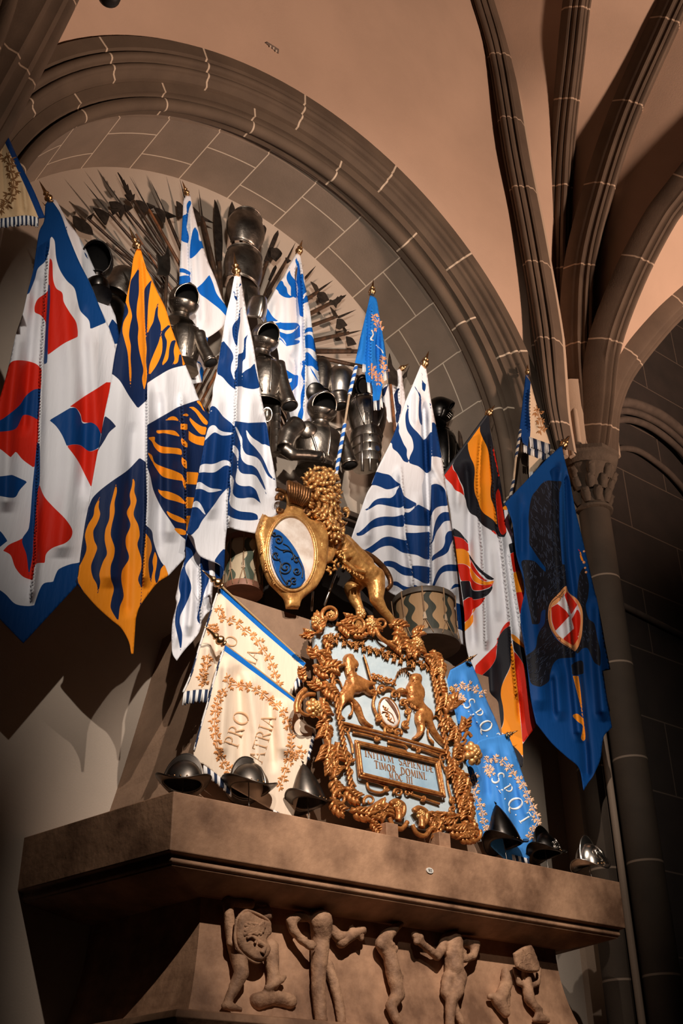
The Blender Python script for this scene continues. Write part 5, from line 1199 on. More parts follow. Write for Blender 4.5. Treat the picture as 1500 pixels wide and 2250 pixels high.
def helmet(root, px_, py_, Y, w, h, f=(-0.42, -0.80, -0.30), up=(0, 0, 1), m=None, open_=52, peak=0.35, bevor=True, comb=True, gorget=True, name='helmet'):
    m = m or STEEL
    k = mpp(px_, py_, Y); c = at(px_, py_, Y); f, s, u = basis(f, up); rx, ry = w/2*k, h/2*k; rz = (rx+ry)/2*1.05
    mb = MB(); vs, fs = ring_shell(c, f, s, u, rx, ry, rz, open_, 178, 12, 28, peak*rz); mb.add(vs, fs)
    if comb:
        pts = []
        for i in range(13):
            a = math.radians(open_+(150-open_)*i/12); pts.append(c+f*(math.cos(a)*rz*1.0+(peak*rz*(1-i/3.0) if i < 3 else 0))+u*(math.sin(a)*ry*1.05))
        mb.tube(pts, [rx*0.05]+[rx*0.09]*11+[rx*0.04], 8)
    o = mb.build(name, m, root, smooth=True, angle=55)
    mb = MB(); vs, fs = ring_shell(c, f, s, u, rx*0.95, ry*0.95, rz*0.95, open_+1, 179, 8, 24, peak*rz*0.9); mb.add(vs, fs); under2(mb.build('inner_shade', SHADEIN, None, smooth=True), o)  # black inner cup stands in for shade inside the bare steel helmet
    mb = MB(); pts = []
    a = math.radians(open_)
    for i in range(33):
        q = 2*PI*i/32; pts.append(c+f*(math.cos(a)*rz+peak*rz*max(0, math.sin(q))**2)+s*(math.sin(a)*math.cos(q)*rx)+u*(math.sin(a)*math.sin(q)*ry))
    mb.tube(pts, rx*0.055, 8, cap=False); under2(mb.build('rolled_rim', TRIM if m is not BLACKST else BLACKST, None, smooth=True), o)
    if bevor:
        mb = MB(); n1, n2 = 8, 12; vs = []
        for i in range(n1+1):
            el = math.radians(-12-52*i/n1)
            for j in range(n2+1):
                az = math.radians(-78+156*j/n2); kk = 1.06+0.10*math.cos(az)*(0.5-abs(i/n1-0.4))
                vs.append(c+f*(math.cos(el)*math.cos(az)*rz*kk*1.08)+s*(math.cos(el)*math.sin(az)*rx*kk)+u*(math.sin(el)*ry*kk*1.05))
        mb.add(vs, [(i*(n2+1)+j, i*(n2+1)+j+1, (i+1)*(n2+1)+j+1, (i+1)*(n2+1)+j) for i in range(n1) for j in range(n2)])
        b = mb.build('bevor', m, None, smooth=True); so = b.modifiers.new('s', 'SOLIDIFY'); so.thickness = 0.004; under2(b, o)
        mb = MB()
        for i in range(3):
            for j in range(4):
                el = math.radians(-24-7*i); az = math.radians(22+7*j)
                p = c+f*(math.cos(el)*math.cos(az)*rz*1.2)+s*(math.cos(el)*math.sin(az)*rx*1.12)+u*(math.sin(el)*ry*1.12)
                mb.tube([p, p+f*0.003], rx*0.035, 6)
        under2(mb.build('breaths', TRIM, None), o)
    if gorget:
        mb = MB(); R = rx
        mb.lathe([(R*0.72, 0), (R*0.78, 0.04*R), (R*0.72, 0.12*R), (R*0.70, 0.35*R), (R*0.82, 0.55*R), (R*1.05, 0.72*R), (R*1.10, 0.74*R)], c-u*(ry*0.70), -u, 24, sx=1, sy=0.85)
        under2(mb.build('gorget', m, None, smooth=True, angle=40), root)
    return o
def under2(o, par):
    """parent o to par keeping world place (both built in world coordinates)"""
    return under(o, par) if par is not None else o
def cuirass(root, px_, py_, Y, w, h, m=None, lean=0.0, f=(-0.3, -0.95, 0), name='breastplate', waist=0.72, bands=True, fauld=0):
    m = m or STEEL; k = mpp(px_, py_, Y); c = at(px_, py_, Y); R = w/2*k; H = h*k
    ax = Vector((math.sin(lean), 0, -math.cos(lean))); fv = Vector(f); fv = (fv-ax*fv.dot(ax)).normalized(); sv = ax.cross(fv).normalized()
    prof = [(0.46, 0.0), (0.50, 0.015), (0.47, 0.04), (0.70, 0.10), (0.90, 0.18), (0.99, 0.30), (1.0, 0.45), (0.95, 0.62), (0.85, 0.80), (waist+0.04, 0.93), (waist, 0.97), (waist+0.06, 1.0)]
    top = c-ax*(H/2); seg = 36; mb = MB(); vs = []
    for r, t in prof:
        for q in range(seg):
            a = 2*PI*q/seg; fr_ = math.cos(a); kk = 1.0+0.10*max(0, fr_)**6*math.sin(PI*min(1, t*1.05))
            vs.append(top+ax*(t*H)+fv*(math.cos(a)*r*R*0.74*kk)+sv*(math.sin(a)*r*R*kk))
    mb.add(vs, [(i*seg+q, i*seg+(q+1) % seg, (i+1)*seg+(q+1) % seg, (i+1)*seg+q) for i in range(len(prof)-1) for q in range(seg)])
    b = mb.build(name, m, root, smooth=True, angle=50); so = b.modifiers.new('s', 'SOLIDIFY'); so.thickness = 0.004
    if bands:
        mb = MB()
        for a0, a1 in ((-0.9, -0.45), (0.9, 0.45), (0, 0)):
            pts = []
            for i in range(9):
                t = 0.13+0.78*i/8; r = np.interp(t, [p[1] for p in prof], [p[0] for p in prof]); a = a0+(a1-a0)*i/8
                kk = 1.015+0.10*max(0, math.cos(a))**6*math.sin(PI*min(1, t*1.05))
                pts.append(top+ax*(t*H)+fv*(math.cos(a)*r*R*0.74*kk)+sv*(math.sin(a)*r*R*kk))
            mb.tube(pts, R*0.045, 6)
        pts = []
        for i in range(25):
            a = 2*PI*i/24; pts.append(top+ax*(0.02*H)+fv*(math.cos(a)*0.50*R*0.74)+sv*(math.sin(a)*0.50*R))
        mb.tube(pts, R*0.05, 6, cap=False)
        under2(mb.build('border_bands', TRIM, None, smooth=True), b)
    for i in range(fauld):
        mb = MB(); t0 = 0.95+0.10*i; r0 = waist+0.02+0.07*i
        mb.lathe([(R*r0, 0), (R*(r0+0.02), H*0.01), (R*(r0+0.10), H*0.12), (R*(r0+0.11), H*0.125)], top+ax*(t0*H), ax, 32, sx=1, sy=0.76, ref=fv)
        l = mb.build('fauld_lame', m, root, smooth=True, angle=40); so = l.modifiers.new('s', 'SOLIDIFY'); so.thickness = 0.003
    return b
def arm(root, pts, Y, radii, m=None, name='arm_plate', dys=None, open_end=True, couter=None):
    """jointed sleeve of steel: px points and px radii; lames are ridged"""
    m = m or STEEL; P = []; 
    dys = dys or [0]*len(pts)
    for (x, y), d in zip(pts, dys): P.append(at(x, y, Y-d))
    k = mpp(pts[0][0], pts[0][1], Y); mb = MB(); Q = []; Rr = []
    for i in range(len(P)-1):
        n = 5
        for j in range(n): t = j/n; Q.append(P[i].lerp(P[i+1], t)); Rr.append((radii[i]+(radii[i+1]-radii[i])*t)*k*(1.05 if j == 0 else 1.0))
    Q.append(P[-1]); Rr.append(radii[-1]*k)
    mb.tube(Q, Rr, 20, cap=False)
    o = mb.build(name, m, root, smooth=True, angle=60); so = o.modifiers.new('s', 'SOLIDIFY'); so.thickness = 0.003
    if open_end:
        t = (P[-1]-P[-2]).normalized(); r = radii[-1]*k
        mb = MB(); mb.lathe([(r*1.04, -0.012), (r*1.10, -0.006), (r*1.10, 0.004), (r*0.98, 0.008), (r*0.94, 0)], P[-1], t, 24); under2(mb.build('cuff', TRIM, None, smooth=True), o)
        mb = MB(); mb.lathe([(r*0.93, 0.002), (r*0.9, -0.05), (0.0, -0.06)], P[-1], t, 20); under2(mb.build('inner_shade', SHADEIN, None, smooth=True), o)  # black inset paints the shade inside the open sleeve
    if couter:
        (x, y), rr = couter; c = at(x, y, Y-0.03); R = rr*k; mb = MB()
        vs, fs = ring_shell(c, *basis((-0.4, -0.85, -0.2)), R, R, R*0.6, 3, 90, 6, 24); mb.add(vs, fs)
        for q in range(5):
            a = -0.9+0.45*q; mb.tube([c+Vector((0, -R*0.6, 0)), c+Vector((math.cos(a)*R*0.9, -R*0.12, -math.sin(a)*R*0.9-R*0.1))], R*0.05, 6)
        under2(mb.build('couter', m, None, smooth=True), o)
    return o
AG = 'suits of half armour in the niche'
def suit(x, y, Y, label, cat='armour', name='half_armour', group=AG): return empty(name, at(x, y, Y), label, cat, group)
# black helmet far left
A = suit(215, 700, 6.35, 'black half armour with open helmet between the red and the orange flag')
helmet(A, 212, 576, 6.38, 74, 84, m=BLACKST, open_=60, bevor=False); cuirass(A, 240, 700, 6.5, 70, 130, BLACKST, bands=False)
mb = MB(); c = at(208, 628, 6.36); mb.lathe([(0.09, 0), (0.12, 0.02), (0.125, 0.06), (0.10, 0.10), (0.13, 0.16)], c, (0.1, -0.3, -1), 24, sy=0.8); mb.build('gorget', BLACKST, A, smooth=True, angle=40)
A = suit(268, 640, 6.5, 'rounded grey breastplate hanging behind the tip of the orange flag', name='loose_breastplate'); cuirass(A, 268, 622, 6.55, 78, 92, STEEL, lean=-0.35, bands=False, waist=0.8, f=(-0.6, -0.8, -0.1))
# visored helmet
A = suit(415, 830, 6.4, 'half armour with visored black-mouthed helmet left of the central flag')
helmet(A, 403, 660, 6.38, 66, 70, open_=55, f=(-0.15, -0.9, -0.35)); cuirass(A, 407, 755, 6.45, 72, 112, STEEL, fauld=2)
arm(A, [(436, 735), (446, 765), (463, 797)], 6.36, [15, 13, 15], dys=[0, 0.03, 0.08])
arm(A, [(372, 730), (362, 770)], 6.5, [14, 12], BLACKST)
# stack of backplates
A = suit(535, 700, 6.5, 'tall stack of brown-black backplates mounted above the central flag', name='armour_stack')
k = mpp(535, 560, 6.5)
def tub(cx, cy, w, h, top, bot, lean, m=STEEL, Y=6.52, nm='backplate', arc=200, flip=1):
    """open curved plate, bulging to the viewer"""
    c = at(cx, cy, Y); kk = mpp(cx, cy, Y); R = w/2*kk; H = h*kk; n1, n2 = 12, 20; vs = []
    ax = Vector((math.sin(lean), 0.0, math.cos(lean))); sv = Vector((math.cos(lean), 0, -math.sin(lean)))
    for i in range(n1+1):
        t = i/n1; r = top+(1-top)*math.sin(PI*min(1, t*0.9+0.1))+ (bot-1)*t**3
        for j in range(n2+1):
            a = math.radians(-arc/2+arc*j/n2)
            lift = 0.12*H*(math.cos(a))*(1 if i == 0 else 0)*flip
            vs.append(c+ax*(H*(0.5-t)+lift)+sv*(math.sin(a)*R*r)+Vector((0, -1, -0.12))*(math.cos(a)*R*0.8*r))
    mb = MB(); mb.add(vs, [(i*(n2+1)+j, i*(n2+1)+j+1, (i+1)*(n2+1)+j+1, (i+1)*(n2+1)+j) for i in range(n1) for j in range(n2)])
    o = mb.build(nm, m, A, smooth=True); so = o.modifiers.new('s', 'SOLIDIFY'); so.thickness = 0.005
    mb = MB(); mb.tube(vs[-(n2+1):], R*0.045, 6); under2(mb.build('lower_rolled_edge', m, None, smooth=True), o)
    mb = MB(); mb.tube(vs[:n2+1], R*0.035, 6); under2(mb.build('upper_rolled_edge', m, None, smooth=True), o)
    return o
tub(533, 655, 84, 70, 0.8, 0.9, 0.05, Y=6.56); tub(533, 594, 92, 84, 0.85, 1.0, 0.06, Y=6.52); tub(538, 512, 92, 92, 0.62, 1.0, 0.10, Y=6.50)
mb = MB(); plate(mb, '@K1 838,352! 850,440 870,600 880,660! 860,740! 820,640 815,500', 6.42); mb.build('pointed_plate', STEELB, A, bevel=0.002)
mb = MB(); c = at(563, 680, 6.4); kk = mpp(563, 680, 6.4)
f, s, u = basis((-0.1, -0.9, -0.4)); vs = []
for i in range(11):
    for j in range(17):
        a = math.radians(-95+190*j/16); t = i/10; rr = 24*kk*(0.55+0.45*math.sin(PI*(0.15+0.6*t))); beak = 0.35*max(0, math.cos(a))**8
        vs.append(c+u*(30*kk*(0.5-t)*2*0.9)+s*(math.sin(a)*rr)+f*(math.cos(a)*rr*(1+beak)))
mb.add(vs, [(i*17+j, i*17+j+1, (i+1)*17+j+1, (i+1)*17+j) for i in range(10) for j in range(16)]); o = mb.build('visor', STEELB, A, smooth=True); so = o.modifiers.new('s', 'SOLIDIFY'); so.thickness = 0.004
# armour right of the central flag
A = suit(590, 880, 6.4, 'half armour with open helmet and fluted cuff just right of the central flag')
helmet(A, 581, 742, 6.36, 62, 66, open_=56, f=(-0.1, -0.9, -0.38)); cuirass(A, 585, 838, 6.42, 92, 118, STEEL)
arm(A, [(612, 800), (622, 850), (636, 892)], 6.34, [14, 15, 17], STEEL, dys=[0, 0.03, 0.08])
mb = MB(); c = at(604, 945, 6.42)
for i in range(6):
    kk = mpp(604, 945, 6.42); mb.lathe([(13*kk, 0), (14.5*kk, 22*kk), (15*kk, 23*kk)], c+Vector((0, 0, (60-i*20)*kk)), (0.06, 0, -1), 18, sy=0.7)
mb.build('leg_lames', STEEL, A, smooth=True, angle=40)
mb = MB(); kk = mpp(587, 910, 6.36); mb.lathe([(17*kk, 0), (19*kk, 0.01), (17*kk, 0.02), (14*kk, 0.0)], at(587, 912, 6.36), (-0.5, -0.8, -0.2), 24, sx=0.6); mb.build('armhole_rim', TRIM, A, smooth=True)
# main armour in the middle
A = suit(690, 1040, 6.3, 'half armour with gaping helmet and bent arm, directly above the gilt lion')
helmet(A, 706, 895, 6.24, 66, 66, open_=57, f=(-0.25, -0.86, -0.36), bevor=True); cuirass(A, 700, 985, 6.32, 118, 112, STEEL, f=(-0.1, -1, 0), waist=0.8, fauld=1)
arm(A, [(652, 935), (632, 955), (625, 985)], 6.26, [22, 21, 17], STEEL, name='upper_arm_plate', open_end=False, couter=((676, 945), 22))
arm(A, [(624, 986), (640, 998), (672, 1000), (706, 1004)], 6.24, [15, 14, 13, 13], STEEL, name='forearm_plate', dys=[0, 0.03, 0.05, 0.06])
arm(A, [(742, 950), (757, 985), (768, 1022)], 6.26, [16, 15, 17], STEEL, name='forearm_plate', dys=[0, 0.03, 0.06])
# breastplates
A = suit(710, 830, 6.52, 'narrow upright breastplate right of the second bright blue flag', name='loose_breastplate', group='loose breastplates'); cuirass(A, 708, 822, 6.56, 44, 90, STEEL, bands=False)
mb = MB(); kk = mpp(690, 862, 6.42); mb.lathe([(20*kk, 0), (22*kk, 0.008), (20*kk, 0.016)], at(693, 862, 6.42), (-0.3, -0.8, -0.5), 24); mb.build('neck_rim', BLACKST, A, smooth=True)
A = suit(750, 850, 6.5, 'bright scalloped breastplate left of the striped staff', name='loose_breastplate', group='loose breastplates'); cuirass(A, 749, 845, 6.52, 72, 92, STEELB, bands=False, waist=0.6); arm(A, [(742, 866), (747, 892)], 6.42, [20, 19], STEEL)
A = suit(805, 1000, 6.35, 'headless cuirass with patched bright belly plates behind the striped staff')
cuirass(A, 806, 915, 6.4, 90, 100, STEEL, f=(-0.35, -0.95, 0)); 
mb = MB(); kk = mpp(797, 845, 6.36); mb.lathe([(17*kk, 0.0), (20*kk, 0.012), (17*kk, 0.024), (13*kk, 0.0), (13*kk, -0.10)], at(797, 850, 6.38), (-0.35, -0.85, -0.15), 24, sy=1.5, sx=0.9); mb.build('neck_opening', BLACKST, A, smooth=True)
mb = MB(); mb.lathe([(12*kk, 0.012), (0, 0.013)], at(797, 850, 6.38), (-0.35, -0.85, -0.15), 24, sy=1.5, sx=0.9); mb.build('inner_shade', SHADEIN, A)  # black disc painted as the shade in the neck opening
c = at(803, 952, 6.40); kk = mpp(803, 952, 6.40)
for i in range(4):
    mb = MB(); r0 = (39-1.5*i)*kk; mb.lathe([(r0*0.98, 0), (r0*1.04, 22*kk), (r0*1.02, 24*kk)], c-Vector((0, 0, i*21*kk)), (0, 0, -1), 32, sy=0.8); l = mb.build('belly_lame', STEELB if i > 0 else STEEL, A, smooth=True, angle=40); so = l.modifiers.new('s', 'SOLIDIFY'); so.thickness = 0.003
mb = MB()
for i, x in enumerate((795, 812, 828)):
    mb.tube([at(x, 955, 6.26+0.02*i), at(x+1, 1035, 6.27+0.02*i)], 3.5*kk, 6)
mb.build('riveted_straps', STEELB, A, smooth=True)
mb = MB(); q = at(829, 985, 6.245); mb.prism([q+Vector((math.cos(a*PI/4+0.3)*6*kk, 0, math.sin(a*PI/4+0.3)*7*kk)) for a in range(8)], (0, 0.006, 0)); mb.build('hole', mat('dark_blue_glimpse', (0.005, 0.012, 0.04), 0.8), A)
# right-hand side helmets
A = suit(985, 1010, 6.45, 'black half armour in profile right of the large royal blue flag')
helmet(A, 966, 900, 6.42, 44, 64, m=BLACKST, open_=50, f=(0.75, -0.6, -0.25)); cuirass(A, 975, 990, 6.48, 62, 120, BLACKST, bands=True); arm(A, [(985, 960), (1000, 985), (1010, 1000)], 6.42, [11, 10, 9], BLACKST, open_end=False)
A = suit(1040, 990, 6.6, 'grey metal dome shield leaning behind the winged halberd', cat='shield', name='round_shield', group=None)
mb = MB(); c = at(1045, 970, 6.66); kk = mpp(1045, 970, 6.66); f, s, u = basis((-0.2, -1, -0.1)); vs, fs = ring_shell(c, f, s, u, 46*kk, 48*kk, 30*kk, 2, 90, 10, 32); mb.add(vs, fs); o = mb.build('shield_dome', STEEL, A, smooth=True); so = o.modifiers.new('s', 'SOLIDIFY'); so.thickness = 0.004
mb = MB(); mb.tube([c+s*(46*kk*math.cos(2*PI*i/32))+u*(48*kk*math.sin(2*PI*i/32)) for i in range(33)], 0.008, 6, cap=False); mb.build('rim', RUST, A, smooth=True)
A = suit(1110, 1080, 6.3, 'black half armour between the black and orange flag and the cream banner')
helmet(A, 1089, 962, 6.28, 50, 62, m=BLACKST, open_=50, f=(0.5, -0.8, -0.3)); cuirass(A, 1108, 1055, 6.36, 62, 120, BLACKST, bands=True); arm(A, [(1128, 1030), (1136, 1075), (1140, 1100)], 6.3, [12, 11, 10], BLACKST, open_end=False)
# dark shelf behind the figures
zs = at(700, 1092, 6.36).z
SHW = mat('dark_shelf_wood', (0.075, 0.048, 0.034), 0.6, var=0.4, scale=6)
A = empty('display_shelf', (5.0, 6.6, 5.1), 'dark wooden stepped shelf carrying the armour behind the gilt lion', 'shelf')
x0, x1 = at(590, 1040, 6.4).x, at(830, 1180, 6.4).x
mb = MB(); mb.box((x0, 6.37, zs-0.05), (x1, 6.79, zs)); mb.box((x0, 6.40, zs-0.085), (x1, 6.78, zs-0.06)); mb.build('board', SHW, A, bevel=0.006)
mb = MB(); mb.box((x0+0.03, 6.46, 5.092), (x1-0.03, 6.79, zs-0.09)); mb.build('shade_block', mat('shade_block_black', (0.018, 0.013, 0.011), 0.8), A)  # black box added as the shadow below the shelf board
# ================================================================ DRUMS
def drum(x, ybot, Y, r, h, label, m1, m2, nfl, tilt=(0.0, 0.0), ph=0.0):
    R_oot = empty('snare_drum', at(x, ybot, Y), label, 'drum', 'painted side drums')
    b = at(x, ybot, Y); ax = Vector((tilt[0], tilt[1], 1)).normalized(); a = ax.cross(Vector((0, 1, 0))).normalized(); c = ax.cross(a).normalized()
    n1, n2 = 40, 120; vs = []; val = []
    for i in range(n1+1):
        t = i/n1
        for j in range(n2+1):
            q = 2*PI*j/n2; vs.append(b+ax*(h*(0.10+0.80*t))+a*(math.cos(q)*r)+c*(math.sin(q)*r))
            u = (j/n2*nfl+ph) % 1.0; wv = 0.13*math.sin(t*PI*4.2); hw = 0.23*(1.05-0.6*t)+0.03
            val.append((hw-abs(u-0.5-wv))*60)
    me = bpy.data.meshes.new('drum_shell'); me.from_pydata([tuple(v) for v in vs], [], [(i*(n2+1)+j, i*(n2+1)+j+1, (i+1)*(n2+1)+j+1, (i+1)*(n2+1)+j) for i in range(n1) for j in range(n2)])
    me.polygons.foreach_set('use_smooth', [True]*len(me.polygons)); at_ = me.attributes.new('layer0', 'FLOAT', 'POINT'); at_.data.foreach_set('value', np.array(val, np.float32))
    sh = link('drum_shell', me, cloth_mat('drum_paint_'+m1[3], m1[:3], [m2], 0.55)); under(sh, R_oot)
    hm = m1[4]
    for z0, nm in ((0.0, 'hoop'), (0.89, 'hoop')):
        mb = MB(); mb.lathe([(r*1.0, h*z0), (r*1.07, h*z0), (r*1.075, h*(z0+0.02)), (r*1.075, h*(z0+0.09)), (r*1.06, h*(z0+0.11)), (r*1.0, h*(z0+0.11))], b, ax, 40); mb.build(nm, hm, R_oot, smooth=True, angle=40)
    mb = MB(); mb.lathe([(0.001, h*0.985), (r*1.0, h*0.985)], b, ax, 32); mb.lathe([(0.001, h*0.015), (r*1.0, h*0.015)], b, ax, 32); mb.build('drumhead', mat('drum_skin', (0.5, 0.4, 0.28), 0.6, var=0.2), R_oot)
    mb = MB(); n = 9; LTH = mat('leather_tug', (0.46, 0.33, 0.22), 0.7, var=0.3)
    P = lambda q, t, e=1.03: b+ax*(h*t)+a*(math.cos(q)*r*e)+c*(math.sin(q)*r*e)
    for k in range(n):
        q0 = 2*PI*k/n+ph; dq = 2*PI/n
        mb.tube([P(q0, 0.99, 1.09), P(q0, 0.35)], 0.0035, 6); mb.tube([P(q0-0.02, 0.99, 1.09), P(q0-0.02, 0.35)], 0.003, 6)
        mb.tube([P(q0, 0.33), P(q0+dq*0.30, 0.02, 1.09)], 0.0035, 6); mb.tube([P(q0, 0.33), P(q0-dq*0.30, 0.02, 1.09)], 0.0035, 6)
        w0, w1 = 0.05/r*0.14, 0.10/r*0.14
        tg = MB(); tg.add([P(q0-w0, 0.45, 1.05), P(q0+w0, 0.45, 1.05), P(q0+w1, 0.31, 1.05), P(q0-w1, 0.31, 1.05)], [(0, 1, 2, 3)]); t_ = tg.build('leather_tug', LTH, R_oot); so = t_.modifiers.new('s', 'SOLIDIFY'); so.thickness = 0.004
    mb.build('tension_rope', mat('rope', (0.33, 0.20, 0.11), 0.8, var=0.3), R_oot, smooth=True)
    return R_oot
drum(532, 1306, 6.14, 42*mpp(532, 1306, 6.14), 138*mpp(532, 1306, 6.14), 'small green and cream painted drum left of the gilt shield', (0.50, 0.40, 0.27, 'g', mat('red_hoop', (0.28, 0.12, 0.07), 0.6, var=0.4)), (0.085, 0.105, 0.075), 6, (0.03, 0.05), 0.3)
drum(940, 1424, 6.14, 67*mpp(940, 1424, 6.14), 118*mpp(940, 1424, 6.14), 'brown drum with dark flame stripes behind the upper right of the gilt frame', (0.36, 0.22, 0.115, 'b', mat('dark_hoop', (0.10, 0.075, 0.055), 0.55, var=0.4)), (0.040, 0.042, 0.032), 9, (0.0, 0.05), 0.1)
# ================================================================ GILT SCULPTURE
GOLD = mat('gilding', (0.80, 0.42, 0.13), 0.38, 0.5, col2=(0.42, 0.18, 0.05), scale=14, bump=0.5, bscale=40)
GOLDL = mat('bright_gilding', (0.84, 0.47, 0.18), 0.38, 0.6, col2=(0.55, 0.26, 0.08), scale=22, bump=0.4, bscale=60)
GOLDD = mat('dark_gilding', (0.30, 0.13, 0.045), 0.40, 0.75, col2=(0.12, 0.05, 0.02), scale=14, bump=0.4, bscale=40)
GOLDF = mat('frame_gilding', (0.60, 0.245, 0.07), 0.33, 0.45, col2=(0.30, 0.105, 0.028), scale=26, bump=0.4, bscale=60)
FR['L'] = (500, 1000, 2.7273)
def blob(name, chains, fr, Yf, m, parent, voxel=0.010, smooth=6, rough=0.0):
    """limbs as chains of (x, y, toward viewer in m, radius) grown into one continuous skin"""
    o_ = FR[fr]; mb = MB()
    ico = bpy.data.meshes.new('i'); bm = bmesh.new(); bmesh.ops.create_icosphere(bm, subdivisions=2, radius=1); IV = [v.co.copy() for v in bm.verts]; IF = [tuple(v.index for v in f.verts) for f in bm.faces]; bm.free(); bpy.data.meshes.remove(ico)
    for ch in chains:
        P = []
        for q in ch:
            x, y = o_[0]+q[0]/o_[2], o_[1]+q[1]/o_[2]; Y = Yf(x, y) if callable(Yf) else Yf
            p = at(x, y, Y-q[2]); P.append((p, q[3]/o_[2]*mpp(x, y, Y)))
        for (a, ra), (b, rb) in zip(P[:-1], P[1:]) if len(P) > 1 else [(P[0], P[0])]:
            L = (b-a).length; n = max(1, int(L/(0.35*min(ra, rb)+1e-4)))
            for k in range(n+1):
                t = k/n; r = ra+(rb-ra)*t; c = a.lerp(b, t); mb.add([c+v*r for v in IV], IF)
    ob = mb.build(name, m, None)
    md = ob.modifiers.new('r', 'REMESH'); md.mode = 'VOXEL'; md.voxel_size = voxel; md.use_smooth_shade = True
    md = ob.modifiers.new('s', 'SMOOTH'); md.iterations = smooth; md.factor = 0.5
    if rough:
        tx = bpy.data.textures.get('stone_wear') or bpy.data.textures.new('stone_wear', 'CLOUDS'); tx.noise_scale = 0.035
        md = ob.modifiers.new('d', 'DISPLACE'); md.texture = tx; md.strength = rough; md.texture_coords = 'GLOBAL'
    if parent is not None: under(ob, parent)
    return ob
# ---- the lion
LY = 6.02
LION = empty('lion_sculpture', at(810, 1370, LY), 'carved gilt lion rearing up behind the oval shield, tail curling to the right', 'sculpture')
blob('body', [
 [(640, 500, 0.02, 60), (690, 560, 0.02, 70), (740, 630, 0.02, 68), (800, 690, 0.02, 66), (850, 720, 0.02, 74), (880, 740, 0.0, 66)],
 [(700, 520, 0.02, 50), (770, 590, 0.02, 48), (830, 650, 0.02, 50)],
 [(560, 330, 0.03, 90), (600, 420, 0.03, 84), (640, 500, 0.02, 66)],
 [(880, 730, 0.03, 66), (890, 800, 0.04, 56), (890, 860, 0.05, 44), (930, 930, 0.05, 30), (975, 980, 0.04, 26), (1010, 1030, 0.04, 26), (1040, 1065, 0.06, 26), (1050, 1090, 0.09, 18)],
 [(810, 730, -0.10, 56), (745, 800, -0.10, 52), (760, 860, -0.10, 40), (790, 920, -0.08, 28), (790, 970, -0.06, 24), (790, 1010, -0.02, 26), (770, 1030, 0.03, 18)],
 [(640, 520, 0.06, 44), (620, 570, 0.10, 36), (600, 620, 0.13, 30), (560, 640, 0.16, 24)],
 [(600, 480, -0.08, 40), (560, 560, -0.04, 32), (540, 620, 0.0, 24)],
 [(500, 220, 0.03, 60), (470, 240, 0.05, 40), (450, 255, 0.06, 26)],
 [(700, 640, 0.09, 16), (760, 690, 0.10, 16), (820, 700, 0.10, 14)], [(690, 590, 0.085, 14), (730, 575, 0.09, 12)], [(700, 615, 0.09, 13), (750, 600, 0.09, 12)],
 [(860, 650, 0.08, 14), (900, 690, 0.08, 14), (920, 740, 0.06, 12)]], 'L', LY, GOLD, LION, voxel=0.009, smooth=4)
mb = MB(); tp = cat_rom([(740, 530), (790, 570), (850, 600), (900, 640), (945, 690), (972, 740), (975, 780), (955, 805)], 6, closed=False)
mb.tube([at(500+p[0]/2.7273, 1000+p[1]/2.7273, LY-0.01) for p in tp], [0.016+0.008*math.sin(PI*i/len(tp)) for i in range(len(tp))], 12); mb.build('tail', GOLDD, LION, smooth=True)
def lock(mb, x, y, a, L, w, lift, curl, fr='L', Y=LY, seg=7):
    """one curling lock of mane"""
    o_ = FR[fr]; pts = []; R = []; n = 9; k = mpp(o_[0]+x/o_[2], o_[1]+y/o_[2], Y)
    for i in range(n):
        t = i/(n-1); pts.append(at(o_[0]+x/o_[2], o_[1]+y/o_[2], Y-lift-0.03*math.sin(PI*t)))
        R.append(w/o_[2]*k*(0.25+math.sin(PI*min(1, 0.15+0.85*t))*0.8)*(1-0.6*t))
        x += math.cos(a)*L/n; y += math.sin(a)*L/n; a += curl*(0.10+0.55*t)
    mb.tube(pts, R, seg)
mb = MB(); rng = random.Random(5)
mane = poly('@L 440,160! 480,110 540,75 600,85 650,130 670,200 665,300 690,380 700,440 680,500 640,520 600,480 560,420 500,380 460,340 440,300 470,240')
P = []
for _ in range(2600):
    x = rng.uniform(500+430/2.7273, 500+705/2.7273); y = rng.uniform(1000+70/2.7273, 1000+530/2.7273)
    if sdf(np.array([(x, y)]), mane)[0] > 1.0 and all((x-q[0])**2+(y-q[1])**2 > 40 for q in P): P.append((x, y))
for x, y in P:
    lx, ly = (x-500)*2.7273, (y-1000)*2.7273
    a = math.atan2(ly-270, lx-540)+0.9+rng.uniform(-0.4, 0.4) if ly < 330 else 1.4+rng.uniform(-0.5, 0.5)
    d = sdf(np.array([(x, y)]), mane)[0]*2.7
    bulge = 0.06+0.16*math.sqrt(max(0.0, 1-((min(d, 90)/90.0)-1)**2))
    lock(mb, lx, ly, a, rng.uniform(52, 74)*(0.6+0.4*min(1, d/50)), rng.uniform(12, 17), bulge, rng.choice((-1, 1))*rng.uniform(0.5, 1.2))
mb.build('mane', GOLDL, LION, smooth=True); mb = MB()
for q in range(9): lock(mb, 690+q*3, 330+10*math.sin(q), -0.9+0.25*q, 60, 9, 0.03, 1.2)
mb.build('mane_tuft', GOLDL, LION, smooth=True)
mb = MB()
for q in range(16):
    a = 2*PI*q/16; lock(mb, 640+rng.uniform(-40, 40), 640+rng.uniform(-60, 60), a, 40, 10, 0.11, 1.0)
for q in range(14): lock(mb, 690+q*9, 660+q*5, 1.0+rng.uniform(-.5, .5), 34, 8, 0.07, 1.2)
mb.build('belly_fur', GOLD, LION, smooth=True)
mb = MB()
for bx, by, dx in ((1045, 1075, 0.06), (775, 1030, 0.03)):
    for t in range(4): lock(mb, bx-24+t*15, by-6, 1.1+0.1*t, 34, 13, dx+0.02, 0.3)
mb.build('toes', GOLD, LION, smooth=True)
mb = MB()
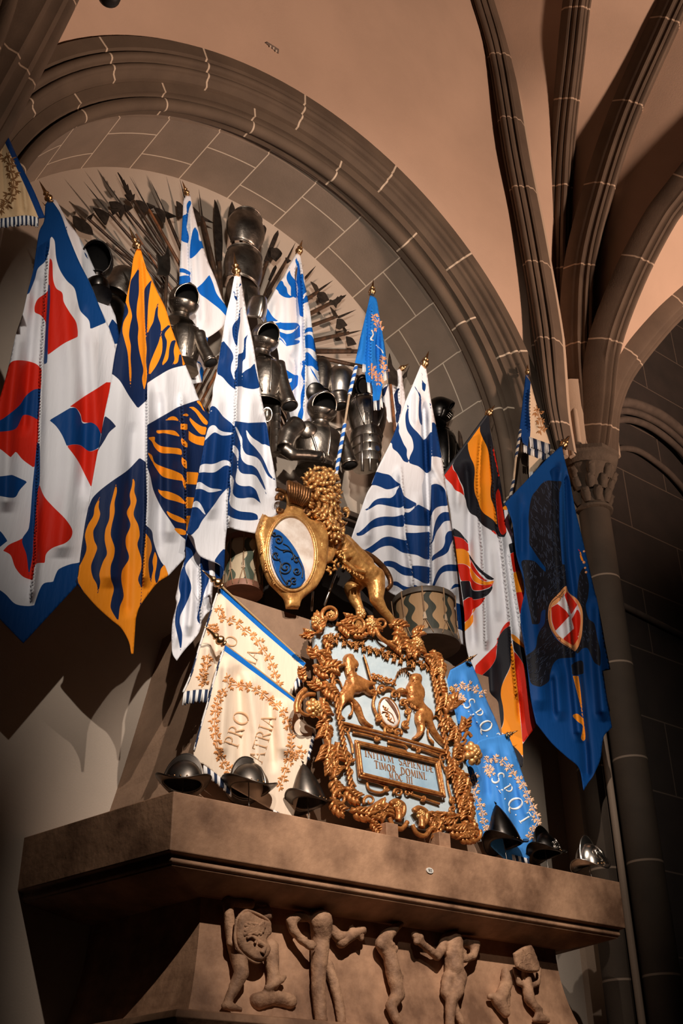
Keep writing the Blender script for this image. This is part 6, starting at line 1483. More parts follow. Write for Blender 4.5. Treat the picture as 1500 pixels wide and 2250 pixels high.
mb.tube([at(737, 1262, LY+0.05), at(712, 1330, LY+0.03)], 0.010, 8); mb.build('support_rod', STEELB, LION, smooth=True)
mb = MB(); mb.tube([at(687, 1300, LY+0.02), at(684, 1342, LY)], 0.010, 8); mb.build('support_rod', STEELB, LION, smooth=True)
# ---- relief helper: an outline inflated off a surface, closed at the back
def relief(mb, S, outline, h, w, lift=0.0, step=3.0, mi=0, groove=None):
    Q = outline if isinstance(outline, np.ndarray) else poly(outline)
    try: V, F = tri(Q, step)
    except Exception: return
    if len(V) < 3: return
    d = np.clip(sdf(V, Q), 0, None); t = np.clip(d/w, 0, 1)
    hh = h*np.sqrt(1-(1-t)**2)
    if groove is not None: hh = hh*(1-0.35*groove(V))
    base = S.pos(V[:, 0], V[:, 1], lift); top = np.array(base); top[:, 1] -= hh
    n = len(V); b0 = len(mb.v)
    mb.add([tuple(p) for p in top]+[tuple(p) for p in S.pos(V[:, 0], V[:, 1], lift-0.012)], [])
    nq = len(densify(Q, step))
    mb.f += [tuple(b0+i for i in f) for f in F]+[tuple(b0+n+i for i in f[::-1]) for f in F]+[(b0+i, b0+(i+1) % nq, b0+n+(i+1) % nq, b0+n+i) for i in range(nq)]
    mb.mi += [mi]*(2*len(F)+nq)
def spiral(mb, S, x, y, r0, turns, a0, w0, w1, lift, sgn=1, fr='Q2', cone=0.0):
    o_ = FR[fr]; n = int(26*turns)+4; pts = []; R = []
    k = mpp(o_[0]+x/o_[2], o_[1]+y/o_[2], S.Y0)/o_[2]
    for i in range(n+1):
        t = i/n; a = a0+sgn*turns*2*PI*t; r = r0*(1-0.82*t); xx, yy = x+math.cos(a)*r, y+math.sin(a)*r
        p = S.pos([o_[0]+xx/o_[2]], [o_[1]+yy/o_[2]], lift+cone*t)[0]; pts.append(tuple(p)); R.append((w0+(w1-w0)*t)*k)
    mb.tube(pts, R, 8)
def rope(mb, S, px_pts, w, lift=0.0, fr='Q2', seg=8):
    o_ = FR[fr]; C = cat_rom([tuple(p) for p in px_pts], 8, closed=False)
    k = mpp(o_[0]+C[0][0]/o_[2], o_[1]+C[0][1]/o_[2], S.Y0)/o_[2]
    pp = S.pos(o_[0]+C[:, 0]/o_[2], o_[1]+C[:, 1]/o_[2], lift)
    mb.tube([tuple(p) for p in pp], w/2*k, seg)
# ---- the oval shield (cartouche)
SY = 5.84
SH = empty('shield_cartouche', at(655, 1335, SY), 'gilt carved oval shield, half blue and half white marble, held up by the lion', 'shield')
SS = Surf(np.array([(0, 0), (1, 0), (1, 1.)]), SY, 0.0)
mb = MB()
relief(mb, SS, '@C6 775,345! 800,380 830,400 838,440 830,475 800,500 760,520 735,530 700,525 680,505! 655,560 632,640 640,700 652,760 675,860 715,960 780,1030 818,1075 832,1135! 915,1138! 930,1085 965,1050 1035,990 1085,890 1105,760 1105,650 1085,560 1078,520! 1040,548 985,545 950,505 945,450 975,400 1010,345! 900,380', 0.045, 12, 0.0)
mb.build('shield_body', GOLD, SH, smooth=True)
cx, cy, rx, ry, rot = 870, 768, 158, 246, -0.05
def ell(rx, ry, n=64, a0=0, a1=2*PI): return [(cx+math.cos(a)*rx*math.cos(rot)-math.sin(a)*ry*math.sin(rot), cy+math.cos(a)*rx*math.sin(rot)+math.sin(a)*ry*math.cos(rot)) for a in (a0+(a1-a0)*i/n for i in range(n+1))]
o_ = FR['C6']; tp = lambda P: np.array([(o_[0]+p[0]/o_[2], o_[1]+p[1]/o_[2]) for p in P])
MARB = mat('white_marbled_paint', (0.78, 0.70, 0.64), 0.35, col2=(0.50, 0.38, 0.30), scale=7)
BLUEP = mat('blue_shield_paint', (0.010, 0.085, 0.30), 0.35, col2=(0.008, 0.06, 0.22), scale=9)
mb = MB(); relief(mb, SS, tp(ell(150, 238)[:-1]), 0.008, 30, 0.045); mb.build('white_field', MARB, SH, smooth=True)
bl = [p for p in ell(149, 237, 64, math.radians(72), math.radians(222))]
blue = np.vstack([tp(bl), poly('@C6 762,600! 800,620 850,670 900,740 935,810 955,860 968,900!')[:26]])
q = poly('@C6 752,602! 800,625 850,675 900,745 935,815 955,870 962,940! 930,985 880,1000 830,985 785,930 750,850 735,770 733,690')
mb = MB(); relief(mb, SS, q, 0.004, 10, 0.054); mb.build('blue_field', BLUEP, SH, smooth=True)
mb = MB(); rope(mb, SS, ell(157, 246), 20, 0.048, 'C6'); rope(mb, SS, ell(170, 260), 12, 0.040, 'C6'); mb.build('oval_moulding', GOLDL, SH, smooth=True)
mb = MB(); n_ = dict(fr='C6')
for x, y, r, t, a, s_ in ((785, 680, 32, 1.3, -2.2, 1), (830, 860, 44, 1.6, 2.6, -1), (905, 885, 26, 1.3, 0.3, 1), (885, 945, 26, 1.2, 1.0, 1), (770, 780, 34, 0.9, 0.8, 1), (850, 960, 26, 1.0, 2.2, -1), (758, 640, 16, 0.9, 1.2, 1), (860, 800, 60, 0.45, -2.4, 1), (905, 815, 22, 0.9, -1.0, -1)):
    spiral(mb, SS, x, y, r, t, a, 4.6, 6, 0.062, s_, **n_)
for pl_ in ([(760, 720), (800, 745), (850, 750), (890, 780), (925, 830), (945, 880), (940, 930)], [(757, 760), (775, 800), (800, 830), (795, 880), (810, 930), (850, 985)], [(815, 705), (850, 725), (880, 770)]): rope(mb, SS, pl_, 9, 0.060, 'C6', 6)
mb.build('scrollwork', mat('black_scroll_paint', (0.008, 0.012, 0.02), 0.5), SH, smooth=True)
# leaves, scrolls and shell of the shield
def leafrelief(mb, S, fr, x, y, ang, L, W, curl=0.0, h=0.02, lift=0.02, n=5, step=3.0):
    """acanthus leaf: spine with paired fingers, each inflated"""
    o_ = FR[fr]; a = math.radians(ang); sx, sy = x, y; sp = []
    N = n+2
    for i in range(N+1):
        t = i/N; sp.append((sx, sy, W*0.34*(1-0.75*t), a)); sx += math.cos(a)*L/N; sy += math.sin(a)*L/N; a += math.radians(curl)/N
    pts = [(o_[0]+p[0]/o_[2], o_[1]+p[1]/o_[2], p[2]/o_[2]) for p in sp]
    relief(mb, S, ribbon(pts, 3), h*1.25, W*0.17/o_[2], lift, step)
    for i in range(1, N):
        t = i/N; l = W*0.62*(0.55+0.6*math.sin(PI*(0.15+0.75*t)))
        for sg in (1, -1):
            b = sp[i][3]+sg*0.95; b2 = b-sg*0.55
            p0 = sp[i]; x1, y1 = p0[0]+math.cos(b)*l*0.5, p0[1]+math.sin(b)*l*0.5; x2, y2 = x1+math.cos(b2)*l*0.5, y1+math.sin(b2)*l*0.5
            w = W*0.27
            relief(mb, S, ribbon([(o_[0]+p0[0]/o_[2], o_[1]+p0[1]/o_[2], w*0.6/o_[2]), (o_[0]+x1/o_[2], o_[1]+y1/o_[2], w/o_[2]), (o_[0]+x2/o_[2], o_[1]+y2/o_[2], w*0.25/o_[2])], 3), h*0.9, w*0.5/o_[2], lift, step)
mb = MB()
for x, y, a, L, W, c in ((680, 560, 95, 90, 44, -30), (682, 680, 82, 90, 48, 20), (700, 800, 75, 90, 44, 20), (735, 900, 60, 80, 40, 20), (1070, 570, 95, 90, 44, 30), (1068, 690, 98, 90, 48, -20), (1048, 810, 106, 90, 44, -20), (1010, 900, 118, 80, 40, -20)):
    if x == 1070: mb.build('leaf_border', GOLDL, SH, smooth=True); mb = MB()
    leafrelief(mb, SS, 'C6', x, y, a, L, W, c, 0.016, 0.032, 3, 2.6)
mb.build('leaf_border', GOLDL, SH, smooth=True)
mb = MB()
for x, y, r, t, a, s_ in ((800, 400, 30, 1.1, 2.6, 1), (985, 490, 34, 1.4, 2.8, 1), (790, 480, 22, 1.0, 0, 1)): spiral(mb, SS, x, y, r, t, a, 13, 7, 0.03, s_, fr='C6')
for p in ([(770, 348), (800, 352), (830, 368)], [(960, 365), (990, 350), (1015, 352)]): rope(mb, SS, p, 26, 0.03, 'C6')
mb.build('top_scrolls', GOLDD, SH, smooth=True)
mb = MB(); c = at(350+895/3, 960+372/3, SY-0.05); k = mpp(648, 1084, SY)/3
for q_ in range(9):
    t = (q_-4)/4.0; pts = [c+Vector((t*48*k, 0.0, 88*k-abs(t)*30*k)), c+Vector((t*84*k, -0.05, 30*k)), c+Vector((t*76*k, -0.045, -30*k)), c+Vector((t*46*k, -0.01, -85*k))]
    mb.tube(pts, [12*k, 18*k, 17*k, 9*k], 8)
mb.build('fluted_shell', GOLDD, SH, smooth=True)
# ---- framed inscription
PY0, PKK, PZ0 = 5.60, 0.085, 3.6
PS = Surf(np.array([(0, 0), (1, 0), (1, 1.)]), PY0, PKK, PZ0)
PL = empty('carved_frame', at(870, 1860, 5.62), 'ornate gilt frame with pale blue panel, two lions and a Latin inscription dated MDCIII', 'framed panel')
PALE = mat('pale_blue_paint', (0.50, 0.58, 0.62), 0.55, col2=(0.36, 0.46, 0.52), scale=5, bump=0.2)
def slabp(S, quad, lift, th):
    """board with straight sides following the plane"""
    Q = np.array(quad, float); w = S.pos(Q[:, 0], Q[:, 1], lift); n = len(Q)
    mb = MB(); mb.add([tuple(p) for p in w]+[(p[0], p[1]+th, p[2]) for p in w], [tuple(range(n)), tuple(range(2*n-1, n-1, -1))]+[(i, (i+1) % n, n+(i+1) % n, n+i) for i in range(n)]); return mb
bd = px('Q2', (150, 200), (560, 330), (1085, 520), (1180, 900), (1290, 1400), (1360, 1790), (900, 1690), (330, 1540), (230, 1000))
slabp(PS, bd, 0.0, 0.03).build('back_board', PALE, PL)
# mouldings
mb = MB()
for ir, (a, b) in enumerate((((244, 315), (345, 920)), ((345, 920), (432, 1420)), ((1008, 560), (1112, 1130)), ((1112, 1130), (1225, 1620)))):
    n = 14
    if ir == 2: mb.build('side_rod', GOLDF, PL, smooth=True); mb = MB()
    for i in range(n):
        t0, t1 = i/n, (i+1)/n; x0, y0 = a[0]+(b[0]-a[0])*t0, a[1]+(b[1]-a[1])*t0; x1, y1 = a[0]+(b[0]-a[0])*t1, a[1]+(b[1]-a[1])*t1
        rope(mb, PS, [(x0-12, y0), ((x0+x1)/2+4, (y0+y1)/2), (x1+12, y1+4)], 26, 0.03)
        rope(mb, PS, [(x0+10, y0-4), ((x0+x1)/2-6, (y0+y1)/2), (x1-12, y1)], 18, 0.04)
mb.build('side_rod', GOLDF, PL, smooth=True)
mb = MB(); rng = random.Random(9)
for i in range(34):
    t = i/33; x, y = 255+755*t, 318+232*t
    leafrelief(mb, PS, 'Q2', x, y-8, 17+rng.uniform(-30, 30)+(50 if i % 2 else -20), 46, 36, 30, 0.016, 0.022, 1, 3.2)
mb.build('top_garland', GOLDF, PL, smooth=True)
mb = MB(); rope(mb, PS, [(345, 935), (600, 1000), (860, 1075), (1115, 1150)], 26, 0.03); rope(mb, PS, [(345, 955), (600, 1022), (860, 1098), (1115, 1168)], 18, 0.02); mb.build('cross_bar', GOLDF, PL, smooth=True)
fq = [(478, 1090), (1035, 1228), (1078, 1450), (505, 1305)]
mb = MB()
for w_, l_, e in ((26, 0.035, 0), (16, 0.028, 22), (12, 0.045, -14)):
    cxm = sum(p[0] for p in fq)/4; cym = sum(p[1] for p in fq)/4
    ex = [(p[0]+math.copysign(e, p[0]-cxm), p[1]+math.copysign(e, p[1]-cym)) for p in fq]
    for a, b in zip(ex, ex[1:]+ex[:1]): rope(mb, PS, [a, ((a[0]+b[0])/2, (a[1]+b[1])/2), b], w_, l_)
mb.build('inscription_moulding', GOLDF, PL, smooth=True)
slabp(PS, px('Q2', *fq), 0.014, 0.012).build('inscription_panel', mat('inscription_blue_paint', (0.38, 0.52, 0.62), 0.5, col2=(0.24, 0.38, 0.50), scale=6), PL)
along = np.array((0.974, 0.228)); upv = np.array((-0.10, -0.995))
def text_on(S, fr, txt, org, h, m, nm, parent, sp=0.06, lift=0.017, small=0.78, bold=1.1, al=along, uv=upv):
    L, adv = lettering(txt, px(fr, org)[0], al, uv, h, sp, small, bold); mb = MB()
    for q_ in L: relief(mb, S, q_, 0.004, 1.2, lift, 5.0)
    return mb.build(nm, m, parent)
LET = mat('brown_gilt_letters', (0.34, 0.15, 0.06), 0.5, 0.3)
for tx_, o_x, hh, sp_, sm, xs in (('Initivm', (528, 1180), 17.5, 0.09, 0.84, 0.93), ('sapientiÆ', (772, 1238), 16.2, 0.09, 0.90, 0.82), ('Timor', (598, 1262), 17.0, 0.10, 0.90, 0.76), ('domini.', (786, 1306), 16.5, 0.10, 0.95, 0.76), ('M.DC', (703, 1337), 14.5, 0.10, 1.0, 0.68), ('III', (826, 1367), 14.0, 0.10, 1.0, 0.90)):
    text_on(PS, 'Q2', tx_, o_x, hh, LET, 'inscription_word', PL, sp=sp_, small=sm, al=along*xs)
# supporters and arms
def limbs(mb, fr, rs, h, lift=0.01, S=PS, step=2.6):
    for r_ in rs:
        w = max(p[2] for p in r_); relief(mb, S, ribbon([(FR[fr][0]+p[0]/FR[fr][2], FR[fr][1]+p[1]/FR[fr][2], p[2]/FR[fr][2]) for p in r_], 4), h*(0.4+0.6*min(1, w/80)), w*0.5/FR[fr][2], lift, step)
mb = MB()
relief(mb, PS, '@Q2 368,475! 385,452 410,445 435,455 445,480 465,500 475,530 468,552 448,562 452,588 480,605 520,628 565,645! 600,650 592,678 560,692 545,700 575,725 602,720! 590,750 550,748 510,725 480,738 445,742 435,765! 462,790 490,830 502,870 517,910 545,942 588,968! 560,986 520,968 488,935 468,890 448,850 425,805 400,795 372,820 355,850 352,888 388,918! 345,928 316,890 320,840 335,800 330,765 342,725 370,695 398,660 395,620 380,580 370,530', 0.040, 11, 0.008, 2.6)
limbs(mb, 'Q2', [[(350, 750, 9), (325, 725, 9), (302, 670, 9), (315, 632, 9), (345, 640, 10), (366, 690, 8)], [(425, 780, 12), (438, 830, 10), (430, 875, 22), (410, 890, 14)], [(420, 640, 66), (400, 700, 70), (365, 750, 60)], [(410, 480, 36), (412, 540, 60), (425, 600, 60)]], 0.020, 0.022)
mb.build('left_lion_relief', GOLDF, PL, smooth=True)
mb = MB()
relief(mb, PS, '@Q2 842,610! 862,590 895,586 922,605 928,640 922,665 942,700 948,750 938,790 958,820 990,850 1008,890 1003,930! 1022,980 1052,1030 1082,1070 1102,1098 1096,1122! 1058,1092 1022,1052 985,1000 958,955 945,948! 950,990 930,1030 905,1055 868,1068! 862,1050 893,1020 898,980 882,930 882,880 895,852 858,832 820,805 790,804! 788,780 825,770 815,742 780,738 753,702! 778,688 815,705 825,718 818,690 832,660 842,640', 0.042, 11, 0.008, 2.6)
limbs(mb, 'Q2', [[(990, 920, 10), (1035, 890, 9), (1062, 930, 9), (1050, 975, 9)], [(975, 985, 12), (982, 1040, 10), (1005, 1070, 20), (1020, 1090, 12)], [(882, 620, 50), (884, 680, 74), (895, 760, 70)], [(920, 820, 60), (955, 870, 66), (970, 920, 56)]], 0.020, 0.022)
mb.build('right_lion_relief', GOLDF, PL, smooth=True)
mb = MB(); rng = random.Random(2)
for cxx, cyy, s_ in ((420, 560, 1), (885, 700, -1)):
    for q_ in range(26):
        x, y = cxx+rng.uniform(-40, 46), cyy+rng.uniform(-90, 110); o_ = FR['Q2']
        pts = [(x, y), (x+8*s_, y+22), (x+2*s_, y+46)]; rope(mb, PS, pts, 9, 0.034)
rope(mb, PS, [(868, 632), (880, 628), (884, 650), (890, 628), (902, 632)], 6, 0.052)
mb.build('lion_manes', GOLDF, PL, smooth=True)
mb = MB(); limbs(mb, 'Q2', [[(517, 450, 8), (540, 520, 16), (565, 610, 16), (600, 700, 14)]], 0.012, 0.03); limbs(mb, 'Q2', [[(575, 612, 10), (600, 600, 12), (625, 600, 8)]], 0.012, 0.035); mb.build('sword', GOLDF, PL, smooth=True)
mb = MB()
for q_ in range(8):
    a = q_/7; bx, by = 760+90*a, 590-45*math.sin(PI*min(1, a+0.15))
    limbs(mb, 'Q2', [[(bx, by, 6), (bx+8+22*a, by+18, 9), (bx+6+16*a, by+40+10*math.sin(PI*a), 3)]], 0.010, 0.02)
limbs(mb, 'Q2', [[(742, 640, 10), (760, 590, 14), (800, 555, 14), (850, 545, 10), (876, 562, 4)]], 0.014, 0.02); mb.build('plume', GOLDD, PL, smooth=True)
mb = MB(); rng = random.Random(8)
for q_ in range(60):
    t = q_/59; x = 580+165*t; y = 600+50*t+rng.uniform(-16, 22); o_ = FR['Q2']; p = PS.pos([o_[0]+x/o_[2]], [o_[1]+y/o_[2]], 0.03)[0]
    mb.lathe([(0.0, -0.010), (0.008, -0.004), (0.009, 0.002), (0.0, 0.010)], tuple(p), (0, -1, 0), 8)
for x, y, r, a, s_ in ((650, 700, 34, 2.0, 1), (740, 740, 34, 0.6, -1), (590, 730, 26, 3.0, 1), (800, 800, 30, 0.2, -1), (620, 900, 26, 2.0, -1), (820, 950, 30, 1.0, 1), (700, 990, 34, 2.5, 1), (760, 1010, 30, 0.5, -1), (830, 860, 22, -1, 1)): spiral(mb, PS, x, y, r, 1.3, a, 12, 6, 0.025, s_)
for p in ([(600, 740), (585, 800), (600, 860), (630, 910)], [(810, 800), (840, 860), (835, 920), (800, 965)], [(640, 940), (690, 985), (760, 1010)], [(640, 710), (700, 690), (760, 730)]): rope(mb, PS, p, 24, 0.022)
mb.build('arms_scrolls', GOLDF, PL, smooth=True)
E1 = [(FR['Q2'][0]+(700+math.cos(a)*66*math.cos(-0.35)-math.sin(a)*112*math.sin(-0.35))/3.261, FR['Q2'][1]+(868+math.cos(a)*66*math.sin(-0.35)+math.sin(a)*112*math.cos(-0.35))/3.261) for a in (2*PI*i/40 for i in range(40))]
mb = MB(); relief(mb, PS, np.array(E1), 0.02, 16, 0.02); mb.build('small_shield', mat('small_shield_white', (0.74, 0.68, 0.62), 0.5), PL, smooth=True)
mb = MB(); E2 = [((p[0]-FR['Q2'][0])*3.261, (p[1]-FR['Q2'][1])*3.261) for p in E1]; rope(mb, PS, E2+[E2[0]], 14, 0.03)
for pl_ in ([(655, 815), (680, 850), (720, 880), (740, 930)], [(650, 860), (690, 870), (700, 920), (735, 940)]): rope(mb, PS, pl_, 8, 0.042)
for x, y in ((675, 835), (700, 905), (685, 880)): spiral(mb, PS, x, y, 16, 1, 0, 4, 3, 0.043)
mb.build('small_shield_ornament', GOLDF, PL, smooth=True)
mb = MB(); relief(mb, PS, '@Q2 672,770! 700,770 740,820 768,890 765,920! 735,860 700,810', 0.006, 6, 0.041); mb.build('small_shield_bend', mat('brown_bend', (0.16, 0.07, 0.04), 0.5), PL, smooth=True)
# strapwork round the inscription
mb = MB()
for x, y, r, t, a, s_ in ((395, 990, 34, 1.3, 2.6, 1), (1085, 1190, 34, 1.3, 0.4, -1), (430, 1200, 20, 1.2, 0, 1), (765, 1440, 34, 1.4, 3.0, 1), (835, 1440, 28, 1.3, 0.2, -1), (680, 1410, 20, 1.1, 0.5, 1), (945, 1480, 20, 1.1, 2.6, -1), (1155, 1490, 24, 1.2, 1, 1), (1155, 1560, 24, 1.1, 2, 1), (415, 1290, 22, 1.1, 1, -1), (610, 1050, 20, 1.1, 0, 1), (905, 1130, 20, 1.1, 2, -1), (1110, 1270, 20, 1.2, 0, 1)): spiral(mb, PS, x, y, r, t, a, 11, 6, 0.02, s_)
for p in ([(400, 1010), (430, 1090), (440, 1160)], [(375, 1080), (385, 1130), (430, 1190), (400, 1260), (420, 1330), (460, 1400)], [(440, 1010), (540, 1030), (640, 1060)], [(860, 1110), (960, 1140), (1060, 1180)], [(1060, 1200), (1110, 1300), (1120, 1380), (1140, 1470), (1170, 1560)], [(540, 1350), (620, 1370), (690, 1400)], [(850, 1450), (940, 1480), (1060, 1520)], [(540, 1370), (560, 1420), (640, 1440), (690, 1410)], [(690, 1075), (810, 1105), (830, 1130)], [(690, 1110), (820, 1145)]): rope(mb, PS, p, 20, 0.018)
mb.build('strapwork', GOLDF, PL, smooth=True)
# big scrolls, leaves and flowers of the outer frame
mb = MB()
for x, y, r, t, a, s_, w_ in ((280, 165, 66, 1.5, 2.4, 1, 26), (130, 830, 100, 1.0, -1.2, -1, 26), (645, 235, 44, 1.3, 2.8, 1, 22), (470, 235, 60, 1.2, 1.4, -1, 24), (350, 1480, 62, 1.2, -1.4, -1, 26), (560, 1500, 46, 1.1, 2.6, 1, 20), (1210, 1060, 40, 1.2, 0, 1, 18), (1200, 1180, 44, 1.2, 2, -1, 18), (1250, 1520, 40, 1.2, 1, 1, 20), (1300, 1740, 60, 1.1, -0.6, 1, 24), (1130, 1650, 50, 1.1, 2, -1, 22), (310, 1260, 46, 1.1, 1, 1, 18), (1140, 960, 30, 1.2, 0, 1, 14), (780, 290, 34, 1.2, 1, 1, 18)): mb = MB(); spiral(mb, PS, x, y, r, t, a, w_*0.62, w_*0.3, 0.05, s_); mb.build('large_scroll', GOLDF, PL, smooth=True)
for p, w_ in (([(600, 260), (630, 320), (680, 360), (740, 400)], 34), ([(100, 700), (60, 740), (35, 810), (40, 870)], 40), ([(1230, 1060), (1260, 1010), (1290, 1040)], 28)): mb = MB(); rope(mb, PS, p, w_, 0.05); mb.build('scroll_stem', GOLDF, PL, smooth=True)
LV = [(200, 300, -100, 130, 120, 40), (170, 300, 160, 90, 80, 60), (230, 320, 60, 90, 80, -40), (200, 470, 200, 90, 90, 80), (170, 430, 20, 110, 110, 60), (220, 560, -30, 130, 120, 70), (160, 520, 60, 130, 90, -60), (230, 640, 70, 130, 110, -40), (90, 650, -110, 110, 70, 30), (230, 700, 200, 110, 90, 40), (220, 760, 100, 150, 120, -60), (230, 930, 70, 130, 120, 60),
      (270, 920, 160, 90, 80, -60), (250, 1060, 80, 170, 130, 50), (330, 1080, 110, 150, 120, -60), (250, 1180, 60, 130, 110, 40), (290, 1350, -90, 130, 120, 60), (300, 1330, 90, 130, 110, -70), (380, 1400, 60, 140, 120, -50), (290, 1470, 80, 150, 110, -70), (420, 1560, 30, 170, 130, -50), (520, 1600, -10, 170, 150, -30), (600, 1520, 30, 130, 130, 50), (680, 1520, 120, 130, 120, 60), (560, 1640, 50, 110, 80, 0),
      (320, 230, 20, 130, 100, 40), (420, 290, 20, 120, 90, -60), (460, 180, 150, 80, 90, 60), (560, 170, 80, 130, 110, -30), (700, 250, -20, 110, 110, 70), (730, 290, 40, 130, 120, 40), (690, 360, 20, 120, 90, 30), (800, 350, 30, 130, 110, 60), (870, 330, -60, 90, 90, 60), (900, 320, 100, 130, 120, -40), (950, 450, 30, 110, 90, 30), (1000, 420, 60, 130, 110, 30), (1060, 480, 80, 130, 100, 40),
      (1060, 600, 90, 130, 90, -20), (1090, 720, 80, 140, 110, 40), (1130, 860, -80, 120, 120, 60), (1110, 880, 100, 100, 100, -60), (1160, 960, 70, 120, 100, 60), (1200, 1010, -40, 120, 90, -60), (1170, 1090, 60, 110, 90, 50), (1150, 1200, 80, 130, 100, 20), (1200, 1280, 60, 130, 110, 50), (1250, 1330, 90, 140, 100, 40), (1230, 1420, 60, 130, 110, 60), (1270, 1500, 90, 130, 110, 20), (1200, 1600, 150, 120, 110, 50), (1230, 1640, 60, 140, 110, 40),
      (1100, 1590, 160, 110, 110, -50), (1060, 1640, 100, 110, 100, 60), (1110, 1690, 30, 150, 130, -60), (1180, 1760, 10, 130, 110, -30), (1290, 1630, 80, 130, 90, 20), (950, 1580, 30, 130, 110, 40), (1000, 1600, 50, 110, 100, 30)]
LVM = [MB(), MB(), MB()]
for i, (x, y, a, L, W_, c) in enumerate(LV): leafrelief(LVM[i*3//len(LV)], PS, 'Q2', x, y, a, L, W_, c, 0.030, 0.035, 3, 3.4)
for m_ in LVM: m_.build('acanthus_leaves', GOLDF, PL, smooth=True)
def rosette(x, y, r, nm='flower', fr='Q2', S=PS, m=GOLDL, par=PL, lift=0.05):
    o_ = FR[fr]; k = mpp(o_[0]+x/o_[2], o_[1]+y/o_[2], S.Y0)/o_[2]; p = Vector(S.pos([o_[0]+x/o_[2]], [o_[1]+y/o_[2]], lift)[0]); R = r*k; mb = MB()
    for ring, (rr, n, sz, ht) in enumerate(((0.72, 7, 0.34, 0.0), (0.45, 6, 0.28, 0.25), (0.20, 4, 0.22, 0.42))):
        for q_ in range(n):
            a = 2*PI*(q_+0.5*ring)/n; c_ = p+Vector((math.cos(a)*R*rr, -R*ht, math.sin(a)*R*rr)); vs, fs = ring_shell(c_, *basis((math.cos(a)*0.6, -1, math.sin(a)*0.6)), R*sz, R*sz, R*sz*0.8, 3, 175, 7, 12); mb.add(vs, fs)
    return mb.build(nm, m, par, smooth=True)
for x, y, r in ((165, 835, 74), (1300, 1160, 88), (290, 165, 34), (180, 215, 48), (570, 230, 50), (500, 150, 44), (905, 365, 50), (760, 1530, 44), (930, 1600, 44), (1070, 570, 34), (1150, 700, 26)): rosette(x, y, r)
# masks under the lower edge
mb = MB()
for x, y in ((770, 1590), (935, 1640)):
    for p, w_ in (([(x-60, y-70), (x-20, y-90), (x+30, y-60), (x+30, y), (x-10, y+40)], 40), ([(x-70, y+30), (x-40, y+90), (x+20, y+110), (x+60, y+60)], 36), ([(x-10, y-40), (x, y+10), (x-4, y+50)], 50)): rope(mb, PS, p, w_, 0.05)
mb.build('lower_masks', GOLDF, PL, smooth=True)
for x, y in ((835, 1828), (950, 1848)):
    mb = MB(); q = at(x, y, 5.62); mb.box((q.x-0.05, 5.50, 3.519), (q.x+0.05, 5.72, q.z+0.03)); mb.build('foot_block', MANT, PL, bevel=0.004)
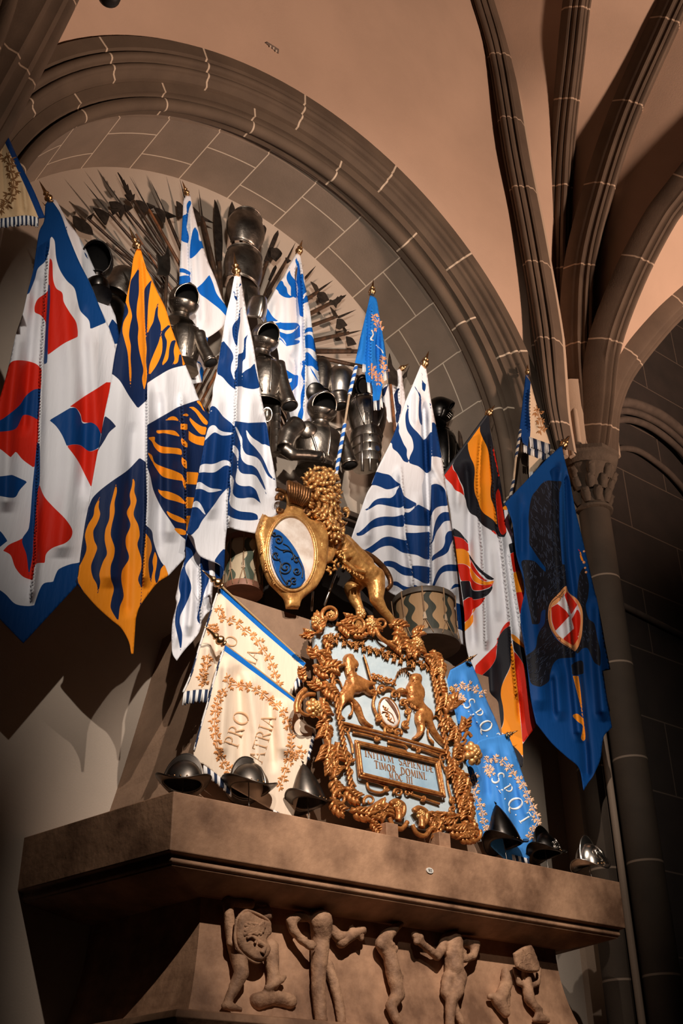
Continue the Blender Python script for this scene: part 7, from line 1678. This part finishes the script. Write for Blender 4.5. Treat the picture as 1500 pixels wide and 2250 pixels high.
# ================================================================ HELMETS ON THE LEDGE
def morion(x, y, w, label, kind, yaw=0.0, tilt=0.25, roll=0.0, m=None, etch=None, Y=5.66, fold=0.30):
    """open helmet with boat-shaped brim on a thin rod; x, y = centre of the brim"""
    m = m or BLACKST; c = at(x, y, Y); k = mpp(x, y, Y); Lh = w*k/2/0.88
    R = empty('morion' if kind != 'cabasset' else 'cabasset', (c.x, c.y, 3.518), label, 'helmet', 'helmets along the ledge')
    M = Matrix.Rotation(yaw, 3, 'Z') @ Matrix.Rotation(-tilt, 3, 'Y') @ Matrix.Rotation(roll, 3, 'X')
    T3 = lambda v: c+M @ Vector(v)
    sk = Lh*0.70; sw = Lh*0.56; Hh = Lh*(1.62 if kind == 'cabasset' else 0.98)
    # skull
    n1, n2 = 14, 32; vs = []
    for i in range(n1+1):
        t = i/n1
        if kind == 'cabasset': r = (1-t**1.55)**0.85 if t < 1 else 0.0; r = max(r, 0.0)
        else: r = math.sqrt(max(0, 1-t**2.2))
        for j in range(n2):
            a = 2*PI*j/n2; vs.append(T3((math.cos(a)*sk*r-0.10*Lh*t*(1 if kind == 'cabasset' else 0), math.sin(a)*sw*r, Hh*t+0.30*Lh*fold*math.cos(a)**2*(1-t))))
    mb = MB(); mb.add(vs, [(i*n2+j, i*n2+(j+1) % n2, (i+1)*n2+(j+1) % n2, (i+1)*n2+j) for i in range(n1) for j in range(n2)])
    s_ = mb.build('skull', m, R, smooth=True); so = s_.modifiers.new('s', 'SOLIDIFY'); so.thickness = 0.004; so.offset = -1
    # brim rising to points fore and aft
    vs = []; nb = 5
    for i in range(nb+1):
        t = i/nb
        for j in range(48):
            a = 2*PI*j/48; ca = abs(math.cos(a))
            rx_ = sk+(Lh-sk)*t*(0.55+0.45*ca**3)*1.0; ry_ = sw+(Lh*0.80-sw)*t
            vs.append(T3((math.cos(a)*rx_, math.sin(a)*ry_, 0.30*Lh*fold*math.cos(a)**2+t*(fold*Lh*0.95*ca**2.6-0.14*Lh*(1-ca)))))
    mb = MB(); mb.add(vs, [(i*48+j, i*48+(j+1) % 48, (i+1)*48+(j+1) % 48, (i+1)*48+j) for i in range(nb) for j in range(48)])
    b = mb.build('brim', m, R, smooth=True); so = b.modifiers.new('s', 'SOLIDIFY'); so.thickness = 0.004
    mb = MB(); mb.tube(vs[-48:]+[vs[-48]], 0.0045, 6, cap=False); under(mb.build('rolled_edge', m, None, smooth=True), b)
    if kind == 'morion':
        mb = MB(); pr = []
        n = 20; inn = []; out = []
        for i in range(n+1):
            a = PI*(0.06+0.88*i/n); e = math.sin(a)**0.8; inn.append((math.cos(a)*sk*0.97, 0, max(0.28*Lh*fold*math.cos(a)**2, math.sin(a)*Hh*0.96))); out.append((math.cos(a)*(sk+Lh*0.10*e), 0, math.sin(a)*(Hh+Lh*0.30*e)))
        for th in (-0.006, 0.006):
            mb.add([T3((p[0], th*0.6, p[2])) for p in out]+[T3((p[0], th*2.2, p[2])) for p in inn], [(i, i+1, n+2+i, n+1+i) for i in range(n)])
        mb.tube([T3(p) for p in out], 0.006, 6); mb.build('comb', m, R, smooth=True, angle=60)
    else:
        mb = MB(); tp_ = T3((-0.10*Lh, 0, Hh)); mb.tube([tp_, T3((-0.18*Lh, 0, Hh*1.05))], [0.008, 0.002], 6); mb.build('apex', m, R, smooth=True)
    for j in range(9):
        a = PI+0.25+(PI-0.5)*j/8; p = T3((math.cos(a)*sk*0.985, math.sin(a)*sw*0.985, 0.09*Lh+0.30*Lh*fold*math.cos(a)**2)); q = T3((math.cos(a)*sk*1.05, math.sin(a)*sw*1.05, 0.09*Lh+0.30*Lh*fold*math.cos(a)**2)); mb = MB(); mb.tube([p, q], 0.006, 6); mb.build('rivet', GOLDB, R, smooth=True)
    if etch: etch(R, T3, sk, sw, Hh, Lh)
    mb = MB(); mb.tube([(c.x, c.y, 3.518), tuple(T3((0, 0, Hh*0.93)))], 0.0035, 8); mb.lathe([(0.04, 0), (0.04, 0.004), (0.004, 0.008)], (c.x, c.y, 3.518), (0, 0, 1), 16); mb.build('stand_rod', STEELB, R, smooth=True, angle=50)
    return R
def on_skull(T3, sk, sw, Hh, u, t, e=1.03, yoff=0.0):
    r = math.sqrt(max(0, 1-t**2.2)); a = u
    return T3((math.cos(a)*sk*r*e, math.sin(a)*sw*r*e, Hh*t))
def band(R, T3, sk, sw, Hh, Lh):
    mb = MB(); mb.tube([on_skull(T3, sk, sw, Hh, -1.15+0.0*i, i/12*0.98) for i in range(13)], [0.010]*13, 6); mb.build('bright_band', TRIM, R, smooth=True)
def etching(R, T3, sk, sw, Hh, Lh):
    mb = MB(); rg = random.Random(4)
    for q in range(7):
        cu, ct, rr = -1.35+rg.uniform(-0.5, 0.5), 0.30+rg.uniform(-0.18, 0.34), rg.uniform(0.10, 0.17)
        pts = []
        for i in range(22):
            t = i/21; a = t*5.5+q; r = rr*(1-0.8*t); pts.append(on_skull(T3, sk, sw, Hh, cu+math.cos(a)*r*1.5, min(0.95, max(0.02, ct+math.sin(a)*r)), 1.02))
        mb.tube(pts, 0.005, 6)
    for i in range(24): 
        pass
    mb.build('etched_medallion', STEELB, R, smooth=True)
def lily(R, T3, sk, sw, Hh, Lh):
    mb = MB()
    P = lambda u, t: on_skull(T3, sk, sw, Hh, u, t, 1.025)
    for pts, r in (([(-1.15, .03), (-1.15, .3), (-1.2, .55), (-1.15, .85)], [0.006, 0.018, 0.024, 0.002]), ([(-1.15, .22), (-1.55, .40), (-1.85, .62), (-1.9, .42), (-1.75, .30)], [0.010, 0.020, 0.024, 0.015, 0.004]), ([(-1.15, .22), (-0.8, .40), (-0.55, .60), (-0.45, .42), (-0.6, .30)], [0.010, 0.018, 0.020, 0.012, 0.004]), ([(-1.5, .2), (-1.15, .19), (-0.8, .2)], [0.006, 0.010, 0.006])):
        C = cat_rom(pts, 5, closed=False); rr = np.interp(np.linspace(0, 1, len(C)), np.linspace(0, 1, len(r)), r)
        mb.tube([P(c_[0], c_[1]) for c_ in C], [float(v) for v in rr], 8)
    mb.build('fleur_de_lis', TRIM, R, smooth=True)
SIL = mat('silvered_steel', (0.70, 0.64, 0.58), 0.26, 1.0, col2=(0.45, 0.40, 0.36), scale=12)
DKS = mat('browned_steel', (0.15, 0.13, 0.115), 0.38, 1.0, col2=(0.09, 0.08, 0.07), scale=10)
morion(400, 1726, 108, 'dark morion with tall comb, leftmost helmet on the ledge corner', 'morion', yaw=-0.70, tilt=-0.05, roll=-0.2, m=DKS)
morion(549, 1738, 116, 'dark morion with a bright band and upturned brim, in front of the lettered cream banner', 'morion', yaw=-0.10, tilt=-0.02, roll=-0.22, m=DKS, etch=band)
morion(680, 1768, 106, 'grey riveted pointed helmet just left of the gilt frame', 'cabasset', yaw=0.1, tilt=0.0, roll=-0.15, m=DKS)
morion(1112, 1858, 104, 'plain black pointed helmet in front of the lower blue banner', 'cabasset', yaw=0.1, tilt=0.0, roll=-0.15, m=BLACKST)
morion(1202, 1880, 92, 'black etched morion with a scrolled medallion, second helmet from the right end', 'morion', yaw=0.1, tilt=0.0, roll=-0.15, m=BLACKST, etch=etching)
morion(1297, 1905, 92, 'silvery morion with a fleur-de-lis, at the right end of the ledge', 'morion', yaw=0.15, tilt=0.22, roll=0.05, m=SIL, etch=lily)
# ================================================================ FRIEZE FIGURES (carved parts of the fireplace)
FR['B1'] = (0, 1700, 2); FR['B2'] = (750, 1750, 2)
def fy(x, y):
    lo, hi = 5.5, 5.9
    Y = 5.72
    for _ in range(6):
        z = at(x, y, Y).z; t = max(0, min(1, (3.06-z)/0.88)); Y = 5.70+0.03-0.26*t**2.2
    return Y
def fig(chains, nm='relief_figure', vox=0.011):
    o = blob(nm, chains, FIGF, fy, RELM, FP, voxel=vox, smooth=2, rough=0.009); return o
FIGF = 'B1'
fig([[(1030, 760, .04, 36), (1055, 830, .07, 38), (1060, 880, .08, 34), (1030, 940, .06, 28), (1005, 990, .05, 22), (1000, 1015, .05, 22)], [(985, 1020, .05, 16), (1020, 1028, .06, 18), (1055, 1036, .06, 14)],
     [(1000, 560, .05, 26), (1005, 620, .06, 26), (1010, 690, .06, 24), (1015, 745, .07, 22)], [(990, 560, .04, 16), (1050, 565, .05, 24), (1100, 575, .06, 22)], [(1095, 575, .06, 14), (1115, 552, .06, 8)], [(1140, 610, .05, 26), (1170, 620, .05, 30), (1175, 590, .05, 16)],
     [(1190, 760, .03, 36), (1195, 830, .04, 34), (1200, 890, .05, 28), (1190, 925, .05, 22)], [(1175, 940, .06, 16), (1215, 920, .07, 20), (1250, 895, .06, 12)], [(1130, 1000, .01, 40), (1200, 985, .01, 34), (1270, 1000, .01, 36)]])
mb = MB(); FSS = Surf(np.array([(0, 0), (1, 0), (1, 1.)]), 5.66, 0.0)
relief(mb, FSS, '@B1 1040,640! 1050,615 1085,602! 1130,630 1182,652! 1188,700 1165,730! 1182,775 1165,812 1130,830 1085,812 1050,778 1032,720', 0.035, 9, 0.05)
mb.build('relief_shield', RELM, FP, smooth=True)
mb = MB(); rope(mb, FSS, [(1040, 640), (1085, 602), (1182, 652), (1165, 730), (1182, 775), (1130, 830), (1050, 778), (1032, 720), (1040, 640)], 14, 0.06, 'B1')
for q in range(26): rg = random.Random(q); rope(mb, FSS, [(1060+rg.uniform(0, 100), 650+rg.uniform(0, 50)), (1066+rg.uniform(0, 100), 660+rg.uniform(0, 50))], 18, 0.08, 'B1')
rope(mb, FSS, [(1085, 722), (1105, 715), (1125, 730), (1120, 745)], 12, 0.095, 'B1'); rope(mb, FSS, [(1135, 740), (1160, 760), (1150, 790)], 26, 0.085, 'B1')
mb.build('relief_ornament', RELM, FP, smooth=True)
fig([[(1410, 650, .08, 54), (1410, 700, .06, 48)], [(1410, 700, .05, 42), (1405, 770, .05, 44), (1400, 850, .06, 36), (1398, 950, .06, 32), (1410, 1080, .05, 30)],
     [(1370, 630, .05, 22), (1310, 628, .06, 24), (1275, 645, .07, 24), (1290, 690, .07, 22), (1330, 735, .08, 20), (1360, 755, .10, 20)], [(1345, 740, .11, 8), (1375, 735, .11, 8)], [(1350, 752, .11, 8), (1388, 752, .11, 8)], [(1355, 765, .11, 8), (1380, 770, .11, 8)],
     [(1440, 840, .03, 26), (1470, 930, .04, 24), (1490, 1010, .04, 24), (1500, 1090, .04, 22)], [(1450, 680, .05, 26), (1490, 720, .06, 28), (1530, 720, .06, 26), (1560, 700, .07, 24), (1590, 690, .07, 22)]])
FIGF = 'B2'
fig([[(0, 640, .06, 28), (35, 615, .07, 24), (60, 590, .07, 16)], [(60, 600, .07, 22), (85, 605, .07, 18), (85, 625, .07, 14)], [(40, 575, .07, 8), (50, 562, .07, 5)]])
fig([[(275, 545, .05, 12), (240, 575, .06, 20), (200, 610, .06, 30), (170, 650, .07, 26), (200, 690, .06, 30), (235, 670, .05, 18)], [(215, 710, .07, 34), (225, 760, .07, 36), (235, 810, .07, 34), (250, 870, .06, 32), (215, 920, .06, 24), (240, 980, .06, 22), (270, 1020, .05, 18)],
     [(240, 760, .09, 14), (262, 790, .08, 14), (240, 820, .09, 14)], [(210, 680, .09, 12), (225, 740, .10, 14)], [(250, 880, .08, 18), (220, 900, .08, 14)], [(190, 640, .09, 12), (230, 650, .08, 10)]])
fig([[(490, 635, .05, 46), (492, 700, .06, 42), (495, 760, .06, 46), (500, 790, .05, 44)], [(520, 790, .07, 34), (510, 860, .08, 28), (480, 900, .08, 26), (475, 1000, .06, 22)], [(470, 800, .05, 32), (455, 860, .05, 24), (500, 930, .05, 20), (530, 1000, .05, 16)],
     [(455, 620, .05, 20), (440, 670, .06, 22), (420, 700, .07, 22), (380, 670, .07, 18), (345, 640, .08, 18)], [(320, 610, .08, 18), (345, 620, .08, 20), (330, 640, .09, 16)], [(540, 640, .05, 22), (590, 650, .06, 22), (580, 700, .07, 18), (545, 715, .09, 16)], [(530, 680, .10, 8), (545, 680, .10, 8)], [(525, 700, .10, 8), (545, 700, .10, 8)]])
fig([[(720, 770, .04, 20), (725, 820, .04, 28), (705, 870, .05, 30), (690, 900, .05, 34), (720, 950, .05, 24)], [(650, 880, .05, 14), (690, 880, .06, 20)], [(735, 860, .06, 8), (735, 920, .06, 8)], [(810, 780, .06, 22), (815, 830, .05, 26), (825, 890, .06, 26), (850, 925, .06, 20), (875, 935, .05, 12)], [(860, 960, .05, 14), (900, 980, .04, 18), (850, 980, .04, 14)],
     [(760, 760, .05, 12), (780, 820, .05, 14), (820, 842, .05, 14), (860, 820, .05, 14), (868, 760, .04, 12)]])
mb = MB(); relief(mb, FSS, '@B2 752,690! 790,665 830,650! 850,690 870,760 840,775 800,770 765,750', 0.02, 6, 0.045)
rope(mb, FSS, [(795, 672), (806, 700), (800, 730), (812, 764)], 8, 0.062, 'B2'); rope(mb, FSS, [(806, 700), (822, 688), (836, 694)], 6, 0.062, 'B2'); rope(mb, FSS, [(800, 726), (782, 732), (775, 748)], 6, 0.062, 'B2'); rope(mb, FSS, [(804, 738), (826, 734), (842, 746)], 6, 0.062, 'B2'); mb.build('relief_shield', RELM, FP, smooth=True)
# the dark lamp in the top left of the vault and the small plate on the plaster
A = empty('ceiling_lamp', at(241, -6, 4.9), 'dark round lamp at the top edge of the vault', 'lamp')
mb = MB(); c = at(241, -10, 4.9); kk = mpp(241, 0, 4.9); mb.lathe([(0.0, -26*kk), (14*kk, -24*kk), (24*kk, -10*kk), (26*kk, 10*kk), (20*kk, 60*kk), (8*kk, 90*kk), (8*kk, 0.9)], c, (0.1, 0.1, 1), 24); mb.build('lamp_housing', mat('lamp_black', (0.012, 0.010, 0.009), 0.5), A, smooth=True)
from mathutils.bvhtree import BVHTree
_ce = bpy.data.objects['ceiling'].data
_bv = BVHTree.FromPolygons([v.co.copy() for v in _ce.vertices], [tuple(p.vertices) for p in _ce.polygons])
def oncl(x, y, d):
    h = _bv.ray_cast(Vector(CAM), Vector(ray(x, y)).normalized())[0]
    h = h if h is not None else at(x, y, 4.5)
    return h-Vector(ray(x, y)).normalized()*d
A = empty('wall_plate', oncl(598, 105, 0.02), 'small speckled rectangular plate fixed to the vault plaster', 'plate')
q4 = [(583, 94), (588, 92), (613, 108), (612, 118)]
mb = MB(); mb.add([oncl(x, y, 0.015) for x, y in q4]+[oncl(x, y, -0.01) for x, y in q4], [(0, 1, 2, 3), (7, 6, 5, 4), (0, 1, 5, 4), (1, 2, 6, 5), (2, 3, 7, 6), (3, 0, 4, 7)]); mb.build('plate', mat('plate_grey', (0.20, 0.15, 0.12), 0.6), A)
mb = MB()
for x, y in ((594, 102), (601, 106), (607, 112)): mb.add([oncl(x-1.5, y-3, 0.018), oncl(x+2, y-2, 0.018), oncl(x+1.5, y+3, 0.018), oncl(x-2, y+2, 0.018)], [(0, 1, 2, 3)])
mb.build('plate_marks', mat('plate_light', (0.62, 0.5, 0.4), 0.6), A)
